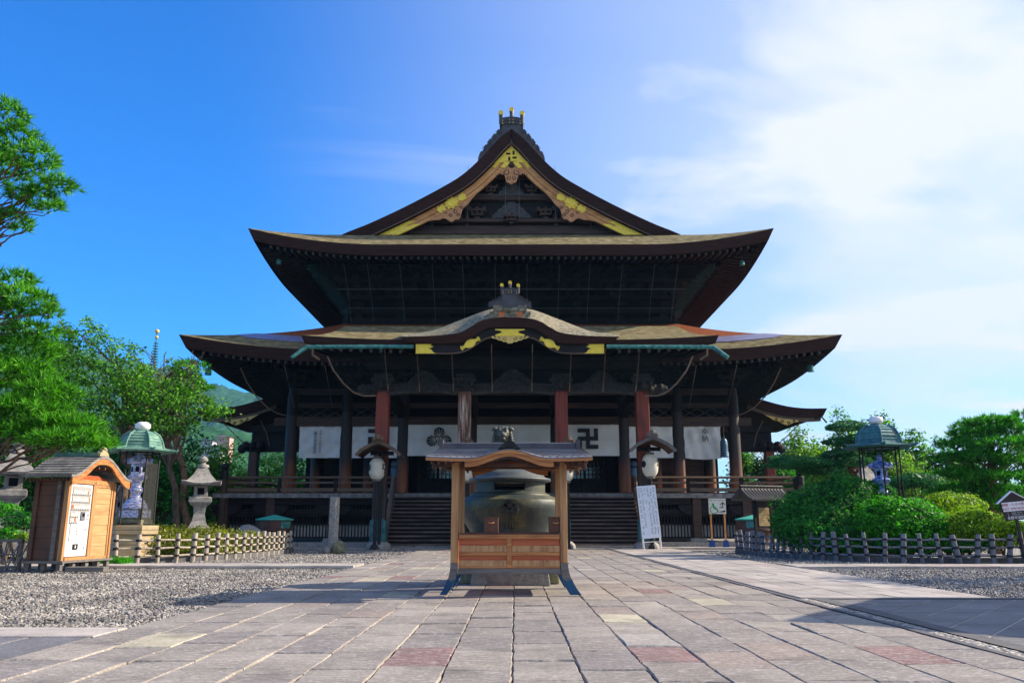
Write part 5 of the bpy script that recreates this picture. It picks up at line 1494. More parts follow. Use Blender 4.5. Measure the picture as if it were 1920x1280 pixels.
mb = MB(); mb.lathe([(.61, 1.74), (.72, 1.745), (.738, 1.775), (.72, 1.80), (.66, 1.81), (.625, 1.83), (.60, 1.875), (.52, 1.925), (.34, 1.955), (.14, 1.965), (.12, 1.985), (.001, 1.985)], (BX, BY, 0), 72)
smooth_angle(mb.build('lid', 'bronze_lid', bu), 40)
mb = MB(); mb.lathe([(.62, .30), (.64, .36), (.52, .42), (.47, .51)], (BX, BY, 0), 40); smooth_angle(mb.build('foot_ring', 'bronze_dark', bu))
cr = MB(); yc = BY - .93; zc0 = 1.26
for (dx, dz, a0, r) in ((0, .075, 90, .092), (-.085, .0, 205, .082), (.085, .0, -25, .082)):
    poly = []
    for k in range(26):
        t = 2 * PI * k / 26; q = r * (1 + .07 * math.cos(9 * t)); poly.append((BX + dx + q * math.cos(t), zc0 + dz + q * math.sin(t)))
    cr.prism(poly, yc - .02, yc + .1)
    for k in range(-3, 4):
        a = rad(a0) + k * .4; cr.tube([(BX + dx - .06 * math.cos(rad(a0)), yc - .022, zc0 + dz - .06 * math.sin(rad(a0))), (BX + dx + .085 * math.cos(a), yc - .026, zc0 + dz + .085 * math.sin(a))], .007, 4)
for sg in (-1, 0, 1): cr.tube([(BX + sg * .035, yc - .01, 1.22), (BX + sg * .04, yc + .06, 1.06), (BX + sg * .055, yc + .18, .92)], .016, 6)
cr.lathe([(.14, .89), (.12, .93), (.05, .95)], (BX, BY - .70, 0), 14, sx=1.1, sy=.5)
cr.build('leaf_crest', 'bronze_dark', bu)
# guardian lion on the lid, its head showing above the shelter roof
li = MB(); lx, ly, lz = BX - .10, BY - .02, 1.985
for (p, r) in [((.12, .14, .28), .15), ((.05, .08, .36), .17), ((-.02, .0, .42), .16), ((-.02, -.06, .50), .13)]: li.ball((lx + p[0], ly + p[1], lz + p[2]), r, 14, 10)
for px_, py_ in ((-.15, -.12), (.13, -.14), (-.12, .18), (.18, .17)):
    li.tube([(lx + px_ * .7, ly + py_ * .6, lz + .36), (lx + px_ * 1.05, ly + py_, lz + .16), (lx + px_ * 1.1, ly + py_ * 1.2, lz + .03)], [.085, .06, .07], 9); li.ball((lx + px_ * 1.1, ly + py_ * 1.35, lz + .04), .075, 8, 6, .7)
li.build('lion_body', 'bronze_dark', bu, smooth=True)
hd = MB(); hx, hy, hz = lx - .03, ly - .14, 2.60
hd.ball((hx, hy, hz), .125, 14, 10); hd.ball((hx, hy - .10, hz - .045), .085, 12, 8, .75); hd.ball((hx, hy - .175, hz - .02), .035, 8, 6)
for sg in (-1, 1):
    hd.ball((hx + sg * .055, hy - .105, hz + .045), .028, 8, 6); hd.ball((hx + sg * .06, hy - .09, hz + .08), .042, 8, 6, .45)
    hd.lathe([(.05, 0), (.035, .05), (.002, .085)], (hx + sg * .14, hy - .01, hz + .045), 7, sx=1.4, sy=.5)
    for k in range(5): hd.ball((hx + sg * (.125 + .010 * k), hy + .04 - .01 * k, hz + .05 - .05 * k), .042, 7, 5)
for k in range(7): hd.ball((hx + .11 * math.cos(k * .52), hy + .07, hz + .09 * math.sin(k * .52) + .01), .05, 7, 5)
hd.ball((hx, hy - .12, hz - .105), .055, 9, 6, .6)
hd.build('lion_head', 'bronze_dark', bu, smooth=True)
# offering boxes and stones
for px, w_, lab in ((921, .21, 'small brown wooden box in front of the burner on the left'), (1042, .20, 'small brown wooden box at the right end of the burner rail')):
    x = WX(px, 12.33, 1); y = 12.36; o = empty('offering_box', (x, y, .862)); tag(o, lab, 'wooden box', 'brown boxes on the burner rail')
    mb = MB(); mb.box(x - w_ / 2, x + w_ / 2, y - .10, y + .13, .881, 1.095); q = mb.build('box_body', 'kiosk_shaded' if False else 'copper_brown', o); bevel(q, .006)
    q.data.materials[0] = M['column_wood']
    mb = MB(); mb.box(x - w_ / 2 - .008, x + w_ / 2 + .008, y - .108, y + .135, 1.096, 1.112); mb.build('box_lid', 'column_wood', o)
    mb = MB(); mb.tube([(x - .045, y - .112, 1.03), (x - .03, y - .125, 1.022), (x + .03, y - .125, 1.022), (x + .045, y - .112, 1.03)], .007, 6); mb.build('handle', 'hafu_wood', o)
st = MB(); x0, x1 = WX(882, 14.3, .1), WX(1032, 14.3, .1)
st.frus(((x0 + x1) / 2, 14.43), (x1 - x0) / 2, .17, (x1 - x0) / 2 - .03, .15, .0, .205)
o = st.build('step_stone', 'granite', None, loc=((x0 + x1) / 2, 14.43, 0)); bevel(o, .015, 2); tag(o, 'rough grey stone slab lying before the burner pedestal, seen under the shelter', 'stone slab')
st = MB(); st.box(BX - .86, BX + .86, BY - .24, BY + .9, 0, .32); o = st.build('pedestal_stone', 'lichen_stone', None, loc=(BX, BY, 0)); bevel(o, .03, 2)
tag(o, 'mossy stone pedestal under the bronze incense burner', 'stone pedestal')

# ================================================================== VENDING KIOSK
KX, KYY, KR = -10.04, 18.72, rad(-6)          # front corner on the ground; the front faces the path (+X)
kio = empty('vending_kiosk', (KX, KYY, 0), KR); tag(kio, 'small wooden kiosk with curved roof, shaded dark on one side and honey coloured in front', 'kiosk')
kio.scale = (.93, .93, .98)
# local axes: +y along the front (away from the camera), -x into the kiosk
Z0 = .22
def kb_(mb, name, m, p=kio): return mb.build(name, m, p, org=(0, 0, 0))
mb = MB(); mb.box(-.92, .06, -.07, 2.0, Z0 - .05, Z0); mb.box(-.95, .10, -.10, -.02, Z0 - .06, Z0 - .005); kb_(mb, 'floor_board', 'grey_wood')
mb = MB()
for x in (-.85, -.45, -.05):
    for y in (.02, .5, 1.0, 1.5, 1.9): mb.box(x - .05, x + .05, y - .05, y + .05, 0, Z0 - .06)
kb_(mb, 'sleeper', 'grey_wood')
mb = MB(); mb.box(-.80, -.12, .0, .04, Z0, 2.02); mb.box(-.84, -.80, 0, 1.9, Z0, 2.02); mb.box(-.80, -.05, 1.86, 1.9, Z0, 2.02); mb.box(-.87, -.76, -.05, -.002, Z0, 2.02); kb_(mb, 'side_wall', 'kiosk_shaded')
mb = MB(); mb.box(-.30, -.20, -.035, .0, Z0, 2.0); kb_(mb, 'side_post', 'grey_wood')
mb = MB()
for x, y in ((-.05, .03),): mb.box(x - .06, x + .05, y - .05, y + .03, Z0, 2.02)
mb.box(-.09, .0, .97, 1.06, Z0, 2.02); mb.box(-.09, .01, 1.84, 1.92, Z0, 2.02); mb.box(-.08, .0, .06, 1.86, 1.96, 2.06)
mb.box(-.05, .02, .08, .97, Z0 + .002, Z0 + .07)
kb_(mb, 'frame_post', 'orange_post')
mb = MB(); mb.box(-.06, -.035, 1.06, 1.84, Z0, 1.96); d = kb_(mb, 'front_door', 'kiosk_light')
mb = MB(); 
for y0, y1, z0, z1 in ((1.06, 1.12, Z0, 1.96), (1.78, 1.84, Z0, 1.96), (1.12, 1.78, Z0, Z0 + .06), (1.12, 1.78, 1.90, 1.96)): mb.box(-.034, -.015, y0, y1, z0, z1)
kb_(mb, 'door_frame', 'orange_post', d)
mb = MB(); mb.prism([(.02, 1.98), (1.88, 1.98), (1.80, 2.06), (1.2, 2.17), (.7, 2.17), (.10, 2.06)], -.10, -.07, fn=lambda a, b, c: (b, a, c)); kb_(mb, 'front_panel', 'red_board')
mb = MB()
for y in np.linspace(.3, 1.6, 6): mb.beam((-.08, y, 2.3), (.18, y, 2.34), .04, .05)
kb_(mb, 'front_rafter', 'kiosk_shaded')
# undulating roof along x
def kro(y):
    u = (y - .95) / 1.28; a = abs(u)
    return 2.06 + .52 * (.5 * (1 + math.cos(PI * min(1, a / .98)))) ** .9 + .03 * a ** 4
ys = np.linspace(.95 - 1.28, .95 + 1.28, 49)
XF, XB = .24, -1.12
mb = MB()
def roofx(y, v): return XF + (XB - XF) * v
NC = 1
A = [(XF, y, kro(y) + .05) for y in ys]; B = [(XB, y, kro(y) + .05 - .10 * 0) for y in ys]; A0 = [(XF, y, kro(y) - .01) for y in ys]; B0 = [(XB, y, kro(y) - .01) for y in ys]
mb.grid([A, B][::-1]); mb.grid([B0, A0][::-1]); mb.grid([A0, A][::-1]); mb.grid([B, B0][::-1])
for e in (0, -1): mb.add([A[e], B[e], B0[e], A0[e]], [(0, 1, 2, 3) if e == 0 else (3, 2, 1, 0)])
kr_ = kb_(mb, 'kiosk_roof', 'tile_dark')
kr_.data.materials[0] = M['granite_dark']
mb = MB()        # shingle courses run along the ridge
for k in range(1, len(ys) - 1, 2):
    mb.beam((XF + .005, ys[k], kro(ys[k]) + .054), (XB, ys[k], kro(ys[k]) + .054), .012, .014)
kb_(mb, 'shingle_course', 'iron', kr_)
mb = MB(); bs_ = [y for y in ys if -.28 < y < 2.18]
for a, b in zip(bs_, bs_[1:]):
    def lo(y): return kro(y) - .13 - .06 * (abs(y - .95) / 1.2) - .02 * math.cos((y - .95) * 9) * (abs(y - .95) < .6)
    mb.prism([(a, kro(a) - .012), (b, kro(b) - .012), (b, lo(b)), (a, lo(a))], XF - .06, XF - .01, fn=lambda p, q, r_: (q, p, r_))
kb_(mb, 'bargeboard', 'orange_wood', kr_)
mb = MB(); mb.box(XB, XF - .05, .95 - .09, .95 + .09, kro(.95) + .04, kro(.95) + .14); kb_(mb, 'ridge_cap', 'copper_roof', kr_)
mb = MB(); pts = [(-.20, 0), (.20, 0), (.17, .07), (.11, .10), (.10, .17), (.04, .21), (0, .24), (-.04, .21), (-.10, .17), (-.11, .10), (-.17, .07)]
mb.prism([(.95 + a, kro(.95) + .05 + b) for a, b in pts], XF - .12, XF - .04, fn=lambda a, b, c: (b, a, c)); kb_(mb, 'ridge_ornament', 'tan_stone', kr_)
mb = MB()
for x in np.linspace(XB + .1, XF - .12, 13): mb.box(x - .03, x + .03, -.20, -.03, 2.0, 2.05)
kb_(mb, 'rafter', 'kiosk_shaded', kr_)
# vending machine standing in the kiosk
vm = empty('vending_machine', (KX, KYY, Z0), KR); tag(vm, 'white vending machine with rows of small goods standing inside the wooden kiosk', 'vending machine')
vm.scale = (.93, .93, .98); vm.location.z = Z0 * .98
def vb_(mb, name, m, p=vm): return mb.build(name, m, p, org=(0, 0, 0))
mb = MB(); mb.box(-.72, -.02, .10, .95, .08, 1.72); c = vb_(mb, 'cabinet', 'white_paint'); bevel(c, .012)
mb = MB(); mb.box(-.02, -.008, .16, .89, 1.10, 1.67); mb.box(-.02, -.008, .14, .48, .88, 1.10); vb_(mb, 'display_window', 'display')
prod = MB(); prodc = MB(); but = MB(); shf = MB(); r = random.Random(5)
for row, z in enumerate((1.53, 1.36, 1.19, 1.02, .89)):
    y1 = .86 if row < 3 else .46
    shf.box(-.008, .010, .15, y1 + .02, z - .055, z - .03)
    y = .17
    while y < y1 - .05:
        w_ = r.uniform(.045, .06); h = r.uniform(.055, .085)
        (prodc if r.random() < .10 else prod).box(-.007, .004, y, y + w_, z - .025, z - .025 + h); but.box(.010, .014, y + .008, y + w_ - .008, z - .052, z - .034); y += w_ + .018
vb_(shf, 'shelf', 'white_paint'); vb_(prod, 'goods', 'sign_cream'); vb_(prodc, 'goods', 'rust_copper'); vb_(but, 'button', 'iron')
mb = MB(); mb.box(-.02, .006, .56, .72, .90, 1.09); vb_(mb, 'payment_panel', 'house_roof')
mb = MB(); mb.box(.006, .010, .60, .69, .98, 1.06); vb_(mb, 'payment_screen', 'glass_dark')
mb = MB(); mb.box(-.02, .0, .20, .68, .44, .82); vb_(mb, 'front_panel', 'white_paint')
mb = MB(); 
for z in (.72, .65, .58): mb.box(0, .003, .44, .465, z - .02, z + .02)
mb.box(0, .003, .78, .80, .66, .71); mb.box(0, .003, .82, .86, 1.0, 1.03); mb.box(0, .003, .80, .84, .92, .94); vb_(mb, 'lettering', 'ink')
mb = MB(); mb.box(-.02, .004, .38, .56, .24, .36); vb_(mb, 'outlet_flap', 'glass_dark')
mb = MB(); mb.box(.004, .008, .44, .48, .27, .33); mb.box(-.01, .004, .82, .86, .26, .30); vb_(mb, 'outlet_mark', 'white_china')
mb = MB(); mb.box(-.7, -.05, .14, .91, 0, .08); vb_(mb, 'plinth', 'iron')
x, y = WX(165, 18.6, .05), 18.55
mb = MB(); mb.box(x - .42, x + .42, y - .12, y + .14, 0, .10); o = mb.build('step_plank', 'grey_wood', None, loc=(x, y, 0)); tag(o, 'short dark plank step lying on gravel in front of the kiosk', 'plank step'); bevel(o, .01)

# ================================================================== PORCELAIN LANTERNS UNDER COPPER CANOPIES
def canopy(px, Y, label, mroof, pxl, lbl2, mp_, zb, dark=False, kk_=1.0, mesh=False, rz=rad(15)):
    x = WX(px, Y, 2); c = empty('lantern_canopy', (x, Y, 0)); tag(c, label, 'lantern canopy', 'copper canopies over the porcelain lanterns')
    ze = WZ(838, Y) if dark else WZ(846, Y)
    R = .98 * kk_; n = 6
    def hexring(r, z, off=0): return [(x + r * math.cos(rz + off + 2 * PI * k / n), Y + r * math.sin(rz + off + 2 * PI * k / n), z) for k in range(n)]
    hk = 1.18 if dark else 1.0
    prof = [(R, ze), (R * .68, ze + .055), (R * .63, ze + .10), (R * .585, ze + .28 * hk), (R * .49, ze + .46 * hk), (R * .32, ze + .58 * hk), (.12, ze + .64 * hk)]
    mb = MB()
    for (r0, z0), (r1, z1) in zip(prof, prof[1:]):
        a, b = hexring(r0, z0), hexring(r1, z1)
        for k in range(n):
            q = (k + 1) % n; mb.add([a[k], a[q], b[q], b[k]], [(0, 1, 2, 3)])
    a, b = hexring(R, ze), hexring(R * .9, ze - .05); d_ = hexring(.2, ze + .12)
    for k in range(n):
        q = (k + 1) % n; mb.add([a[q], a[k], b[k], b[q]], [(0, 1, 2, 3)]); mb.add([b[q], b[k], d_[k], d_[q]], [(0, 1, 2, 3)])
    ro = mb.build('canopy_roof', mroof, c)
    mb = MB()
    for k in range(n):
        P = [hexring(r, z + .015)[k] for r, z in prof]; up = hexring(R * 1.04, ze + .08)[k]
        mb.tube([up] + P[:-1], .035, 6)
    for z_, r_ in ((ze + .19 * hk, .61), (ze + .28 * hk, .593), (ze + .37 * hk, .547), (ze + .46 * hk, .498), (ze + .53 * hk, .41)):
        h_ = hexring(R * r_, z_)
        for k in range(n): mb.tube([h_[k], h_[(k + 1) % n]], .012, 4)
    for r_, z_ in ((R * .83, ze + .055),):
        h_ = hexring(r_, z_)
        for k in range(n): mb.tube([h_[k], h_[(k + 1) % n]], .01, 4)
    mb.build('roof_rib', 'patina_dark' if dark else 'copper_roof', ro)
    kb2 = MB(); kb2.lathe([(.10, 0), (.18, .02), (.225, .09), (.22, .18), (.14, .245), (.001, .255)], (x, Y, ze + .63 * hk), 18)
    smooth_angle(kb2.build('finial', 'white_china', c), 60)
    zp = .98
    mb = MB(); h1, h0 = hexring(R * .54, ze + .06), hexring(R * .54, zp)
    for k in range(n): mb.tube([h0[k], h1[k]], .028, 6)
    for z_ in (zp + .05, ze - .06): 
        h_ = hexring(R * .54, z_)
        for k in range(n): mb.tube([h_[k], h_[(k + 1) % n]], .022, 5)
    mb.build('cage_post', 'iron', c)
    if mesh:
        mb = MB()
        for k in (5, 0):
            q = (k + 1) % n; mb.add([h0[k], h0[q], (h1[q][0], h1[q][1], h1[q][2] * .87), (h1[k][0], h1[k][1], h1[k][2] * .87)], [(0, 1, 2, 3)])
        mb.build('wire_mesh', 'mesh_panel', c)
    mb = MB(); mb.lathe([(R * .62, 0), (R * .60, .72)], (x, Y, 0), 6, rot=rz); b_ = mb.build('stone_base', 'tan_stone', c)
    mb = MB(); mb.lathe([(R * .70, .721), (R * .70, .975)], (x, Y, 0), 6, rot=rz); bevel(mb.build('base_slab', 'tan_stone', c), .015)
    L = empty('porcelain_lantern', (x, Y, .98)); tag(L, lbl2, 'porcelain lantern', 'blue and white porcelain lanterns')
    s_ = MB(); z = .98
    s_.box(x - .42, x + .42, Y - .42, Y + .42, z, z + .16); s_.frus((x, Y), .36, .36, .35, .35, z + .16, z + .47); q = s_.build('pedestal', 'lichen_stone', L); bevel(q, .015)
    s_ = MB()
    for (ax, ay) in ((0, -1), (1, 0), (0, 1), (-1, 0)):
        px0 = [(-.26, .22), (.26, .22), (.28, .25), (.28, .40), (.26, .43), (-.26, .43), (-.28, .40), (-.28, .25)]
        if ax == 0: s_.prism([(x + a, z + b) for a, b in px0], Y + ay * .355, Y + ay * .37)
        else: s_.prism([(Y + a, z + b) for a, b in px0], x + ax * .355, x + ax * .37, fn=lambda p, q, r_: (q, p, r_))
    s_.build('tile_panel', mp_, L)
    s_ = MB(); z = 1.45
    s_.lathe([(.36, 0), (.37, .06), (.33, .10), (.34, .14), (.28, .18), (.27, .24), (.17, .30), (.12, .38), (.135, .46), (.19, .54), (.17, .60), (.12, .66), (.13, .76), (.18, .84), (.26, .90), (.27, .96), (.22, 1.0)], (x, Y, z), 24)
    smooth_angle(s_.build('stem', mp_, L), 50)
    s_ = MB(); s_.lathe([(.20, 1.0), (.21, 1.30)], (x, Y, z), 6, rot=rz); fb = s_.build('fire_box', mp_, L)
    s_ = MB()
    for k in range(6):
        a = rz + PI / 6 + k * PI / 3; cx2, cy2 = x + .185 * math.cos(a), Y + .185 * math.sin(a)
        tx, ty = -math.sin(a), math.cos(a)
        vs = [(cx2 + tx * u + .006 * math.cos(a), cy2 + ty * u + .006 * math.sin(a), z + 1.08 + w_) for u, w_ in ((-.05, 0), (.05, 0), (.05, .15), (-.05, .15))]; s_.add(vs, [(0, 1, 2, 3)])
    s_.build('fire_window', 'black_wood', fb)
    s_ = MB(); s_.lathe([(.20, 1.30), (.34, 1.32), (.35, 1.36), (.27, 1.42), (.20, 1.52), (.10, 1.58), (.08, 1.64), (.11, 1.68), (.04, 1.76), (.001, 1.78)], (x, Y, z), 18)
    for k in range(6): s_.ball((x + .33 * math.cos(rz + k * PI / 3), Y + .33 * math.sin(rz + k * PI / 3), z + 1.42), .07, 7, 5)
    smooth_angle(s_.build('lantern_cap', mp_, L), 50)
canopy(256, 24.7, 'pale green copper canopy on thin iron posts with white ball finial, behind the kiosk', 'copper_roof', 0, 'blue and white porcelain lantern in the cage behind the kiosk', 'porcelain', 0, mesh=True, kk_=1.04)
canopy(1655, 26.6, 'teal copper canopy on thin iron posts with white ball finial, above the green bushes', 'patina_dark', 0, 'deep blue porcelain lantern in the cage above the green bushes', 'porcelain_deep', 0, dark=True, kk_=1.20)
M['patina_dark']

# ================================================================== STONE LANTERNS
def stone_lantern(px, Y, H, k, label, rz=rad(20), m='granite', base=True):
    x = WX(px, Y, 1.5); o = empty('stone_lantern', (x, Y, 0)); tag(o, label, 'stone lantern', 'stone lanterns in the gardens')
    def sq(prof, name, mm=m, n=4, rot=rz + PI / 4, bev=.012):
        mb = MB(); mb.lathe([(r * k, z * k) for r, z in prof], (x, Y, 0), n, rot=rot); q = mb.build(name, mm, o); bevel(q, bev); return q
    sq([(.98, 0), (.98, .42)], 'base_block'); sq([(.72, .421), (.66, .82)], 'pedestal'); sq([(.56, .821), (.60, .90), (.50, .95)], 'foot')
    sq([(.46, .951), (.33, 1.15), (.27, 1.4), (.30, 1.62), (.36, 1.70)], 'shaft')
    sq([(.40, 1.701), (.56, 1.82), (.56, 1.98), (.50, 2.02)], 'platform')
    fb = sq([(.34, 2.021), (.34, 2.42)], 'fire_box')
    mb = MB()
    for q in range(4):
        a = rz + q * PI / 2; cx2, cy2 = x + .243 * k * math.cos(a), Y + .243 * k * math.sin(a); tx, ty = -math.sin(a), math.cos(a)
        mb.add([(cx2 + tx * u * k, cy2 + ty * u * k, (2.1 + w_) * k) for u, w_ in ((-.12, 0), (.12, 0), (.12, .24), (-.12, .24))], [(0, 1, 2, 3)])
    mb.build('fire_window', 'black_wood', fb)
    mb = MB(); prof = [(.94, 2.43), (.99, 2.50), (.72, 2.60), (.44, 2.82), (.26, 3.06), (.20, 3.10)]
    rings = []
    for r, z in prof:
        ring = []
        for q in range(16):
            t = q / 16 * 4; c_ = abs((t % 1) - .0); f = min(t % 1, 1 - t % 1)         # 0 at corners
            a = rz + PI / 4 + 2 * PI * q / 16
            rr = r * (math.cos(PI / 4) / max(math.cos((t % 1) * PI / 2 - PI / 4), .5))
            lift_ = .10 * (1 - 2 * f) ** 3 * (1 if z < 2.55 else 0)
            ring.append((x + rr * k * math.cos(a), Y + rr * k * math.sin(a), (z + lift_) * k))
        rings.append(ring)
    for A, B in zip(rings, rings[1:]):
        for q in range(16): mb.add([A[q], A[(q + 1) % 16], B[(q + 1) % 16], B[q]], [(0, 1, 2, 3)])
    mb.add(rings[0][::-1], [tuple(range(16))]); mb.build('cap_roof', m, o)
    mb = MB(); mb.lathe([(.22, 3.10), (.20, 3.20), (.10, 3.22), (.08, 3.27), (.16, 3.34), (.16, 3.42), (.08, 3.50), (.001, 3.54)], (x, Y, 0), 14)
    mb.v = [(x + (a - x) * k, Y + (b - Y) * k, c * k) for a, b, c in mb.v]
    smooth_angle(mb.build('finial', m, o))
    return o
stone_lantern(374, 30.5, 3.5, .985, 'tall grey stone lantern behind the clipped olive hedge by the left end of the veranda')
stone_lantern(19, 25.5, 3.4, 1.02, 'grey stone lantern at the left edge beside the kiosk', rz=rad(30), m='granite_dark')
stone_lantern(327, 38, 2, .62, 'small stone lantern far behind, left of the tall grey one')
stone_lantern(225, 34, 3, .80, 'stone lantern half hidden behind the left porcelain lantern')
stone_lantern(1623, 33, 4, 1.05, 'stone lantern with pointed cap standing among the right pines', m='granite_dark')

# ================================================================== STONE POST, WATER VATS, SIGNS
x, Y = WX(626, 31.3, 1), 31.3
o = empty('stone_marker', (x, Y, 0), rad(-24)); tag(o, 'slim upright stone post set between two round stones on the gravel', 'stone post')
mb = MB(); mb.box(-.13, .13, -.13, .13, .0, 1.98); mb.frus((0, 0), .13, .13, .10, .10, 1.98, 2.01); bevel(mb.build('post', 'granite', o, org=(0, 0, 0)), .01)
mb = MB(); strokes(mb, -.06, 1.35, .12, .5, -.131, 1, 3, seed=4); strokes(mb, -.07, .35, .14, .9, -.131, 1, 7, seed=5); mb.build('carved_mark', 'granite_dark', o, org=(0, 0, 0))
mb = MB(); strokes(mb, -.04, 1.2, .10, .5, -.131, 1, 3, seed=9); q = mb.build('carved_mark', 'ink', o, org=(0, 0, 0)); q.rotation_euler = (0, 0, PI / 2)
def rock(name, c, r, label, m='granite_dark', seed=0, cat='stone'):
    rr = random.Random(seed); mb = MB(); mb.ball((0, 0, 0), 1, 18, 12)
    ph = [rr.uniform(0, 6) for _ in range(6)]
    V = []
    for (a, b, d) in mb.v:
        f = 1 + .12 * math.sin(3 * a + ph[0]) * math.sin(2.5 * b + ph[1]) + .08 * math.sin(6 * d + ph[2] + 3 * a) + .06 * math.sin(7 * b + ph[3])
        V.append((c[0] + a * r[0] * f, c[1] + b * r[1] * f, max(c[2] + d * r[2] * f, -.05)))
    mb.v = V; q = mb.build(name, m, None, loc=(c[0], c[1], 0), smooth=True); tag(q, label, cat); return q
rock('footing_stone', (WX(636, 31.1, 0), 31.0, .10), (.26, .24, .30), 'round tan stone on the right of the slim stone post', 'lichen_stone', 2)
rock('footing_stone', (WX(614, 31.1, 0), 31.0, .05), (.20, .2, .17), 'low dark stone on the left of the slim stone post', 'granite_dark', 3)
rock('garden_rock', (WX(463, 33, .5), 33.2, .25), (.8, .5, .62), 'big grey boulder behind the left fence by the copper vat', 'granite', 6, 'boulder')
def vat(px, Y, label, tint):
    x = WX(px, Y, 1); o = empty('water_vat', (x, Y, 0)); tag(o, label, 'water vat', 'copper rain water vats with green lids')
    mb = MB(); mb.lathe([(.45, .0), (.52, .28), (.66, .52), (.74, .74), (.78, .76), (.78, .80), (.72, .82)], (x, Y, 0), 32); smooth_angle(mb.build('vat_bowl', 'copper_brown', o))
    mb = MB(); mb.lathe([(.74, .79), (.73, 1.15), (.71, 1.17)], (x, Y, 0), 32); b = mb.build('vat_collar', 'copper_brown', o); smooth_angle(b)
    mb = MB()
    a0, a1 = tint
    for k in range(8):
        t0, t1 = a0 + (a1 - a0) * k / 8, a0 + (a1 - a0) * (k + 1) / 8
        mb.add([(x + .745 * math.sin(t), Y - .745 * math.cos(t), z) for t, z in ((t0, .86), (t1, .86), (t1, 1.13), (t0, 1.13))], [(0, 1, 2, 3)])
    mb.build('patina_patch', 'verdigris', b)
    mb = MB(); mb.lathe([(.70, 1.17), (.80, 1.18), (.79, 1.22), (.15, 1.37), (.001, 1.40)], (x, Y, 0), 8); mb.build('vat_lid', 'teal_paint', o)
    return o
vat(514, 34.6, 'brown copper water vat with green lid left of the stairs', (rad(38), rad(75)))
vat(1414, 34.6, 'brown copper water vat with green lid behind the roofed notice board', (rad(-40), rad(20)))
# tall white notice
Y = 35.0; x = WX(1222, Y, 1.5); o = empty('notice_board', (x, Y, 0)); tag(o, 'tall narrow white notice leaning beside the stairs, covered in small handwriting', 'notice board')
o.rotation_euler = (rad(-4), rad(-4.2), 0)
mb = MB(); mb.box(-.40, .40, -.02, .02, .45, 2.62); bevel(mb.build('panel', 'sign_white', o, org=(0, 0, 0)), .006)
mb = MB(); strokes(mb, -.37, .6, .74, 1.95, -.022, 6, 26, fill=.82, seed=21); mb.build('handwriting', 'ink', o, org=(0, 0, 0))
mb = MB()
for q in (-.36, .36): mb.tube([(q, .02, 0), (q, .02, 1.6)], .022, 6); mb.tube([(q + .02, .45, 0), (q, .03, 1.4)], .018, 6)
mb.tube([(-.36, .0, .3), (.36, 0, .3)], .014, 5); mb.build('stand', 'white_china', o, org=(0, 0, 0))
# wheelchair sign
Y = 37.6; x = WX(1346.5, Y, 1); o = empty('ramp_sign', (x, Y, .18 if False else 0)); tag(o, 'cream sign with green wheelchair figure and arrow on two wooden legs', 'wheelchair sign')
zt2, zb2 = WZ(934, Y), WZ(963, Y); w_ = .385
mb = MB(); mb.box(x - w_, x + w_, Y - .02, Y + .02, zb2, zt2); bevel(mb.build('panel', 'sign_cream', o), .005)
mb = MB()
for q in (-.30, .32): mb.box(x + q - .035, x + q + .035, Y + .021, Y + .08, .0, zb2 + .3)
mb.build('leg', 'hafu_wood', o)
mb = MB()
for q in (-.30, .32): mb.frus((x + q, Y + .05), .12, .12, .09, .09, 0, .32)
mb.build('leg_weight', 'blue_plastic', o)
h = zt2 - zb2; gz = lambda t: zb2 + h * t; gxx = lambda t: x - w_ + 2 * w_ * t
mb = MB(); yy = Y - .026
mb.prism([(gxx(.25) + .055 * math.cos(t), gz(.62) + .055 * math.sin(t)) for t in np.linspace(0, 2 * PI, 17)[:-1]], yy, yy + .005)
mb.beam((gxx(.27), yy, gz(.56)), (gxx(.30), yy, gz(.36)), .07, .005, up=(0, 1, 0)); mb.beam((gxx(.28), yy, gz(.47)), (gxx(.44), yy, gz(.44)), .035, .005, up=(0, 1, 0))
mb.beam((gxx(.30), yy, gz(.35)), (gxx(.46), yy, gz(.33)), .06, .005, up=(0, 1, 0)); mb.beam((gxx(.45), yy, gz(.34)), (gxx(.54), yy, gz(.16)), .05, .005, up=(0, 1, 0))
P = [(gxx(.30) + .165 * math.cos(t), yy, gz(.27) + .165 * math.sin(t)) for t in np.linspace(rad(110), rad(360), 18)]
for a, b in zip(P, P[1:]): mb.beam(a, b, .03, .005, up=(0, 1, 0), ext=.004)
mb.build('wheelchair_figure', 'sign_green', o)
mb = MB(); mb.prism([(gxx(.50), gz(.11)), (gxx(.95), gz(.11)), (gxx(.95), gz(.24))], yy, yy + .005)
for a, b in (((.65, .42), (.82, .42)), ((.82, .42), (.82, .74)), ((.82, .74), (.69, .60)), ((.82, .74), (.94, .62))): mb.beam((gxx(a[0]), yy, gz(a[1])), (gxx(b[0]), yy, gz(b[1])), .035, .005, up=(0, 1, 0), ext=.014)
mb.build('arrow_mark', 'ink', o)
org = worg(o)
text_mesh('右側にスロープがあります', .058, 'lettering', 'ink', Matrix.Translation((x - org.x, Y - .024 - org.y, gz(.88))) @ FRONT, o)
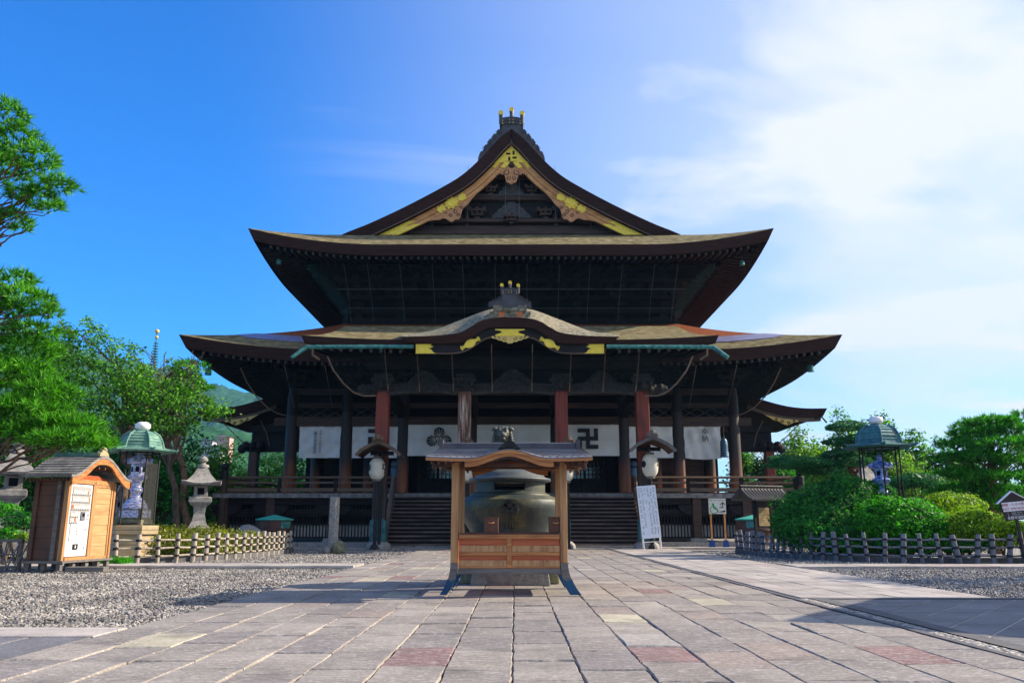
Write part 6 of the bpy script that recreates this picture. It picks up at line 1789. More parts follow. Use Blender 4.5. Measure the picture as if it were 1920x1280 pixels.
# roofed notice board
Y = 31.5; x = WX(1430, Y, 1.5); o = empty('roofed_board', (x, Y, 0), rad(22)); tag(o, 'dark wooden notice board under its own small gabled roof, by the right fence', 'notice board')
mb = MB(); mb.box(-.42, -.32, -.05, .05, 0, 1.98); mb.box(.32, .42, -.05, .05, 0, 1.98); mb.build('post', 'dark_wood', o, org=(0, 0, 0))
mb = MB(); mb.box(-.32, .32, -.03, .03, .85, 1.85); mb.build('board', 'sign_brown', o, org=(0, 0, 0))
mb = MB(); mb.box(-.22, .26, -.045, -.031, .95, 1.62); q = mb.build('paper_notice', 'paper_tan', o, org=(0, 0, 0))
mb = MB(); strokes(mb, -.18, 1.0, .40, .56, -.047, 8, 9, seed=31); mb.build('handwriting', 'sign_brown', q, org=(0, 0, 0))
mb = MB()
for sg in (-1, 1):
    P = [(sg * t * .62, 2.38 - .50 * t ** .8 + .06 * t ** 3) for t in np.linspace(0, 1, 8)]; B = [(a, b - .06) for a, b in P]
    for k in range(7): mb.prism([P[k], P[k + 1], B[k + 1], B[k]], -.95, .95, fn=lambda a, b, c: (b, a, c))
rf_ = mb.build('board_roof', 'tile_dark', o, org=(0, 0, 0))
mb = MB(); mb.tube([(-.98, 0, 2.40), (.98, 0, 2.40)], .06, 8); mb.lathe([(.07, 0), (.07, .04)], (0, 0, 0), 8)
for t in np.linspace(-.9, .9, 13):
    for sg in (-1, 1): mb.beam((t, sg * .03, 2.39), (t, sg * .62, 1.965), .03, .02)
mb.build('roof_ridge', 'iron', rf_, org=(0, 0, 0))
# no smoking sign
Y = 22.6; x = WX(1905, Y, 1.6); o = empty('smoking_sign', (x, Y, 0), rad(-3)); o.rotation_euler = (0, rad(-5), rad(-3)); tag(o, 'brown house-shaped NO SMOKING sign on a thin post at the right edge', 'no smoking sign')
zt2 = WZ(921, Y)
mb = MB(); mb.prism([(-.24, .50 + .62), (.36, 1.12), (.42, 1.62), (.06, 1.86), (-.30, 1.62)], -.02, .02); p_ = mb.build('board', 'sign_brown', o, org=(0, 0, 0))
mb = MB(); mb.beam((-.38, 0, 1.585), (.06, 0, 1.885), .10, .02, up=(0, 0, 1)); mb.beam((.06, 0, 1.885), (.50, 0, 1.585), .10, .02); mb.build('board_roof', 'sign_white', o, org=(0, 0, 0))
mb = MB(); mb.prism([(-.25, 1.36), (.39, 1.36), (.40, 1.60), (-.27, 1.60)], -.028, -.02); q = mb.build('white_panel', 'sign_white', o, org=(0, 0, 0))
def st_(body, size, xx, zz_, m): text_mesh(body, size, 'lettering', m, Matrix.Translation((xx, -.031, zz_)) @ FRONT, o)
st_('喫煙・たき火禁止', .085, .07, 1.53, 'sign_red'); st_('NO SMOKING', .105, .08, 1.42, 'sign_red')
st_('長野市消防局', .09, .08, 1.18, 'sign_white')
mb = MB(); strokes(mb, -.16, 1.24, .50, .10, -.0205, 14, 2, seed=12); mb.build('small_print', 'sign_white', o, org=(0, 0, 0))
mb = MB(); mb.box(.03, .09, -.02, .04, -.05, 1.12); mb.build('post', 'sign_brown', o, org=(0, 0, 0))
# ================================================================== GROUND
def slab_mat(name, stops, gap=.0, fleck=.35, rough=.75, island_ramp=True):
    m, N, L = new_mat(name)
    out = N.new('ShaderNodeOutputMaterial'); b = N.new('ShaderNodeBsdfPrincipled'); L.new(b.outputs[0], out.inputs[0])
    b.inputs['Roughness'].default_value = rough; b.inputs['Specular IOR Level'].default_value = .35
    ge = N.new('ShaderNodeNewGeometry'); r = _ramp(N, stops); r.color_ramp.interpolation = 'CONSTANT'
    L.new(ge.outputs['Random Per Island'], r.inputs[0])
    t = N.new('ShaderNodeTexCoord')
    def noise(sc_, st, det=4, rot=0):
        mp = N.new('ShaderNodeMapping'); mp.inputs['Scale'].default_value = st; L.new(t.outputs['Object'], mp.inputs[0])
        n = N.new('ShaderNodeTexNoise'); n.inputs['Scale'].default_value = sc_; n.inputs['Detail'].default_value = det; L.new(mp.outputs[0], n.inputs['Vector']); return n.outputs[0]
    def mapr(v, a, b_, c, d):
        q = N.new('ShaderNodeMapRange'); L.new(v, q.inputs[0])
        for i, k in enumerate((a, b_, c, d)): q.inputs[i + 1].default_value = k
        return q.outputs[0]
    def mix(bt, fac, A, B):
        q = N.new('ShaderNodeMix'); q.data_type = 'RGBA'; q.blend_type = bt
        if isinstance(fac, float): q.inputs[0].default_value = fac
        else: L.new(fac, q.inputs[0])
        L.new(A, q.inputs[6])
        if isinstance(B, tuple): q.inputs[7].default_value = (*B, 1)
        else: L.new(B, q.inputs[7])
        return q.outputs[2]
    col = mix('MULTIPLY', 1.0, r.outputs[0], mapr(noise(1.3, (1, 1, 1)), .3, .7, .80, 1.2))
    col = mix('MULTIPLY', 1.0, col, mapr(noise(40, (.6, 1, 1)), .3, .7, .82, 1.16))
    fl = mapr(noise(9, (1, 2.6, 1), 6), .535, .64, 0, fleck)
    col = mix('MIX', fl, col, (.56, .52, .48))
    fl = mapr(noise(34, (.8, 1.5, 1), 4), .56, .64, 0, fleck)
    col = mix('MIX', fl, col, (.60, .56, .52))
    pt = mapr(noise(70, (1, 1, 1), 3), .60, .68, 0, .5)
    col = mix('MIX', pt, col, (.13, .12, .12))
    dk = mapr(noise(2.2, (1, 1, 1), 7), .54, .72, 0, .6)
    col = mix('MIX', dk, col, (.12, .108, .10))
    dk = mapr(noise(.35, (1, .6, 1), 5), .45, .7, 0, .35)
    col = mix('MIX', dk, col, (.13, .12, .115))
    L.new(col, b.inputs['Base Color'])
    bp = N.new('ShaderNodeBump'); bp.inputs['Strength'].default_value = .5; bp.inputs['Distance'].default_value = .012
    L.new(noise(26, (1, 1.6, 1), 6), bp.inputs['Height']); L.new(bp.outputs[0], b.inputs['Normal'])
    return m
slab_mat('paving', [(0, (.222, .198, .178)), (.14, (.262, .236, .208)), (.32, (.196, .176, .165)), (.50, (.285, .255, .222)), (.68, (.232, .206, .186)), (.85, (.240, .195, .170)), (.93, (.20, .118, .112)), (.962, (.42, .385, .28)), (.985, (.32, .295, .27))])
slab_mat('light_paving', [(0, (.38, .35, .32)), (.3, (.42, .385, .355)), (.6, (.36, .33, .31)), (.85, (.40, .36, .33)), (.95, (.36, .30, .28))], fleck=.15)
slab_mat('grey_paving', [(0, (.15, .15, .165)), (.4, (.175, .172, .185)), (.75, (.135, .135, .15))], fleck=.12)
def gravel_mat():
    m, N, L = new_mat('gravel')
    out = N.new('ShaderNodeOutputMaterial'); b = N.new('ShaderNodeBsdfPrincipled'); L.new(b.outputs[0], out.inputs[0]); b.inputs['Roughness'].default_value = .9
    t = N.new('ShaderNodeTexCoord'); v = N.new('ShaderNodeTexVoronoi'); v.inputs['Scale'].default_value = 26; L.new(t.outputs['Object'], v.inputs['Vector'])
    sp = N.new('ShaderNodeSeparateColor'); L.new(v.outputs['Color'], sp.inputs[0])
    r = _ramp(N, [(0, (.06, .06, .065)), (.35, (.21, .20, .19)), (.7, (.36, .34, .32)), (1, (.52, .50, .46))]); L.new(sp.outputs[0], r.inputs[0])
    L.new(r.outputs[0], b.inputs['Base Color'])
    bp = N.new('ShaderNodeBump'); bp.inputs['Strength'].default_value = 1; bp.inputs['Distance'].default_value = .03; bp.invert = True
    L.new(v.outputs['Distance'], bp.inputs['Height']); L.new(bp.outputs[0], b.inputs['Normal'])
gravel_mat()
mat('pebble', [(.10, .095, .09), (.22, .205, .19), (.34, .315, .28)], scale=.8, rough=.85, island=.6)
def flat(name, x0, x1, y0, y1, z, m, kind='structure'):
    mb = MB(); mb.add([(x0, y0, z), (x1, y0, z), (x1, y1, z), (x0, y1, z)], [(0, 1, 2, 3)])
    o = mb.build(name, m); tag(o, kind=kind); return o
flat('ground', -5000, 5000, -200, 9000, -.09, 'soil')
flat('gravel', -28, 30, 3.0, 38.3, -.05, 'gravel')
def slabs(name, x0, x1, y0, y1, w, l, z, m, seed, gap=.012, rowx=True, h=.06, jit=.008):
    r = random.Random(seed); mb = MB(); n = max(1, round((x1 - x0) / w)); w = (x1 - x0) / n
    for i in range(n):
        y = y0 - r.random() * l
        while y < y1:
            L_ = l * r.uniform(.9, 1.12); a, b = max(y, y0), min(y + L_, y1)
            if b - a > .08:
                dz = r.uniform(-.004, .004); j = [r.uniform(-jit, jit) for _ in range(8)]
                xa, xb = x0 + i * w + gap / 2, x0 + (i + 1) * w - gap / 2
                a2, b2 = a + gap / 2, b - gap / 2; c = .006
                bot = [(xa, a2, z - h), (xb, a2, z - h), (xb, b2, z - h), (xa, b2, z - h)]
                mid = [(xa + j[0], a2 + j[1], z - c + dz), (xb + j[2], a2 + j[3], z - c + dz), (xb + j[4], b2 + j[5], z - c + dz), (xa + j[6], b2 + j[7], z - c + dz)]
                cxm, cym = (xa + xb) / 2, (a2 + b2) / 2
                top = [(p[0] + math.copysign(c, cxm - p[0]), p[1] + math.copysign(c, cym - p[1]), z + dz) for p in mid]
                f = [(8, 9, 10, 11)]
                for k in range(4): f += [(k, (k + 1) % 4, (k + 1) % 4 + 4, k + 4), (k + 4, (k + 1) % 4 + 4, (k + 1) % 4 + 8, k + 8)]
                mb.add(bot + mid + top, f)
            y += L_
    o = mb.build(name, m); tag(o, kind='structure'); return o
def worn_slabs(name, x0, x1, y0, y1, n, l, m, seed):
    r = random.Random(seed); mb = MB(); w = (x1 - x0) / n
    for i in range(n):
        y = y0 - r.random() * l
        while y < y1:
            L_ = l * r.uniform(.88, 1.14); a, b = max(y, y0), min(y + L_, y1)
            if b - a > .08:
                g = r.uniform(.003, .0065); dz = r.uniform(-.005, .005); tx, ty = r.uniform(-.004, .004), r.uniform(-.004, .004)
                xa, xb, ya, yb_ = x0 + i * w + g, x0 + (i + 1) * w - g, a + g * .7, b - g * .7
                P = []
                ns = 6 if a < 16 else 2
                for (p, q) in (((xa, ya), (xb, ya)), ((xb, ya), (xb, yb_)), ((xb, yb_), (xa, yb_)), ((xa, yb_), (xa, ya))):
                    for k in range(ns):
                        t = k / ns; c = .010 if k == 0 else 0
                        P.append((p[0] + (q[0] - p[0]) * t + r.uniform(-.006, .006), p[1] + (q[1] - p[1]) * t + r.uniform(-.006, .006)))
                cxm, cym = (xa + xb) / 2, (ya + yb_) / 2; N_ = len(P)
                def sh(p, d): 
                    v = Vector((cxm - p[0], cym - p[1])); v.normalize(); return (p[0] + v.x * d, p[1] + v.y * d)
                zt = lambda p: dz + tx * (p[0] - cxm) / .24 + ty * (p[1] - cym) / .43
                top = [(*sh(p, .011), zt(p)) for p in P]; mid = [(*p, zt(p) - .008 - r.random() * .006) for p in P]; bot = [(p[0], p[1], -.06) for p in P]
                mb.add(bot + mid + top, [tuple(range(2 * N_, 3 * N_))] + [(k, (k + 1) % N_, (k + 1) % N_ + N_, k + N_) for k in range(N_)] + [(k + N_, (k + 1) % N_ + N_, (k + 1) % N_ + 2 * N_, k + 2 * N_) for k in range(N_)])
            y += L_
    o = mb.build(name, m); tag(o, kind='structure'); return o
worn_slabs('stone_path', -3.84, 3.80, 3.2, 36.4, 16, .86, 'paving', 3)
flat('path_bed', -3.86, 3.86, 3.1, 36.5, -.032, 'soil')
slabs('side_path', 4.0, 6.75, 12.0, 36.2, .46, .92, .0, 'light_paving', 5, gap=.008, jit=.003)
flat('side_path_bed', 3.98, 6.77, 11.98, 36.3, -.034, 'soil')
kb = MB(); kb.box(3.84, 3.92, 3.0, 36.2, -.08, .004); o = kb.build('path_kerb', 'asphalt'); tag(o, kind='structure')
# crossing path, threshold strip before the hall, near strips
slabs('crossing_path', -26, -3.9, 20.45, 21.9, 1.6, 1.5, .03, 'light_paving', 8, gap=.01)
slabs('crossing_path', 6.8, 28, 20.45, 21.7, 1.6, 1.4, .02, 'light_paving', 9, gap=.01)
slabs('hall_forecourt', -12, 12, 36.5, 38.3, 1.2, .9, .02, 'light_paving', 10, gap=.01)
slabs('border_strip', -26, -3.88, 7.95, 8.62, 1.9, .66, .0, 'light_paving', 12, gap=.008)
slabs('grey_paving', -26, -4.45, 3.0, 7.93, .66, 1.0, -.006, 'grey_paving', 13, gap=.01)
slabs('gutter_strip', -4.43, -3.88, 3.0, 7.93, .55, 1.6, -.002, 'grey_paving', 14, gap=.01)
# diagonal grey pavers on the right
r = random.Random(4); mb = MB(); d = Vector((.63, .777, 0)); e = Vector((1, .06, 0)); wq = .60
for i in range(-22, 34):
    for k in range(-16, 26):
        o_ = Vector((4.2, 7.0, 0)) + e * (i * wq) + d * (k * .40); P = [o_, o_ + e * (wq - .034), o_ + e * (wq - .034) + d * (.40 - .010), o_ + d * (.40 - .010)]
        def clip(P, ax, lim, sg):
            out = []
            for p, q in zip(P, P[1:] + P[:1]):
                a, b = sg * (p[ax] - lim), sg * (q[ax] - lim)
                if a >= 0: out.append(p)
                if a * b < 0: out.append(p.lerp(q, a / (a - b)))
            return out
        for ax, lim, sg in ((0, 4.315, 1), (1, 11.70, -1), (0, 18, -1), (1, 2.5, 1)): P = clip(P, ax, lim, sg) if P else P
        if len(P) < 3: continue
        dz = r.uniform(-.002, .002); m_ = len(P)
        mb.add([(p.x, p.y, -.05) for p in P] + [(p.x, p.y, dz) for p in P], [tuple(range(m_, 2 * m_))] + [(k_, (k_ + 1) % m_, (k_ + 1) % m_ + m_, k_ + m_) for k_ in range(m_)])
o = mb.build('diagonal_paving', 'grey_paving'); tag(o, kind='structure')
mat('mortar', [(.40, .37, .34), (.50, .47, .44)], scale=6, rough=.95)
flat('mortar_bed', 4.28, 18, 2.4, 11.9, -.006, 'mortar')
flat('paving_border', 4.10, 4.30, 3, 11.96, .004, 'asphalt'); flat('paving_border', 4.31, 18, 11.72, 11.97, .003, 'asphalt')
flat('drain', 3.93, 4.09, 3, 11.9, -.004, 'gravel')
# loose stones over the gravel
def pebbles(n, x0, x1, y0, y1, s0, s1, test=None):
    P = np.stack([rng.uniform(x0, x1, n), y0 + (y1 - y0) * rng.random(n) ** 1.5, np.full(n, -.038)], 1)
    if test is not None: P = P[test(P)]
    n = len(P); s = rng.uniform(s0, s1, n)
    base = np.array([[1, 0, 0], [0, 1, 0], [-1, 0, 0], [0, -1, 0], [0, 0, .75], [0, 0, -.6]])
    ang = rng.uniform(0, 2 * PI, n); tl = rng.uniform(-.5, .5, n)
    V = base[None] * (1 + rng.uniform(-.35, .35, (n, 6, 3))) * s[:, None, None]
    V[:, :, 0] *= rng.uniform(.8, 1.5, n)[:, None]
    x, y, z = V[..., 0].copy(), V[..., 1].copy(), V[..., 2].copy()
    z, x = z * np.cos(tl)[:, None] - x * np.sin(tl)[:, None], x * np.cos(tl)[:, None] + z * np.sin(tl)[:, None]
    V = np.stack([x * np.cos(ang)[:, None] - y * np.sin(ang)[:, None], x * np.sin(ang)[:, None] + y * np.cos(ang)[:, None], z], -1) + P[:, None, :]
    F_ = np.array([[0, 1, 4], [1, 2, 4], [2, 3, 4], [3, 0, 4], [1, 0, 5], [2, 1, 5], [3, 2, 5], [0, 3, 5]])
    F_ = (F_[None] + 6 * np.arange(n)[:, None, None]).reshape(-1, 3)
    return V.reshape(-1, 3), F_
for (n, a) in ((30000, (-12.5, -3.92, 8.66, 20.3, .016, .032)), (17000, (6.8, 15, 12.05, 20.3, .018, .034)), (9000, (-11, -3.95, 22.0, 36, .022, .038)), (4500, (6.9, 12, 22, 34, .022, .036))):
    V, Fc = pebbles(n, *a); o = np_obj('gravel_stones', V, Fc, 'pebble'); tag(o, kind='stuff')

# ================================================================== FENCES
def fence_line(P, n, name, label, m, hpost=.86, rpost=.062, rails=(.70, .44, .20), lean=.05, seed=0, z0=-.04, base=True):
    r = random.Random(seed); P = sm_tab(P, 60); L = arc_pts(P)
    o = empty(name, (P[0][0], P[0][1], 0)); tag(o, label, 'fence')
    for k in range(n):
        x, y = along(P, k / (n - 1)); a, b = r.uniform(-lean, lean), r.uniform(-lean, lean) * .5
        h = hpost * r.uniform(.93, 1.09); rp = rpost * r.uniform(.82, 1.18)
        mb = MB(); pts = []
        zs = [z0, h * .25, h * .252, h * .52, h * .522, h * .80, h * .802, h]
        mb.tube([(x + a * z, y + b * z, z) for z in zs], [rp, rp * .98, rp * 1.07, rp * .97, rp * 1.06, rp * .96, rp * 1.05, rp * .97], 9)
        p = mb.build('fence_post', m, o); smooth_angle(p, 50)
        mb = MB()
        for zr in rails: mb.tube([(x + a * zr, y + b * zr, zr - .03), (x + a * zr, y + b * zr, zr + .03)], rp * 1.16, 8, cap=False)
        mb.beam((x + a * .44 - rp, y - rp, rails[1] - .04), (x + a * .44 + rp, y - rp, rails[1] + .05), .018, .018)
        mb.build('rope_tie', 'rope', p)
    for zr in rails:
        mb = MB(); Q = [along(P, k / 40) for k in range(41)]
        mb.tube([(x, y + .06, zr + .012 * math.sin(k * 1.7 + zr * 9)) for k, (x, y) in enumerate(Q)], .028, 7); mb.build('fence_rail', m, o)
    if base:
        mb = MB(); Q = [along(P, k / 30) for k in range(31)]
        for a, b in zip(Q, Q[1:]): mb.beam((a[0], a[1] + .25, .02), (b[0], b[1] + .25, .02), .10, .20)
        mb.build('shade_edging', 'asphalt', o)  # dark colour stands for the shadow gap along the fence foot
    return o
fence_line([(-13.2, 22.0), (-11.2, 22.2), (-9.4, 23.6), (-8.75, 25.6), (-8.45, 28.2), (-8.35, 31.4)], 24, 'pole_fence', 'pale pole fence with three rails in front of the olive hedge on the left', 'bamboo', seed=2, hpost=.73, rails=(.58, .37, .16))
fence_line([(8.35, 31.6), (8.2, 29.2), (8.35, 27.0), (9.0, 24.8), (10.4, 23.3), (12.4, 22.7), (16.5, 23.4)], 34, 'pole_fence', 'pole fence in grey-blue shade with three rails curving around the right garden', 'bamboo_shaded', seed=3, hpost=.74, rails=(.60, .39, .17), lean=.17)
o = empty('lattice_fence', (-11.0, 18.9, 0)); tag(o, 'dark crossed bamboo lattice fence at the left edge beside the kiosk', 'fence')
mb = MB(); x0, x1, y = -14.5, -11.05, 18.9
for k in range(18):
    xa = x0 + (x1 - x0) * k / 17; mb.tube([(xa - .12, y, -.04), (xa + .14, y, .62)], .017, 6); mb.tube([(xa + .14, y + .03, -.04), (xa - .12, y + .03, .62)], .017, 6)
mb.build('lattice', 'bamboo_shaded', o)
mb = MB()
for z in (.08, .35): mb.tube([(x0, y - .03, z), (x1, y - .03, z)], .02, 6)
mb.box(x0, x1, y - .05, y + .06, .62, .68); mb.build('fence_rail', 'grey_wood', o)
mb = MB()
for x in (-14.4, -12.7, -11.1): mb.tube([(x, y + .04, -.05), (x, y + .04, .70)], .045, 8)
mb.build('fence_post', 'grey_wood', o)

# ================================================================== VEGETATION
def nrm(a): return a / (np.linalg.norm(a, axis=-1, keepdims=True) + 1e-9)
def leaf_quads(C, N_, size, asp=.5):
    n = len(C); N_ = nrm(N_); t = nrm(np.cross(N_, rng.normal(size=(n, 3)))); b = np.cross(N_, t)
    s = size * rng.uniform(.65, 1.35, n)[:, None]
    bend = N_ * s * .18
    V = np.stack([C - t * s * .5, C + b * s * asp * .5 - bend * .3, C + t * s * .5 - bend, C - b * s * asp * .5 - bend * .3], 1)
    return V.reshape(-1, 3)
def quads(n): return np.arange(4 * n).reshape(-1, 4)
def ell_points(n, c, r, shell=.55, rough=.22, flat_bottom=0):
    d = nrm(rng.normal(size=(n, 3)))
    if flat_bottom: d[:, 2] = np.where(d[:, 2] < 0, d[:, 2] * flat_bottom, d[:, 2]); 
    ph = rng.uniform(0, 6, 6); f = 1 + rough * (np.sin(3.1 * d[:, 0] + ph[0]) * np.sin(2.7 * d[:, 1] + ph[1]) + .6 * np.sin(6 * d[:, 2] + 4 * d[:, 0] + ph[2]) + .5 * np.sin(9 * d[:, 1] + ph[3]) * np.sin(8 * d[:, 0] + ph[4]))
    u = (shell + (1 - shell) * rng.random(n) ** .6) * f
    return np.array(c) + d * np.array(r) * u[:, None], d
def crown_leaves(clumps, dens, size, asp=.55, up=.45, shell=.5, rough=.25, sub=True):
    """leaves gathered in small sprays inside each clump"""
    out = []
    for c, r in clumps:
        vol = (r[0] * r[1] + r[1] * r[2] + r[0] * r[2]) / 3
        n = max(24, int(dens * vol)); k = max(1, n // 14)
        Cc, d = ell_points(k, c, r, shell, rough)
        spray = np.repeat(Cc, 14, 0) + rng.normal(size=(k * 14, 3)) * np.array([1, 1, .55]) * size * 1.15
        N_ = np.repeat(d, 14, 0) * .55 + rng.normal(size=(k * 14, 3)) * .55 + np.array([0, 0, up])
        out.append(leaf_quads(spray, N_, size, asp))
    V = np.concatenate(out); return V, quads(len(V) // 4)
def needle_tufts(pads, dens, length, width, nb=9, upb=.75, under=.15):
    out = []
    for c, r in pads:
        n = max(12, int(dens * r[0] * r[1] * 3.1))
        d = nrm(rng.normal(size=(n, 3))); d[:, 2] = np.where(rng.random(n) < 1 - under, np.abs(d[:, 2]), -np.abs(d[:, 2]) * .6)
        ph = rng.uniform(0, 6, 4)
        f = 1 + .22 * np.sin(3 * d[:, 0] + ph[0]) * np.sin(3 * d[:, 1] + ph[1]) + .14 * np.sin(8 * d[:, 0] + ph[2]) * np.sin(7 * d[:, 1] + ph[3])
        C = np.array(c) + d * np.array(r) * (f * rng.uniform(.62, 1.02, n))[:, None]
        ax = nrm(d * np.array([.9, .9, .5]) + np.array([0, 0, upb]))
        A = np.repeat(ax, nb, 0); Cb = np.repeat(C, nb, 0); m_ = n * nb
        dirn = nrm(A * .75 + rng.normal(size=(m_, 3)) * .52); side = nrm(np.cross(dirn, rng.normal(size=(m_, 3))))
        L_ = length * rng.uniform(.7, 1.2, m_)[:, None]
        V = np.stack([Cb - side * width * .5, Cb + side * width * .5, Cb + dirn * L_], 1)
        out.append(V.reshape(-1, 3))
    V = np.concatenate(out); return V, np.arange(len(V)).reshape(-1, 3)
def limb(mb, a, b, r0, r1, sag=.12, wig=.06, n=9, seed=0, nseg=9):
    r = random.Random(seed); a, b = Vector(a), Vector(b); L_ = (b - a).length; P = []
    off = Vector((r.uniform(-1, 1), r.uniform(-1, 1), r.uniform(.2, 1))) * L_ * sag
    for k in range(nseg + 1):
        t = k / nseg; P.append(a.lerp(b, t) + off * math.sin(PI * t) + Vector((r.uniform(-1, 1), r.uniform(-1, 1), r.uniform(-1, 1))) * L_ * wig * .35 * (0 < k < nseg))
    mb.tube(P, [r0 + (r1 - r0) * (k / nseg) ** .8 for k in range(nseg + 1)], n); return P
def PC(px, py, Y, rpx, rpy, ry=None):     # ellipsoid from its outline in the survey
    x, y, z = W(px, py, Y); k = (Y * _c + (z - 1) * _s) / F_PX
    return ((x, y, z), (rpx * k, (ry if ry else rpx * k), rpy * k * 1.05))
def tree(name, label, cat, base, trunk_top, clumps, kind, lm, bm, r0=.22, group=None, dens=None, size=.16, limbs=None, twigs=0, lean_pts=None, seed=0, needle=(.20, .02), nb=9, under=.15, asp=.55, limb_r=.4):
    o = empty(name, base); tag(o, label, cat, group)
    mb = MB(); P = limb(mb, (base[0], base[1], base[2] - .1), trunk_top, r0, r0 * .35, sag=.05, wig=.10, seed=seed, nseg=12)
    r = random.Random(seed + 1); ends = clumps if limbs is None else [clumps[k] for k in limbs]
    for k, (c, rr) in enumerate(ends):
        t = min(1, max(.25, (c[2] - rr[2] * .6 - base[2]) / max(.1, (trunk_top[2] - base[2])) * r.uniform(.55, .85)))
        a = P[min(12, int(t * 12))]; tgt = (c[0] - (c[0] - a[0]) * .15, c[1] - (c[1] - a[1]) * .15, c[2] - rr[2] * .35)
        Q = limb(mb, a, tgt, r0 * limb_r * (1 - .5 * t), r0 * .07, sag=.07, wig=.12, n=6, seed=seed + 10 + k)
        for q in range(3):      # secondary branches
            d = Vector((r.uniform(-1, 1) * rr[0], r.uniform(-1, 1) * rr[1], r.uniform(-.3, .7) * rr[2])) * .8
            limb(mb, Q[5 + q], Vector(c) + d, r0 * .09, r0 * .03, sag=.08, wig=.15, n=5, seed=seed + 50 + 3 * k + q, nseg=6)
    for q in range(twigs):
        c, rr = clumps[r.randrange(len(clumps))]
        d = Vector((r.uniform(-1, 1), r.uniform(-1, 1), r.uniform(.1, 1.0)))
        limb(mb, Vector(c), Vector(c) + Vector((d.x * rr[0], d.y * rr[1], d.z * rr[2])) * 1.35, .03, .008, sag=.1, wig=.2, n=4, seed=seed + 300 + q, nseg=6)
    smooth_angle(mb.build('trunk', bm, o), 60)
    if kind == 'pad':
        Vs = []
        for c, rr in clumps:
            n = int((dens or 900) * rr[0] * rr[1] * 3.2); C, d = ell_points(n, c, rr, .86, .07, flat_bottom=.35)
            Vs.append(leaf_quads(C, d * .5 + rng.normal(size=(n, 3)) * .75, size, .28))
        V = np.concatenate(Vs); Fc = quads(len(V) // 4)
    elif kind == 'pine': V, Fc = needle_tufts(clumps, dens or 60, needle[0], needle[1], nb, under=under)
    else: V, Fc = crown_leaves(clumps, dens or 260, size, asp)
    np_obj('crown', V, Fc, lm, o)
    return o
def scatter_clumps(c, r, n, k=.42, seed=0, flat_=1.0, top=False):
    rr = random.Random(seed); out = []
    for i in range(n):
        while True:
            d = Vector((rr.uniform(-1, 1), rr.uniform(-1, 1), rr.uniform(-1, 1)))
            if .25 < d.length < 1: break
        s = k * rr.uniform(.7, 1.25)
        out.append(((c[0] + d.x * r[0] * .8, c[1] + d.y * r[1] * .8, c[2] + d.z * r[2] * .85), (r[0] * s, r[1] * s, r[2] * s * flat_)))
    return out
def bush(name, label, parts, lm, dens=900, size=.075, group=None, cat='shrub', seed=0, asp=.6):
    c0, r0 = parts[0]; o = empty(name, (c0[0], c0[1], 0)); tag(o, label, cat, group)
    mb = MB()
    for k, (c, r) in enumerate(parts):
        for q in range(3): limb(mb, (c[0], c[1], -.05), (c[0] + r[0] * .5 * math.sin(q * 2.1 + k), c[1] + r[1] * .5 * math.cos(q * 2.1 + k), c[2] + r[2] * .3), .04, .012, n=5, seed=seed + q + 5 * k, nseg=5)
    mb.build('stem', 'trunk_bark', o)
    Vs = []; rb_ = random.Random(seed + 900); bumps = []
    if name == 'garden_bush':
        for c, r in parts:      # uneven outline: shoots and clumps standing proud of the mass
            for q in range(12):
                d = Vector((rb_.uniform(-1, 1), rb_.uniform(-1, 1), rb_.uniform(-.1, 1))).normalized(); k_ = rb_.uniform(.16, .34)
                bumps.append(((c[0] + d.x * r[0] * .78, c[1] + d.y * r[1] * .78, c[2] + d.z * r[2] * .80), (r[0] * k_, r[1] * k_, r[2] * k_ * .8)))
    for c, r in list(parts) + bumps:
        area = r[0] * r[1] + r[1] * r[2] + r[0] * r[2]
        n = int(dens * area * 1.6); C, d = ell_points(n, c, r, .70, .20); 
        N_ = d * 1.0 + rng.normal(size=(n, 3)) * .6 + np.array([0, 0, .25]); Vs.append(leaf_quads(C, N_, size, asp))
        n = n // 3; C, d = ell_points(n, c, r, .35, .1); Vs.append(leaf_quads(C, d + rng.normal(size=(n, 3)) * .5, size * 1.8, .7))
    V = np.concatenate(Vs); np_obj('foliage', V, quads(len(V) // 4), lm, o)
    return o

# ---- near pine at the left edge (trunk just outside the frame)
base = (-14.2, 17.4, 0)
pads = [PC(8, 215, 17, 42, 22), PC(25, 262, 17.2, 48, 24), PC(70, 300, 17.0, 42, 22), PC(20, 320, 17.4, 50, 22), PC(108, 348, 16.9, 34, 15), PC(60, 372, 17.2, 50, 18), PC(95, 392, 17.0, 25, 12), PC(22, 415, 17.3, 36, 18), PC(45, 432, 17, 18, 9), PC(-40, 300, 17.5, 60, 60), PC(-50, 400, 17.3, 50, 30),
        PC(10, 528, 17.0, 48, 18), PC(52, 566, 16.9, 50, 20), PC(18, 585, 17.2, 40, 14), PC(85, 590, 16.9, 28, 11), PC(60, 622, 17, 42, 16), PC(-30, 560, 17.2, 50, 30)]
tree('pine_tree', 'tall bright green pine at the left edge with tiered pads against the sky', 'pine tree', base, (-14.0, 17.4, 10.0), pads, 'pine', 'pine_bright', 'pine_bark', r0=.30, dens=115, seed=5, needle=(.21, .030), nb=10, under=.25, limb_r=.3)
base = (-13.4, 18.0, 0)
pads = [PC(30, 660, 17.6, 75, 30), PC(20, 705, 17.3, 85, 32), PC(85, 742, 17.0, 60, 26), PC(40, 775, 16.9, 95, 28), PC(130, 800, 16.8, 55, 20), PC(120, 828, 16.6, 80, 15), PC(180, 835, 16.6, 34, 12), PC(60, 815, 16.9, 75, 22), PC(150, 815, 16.7, 45, 18), PC(-30, 740, 17.3, 70, 60)]
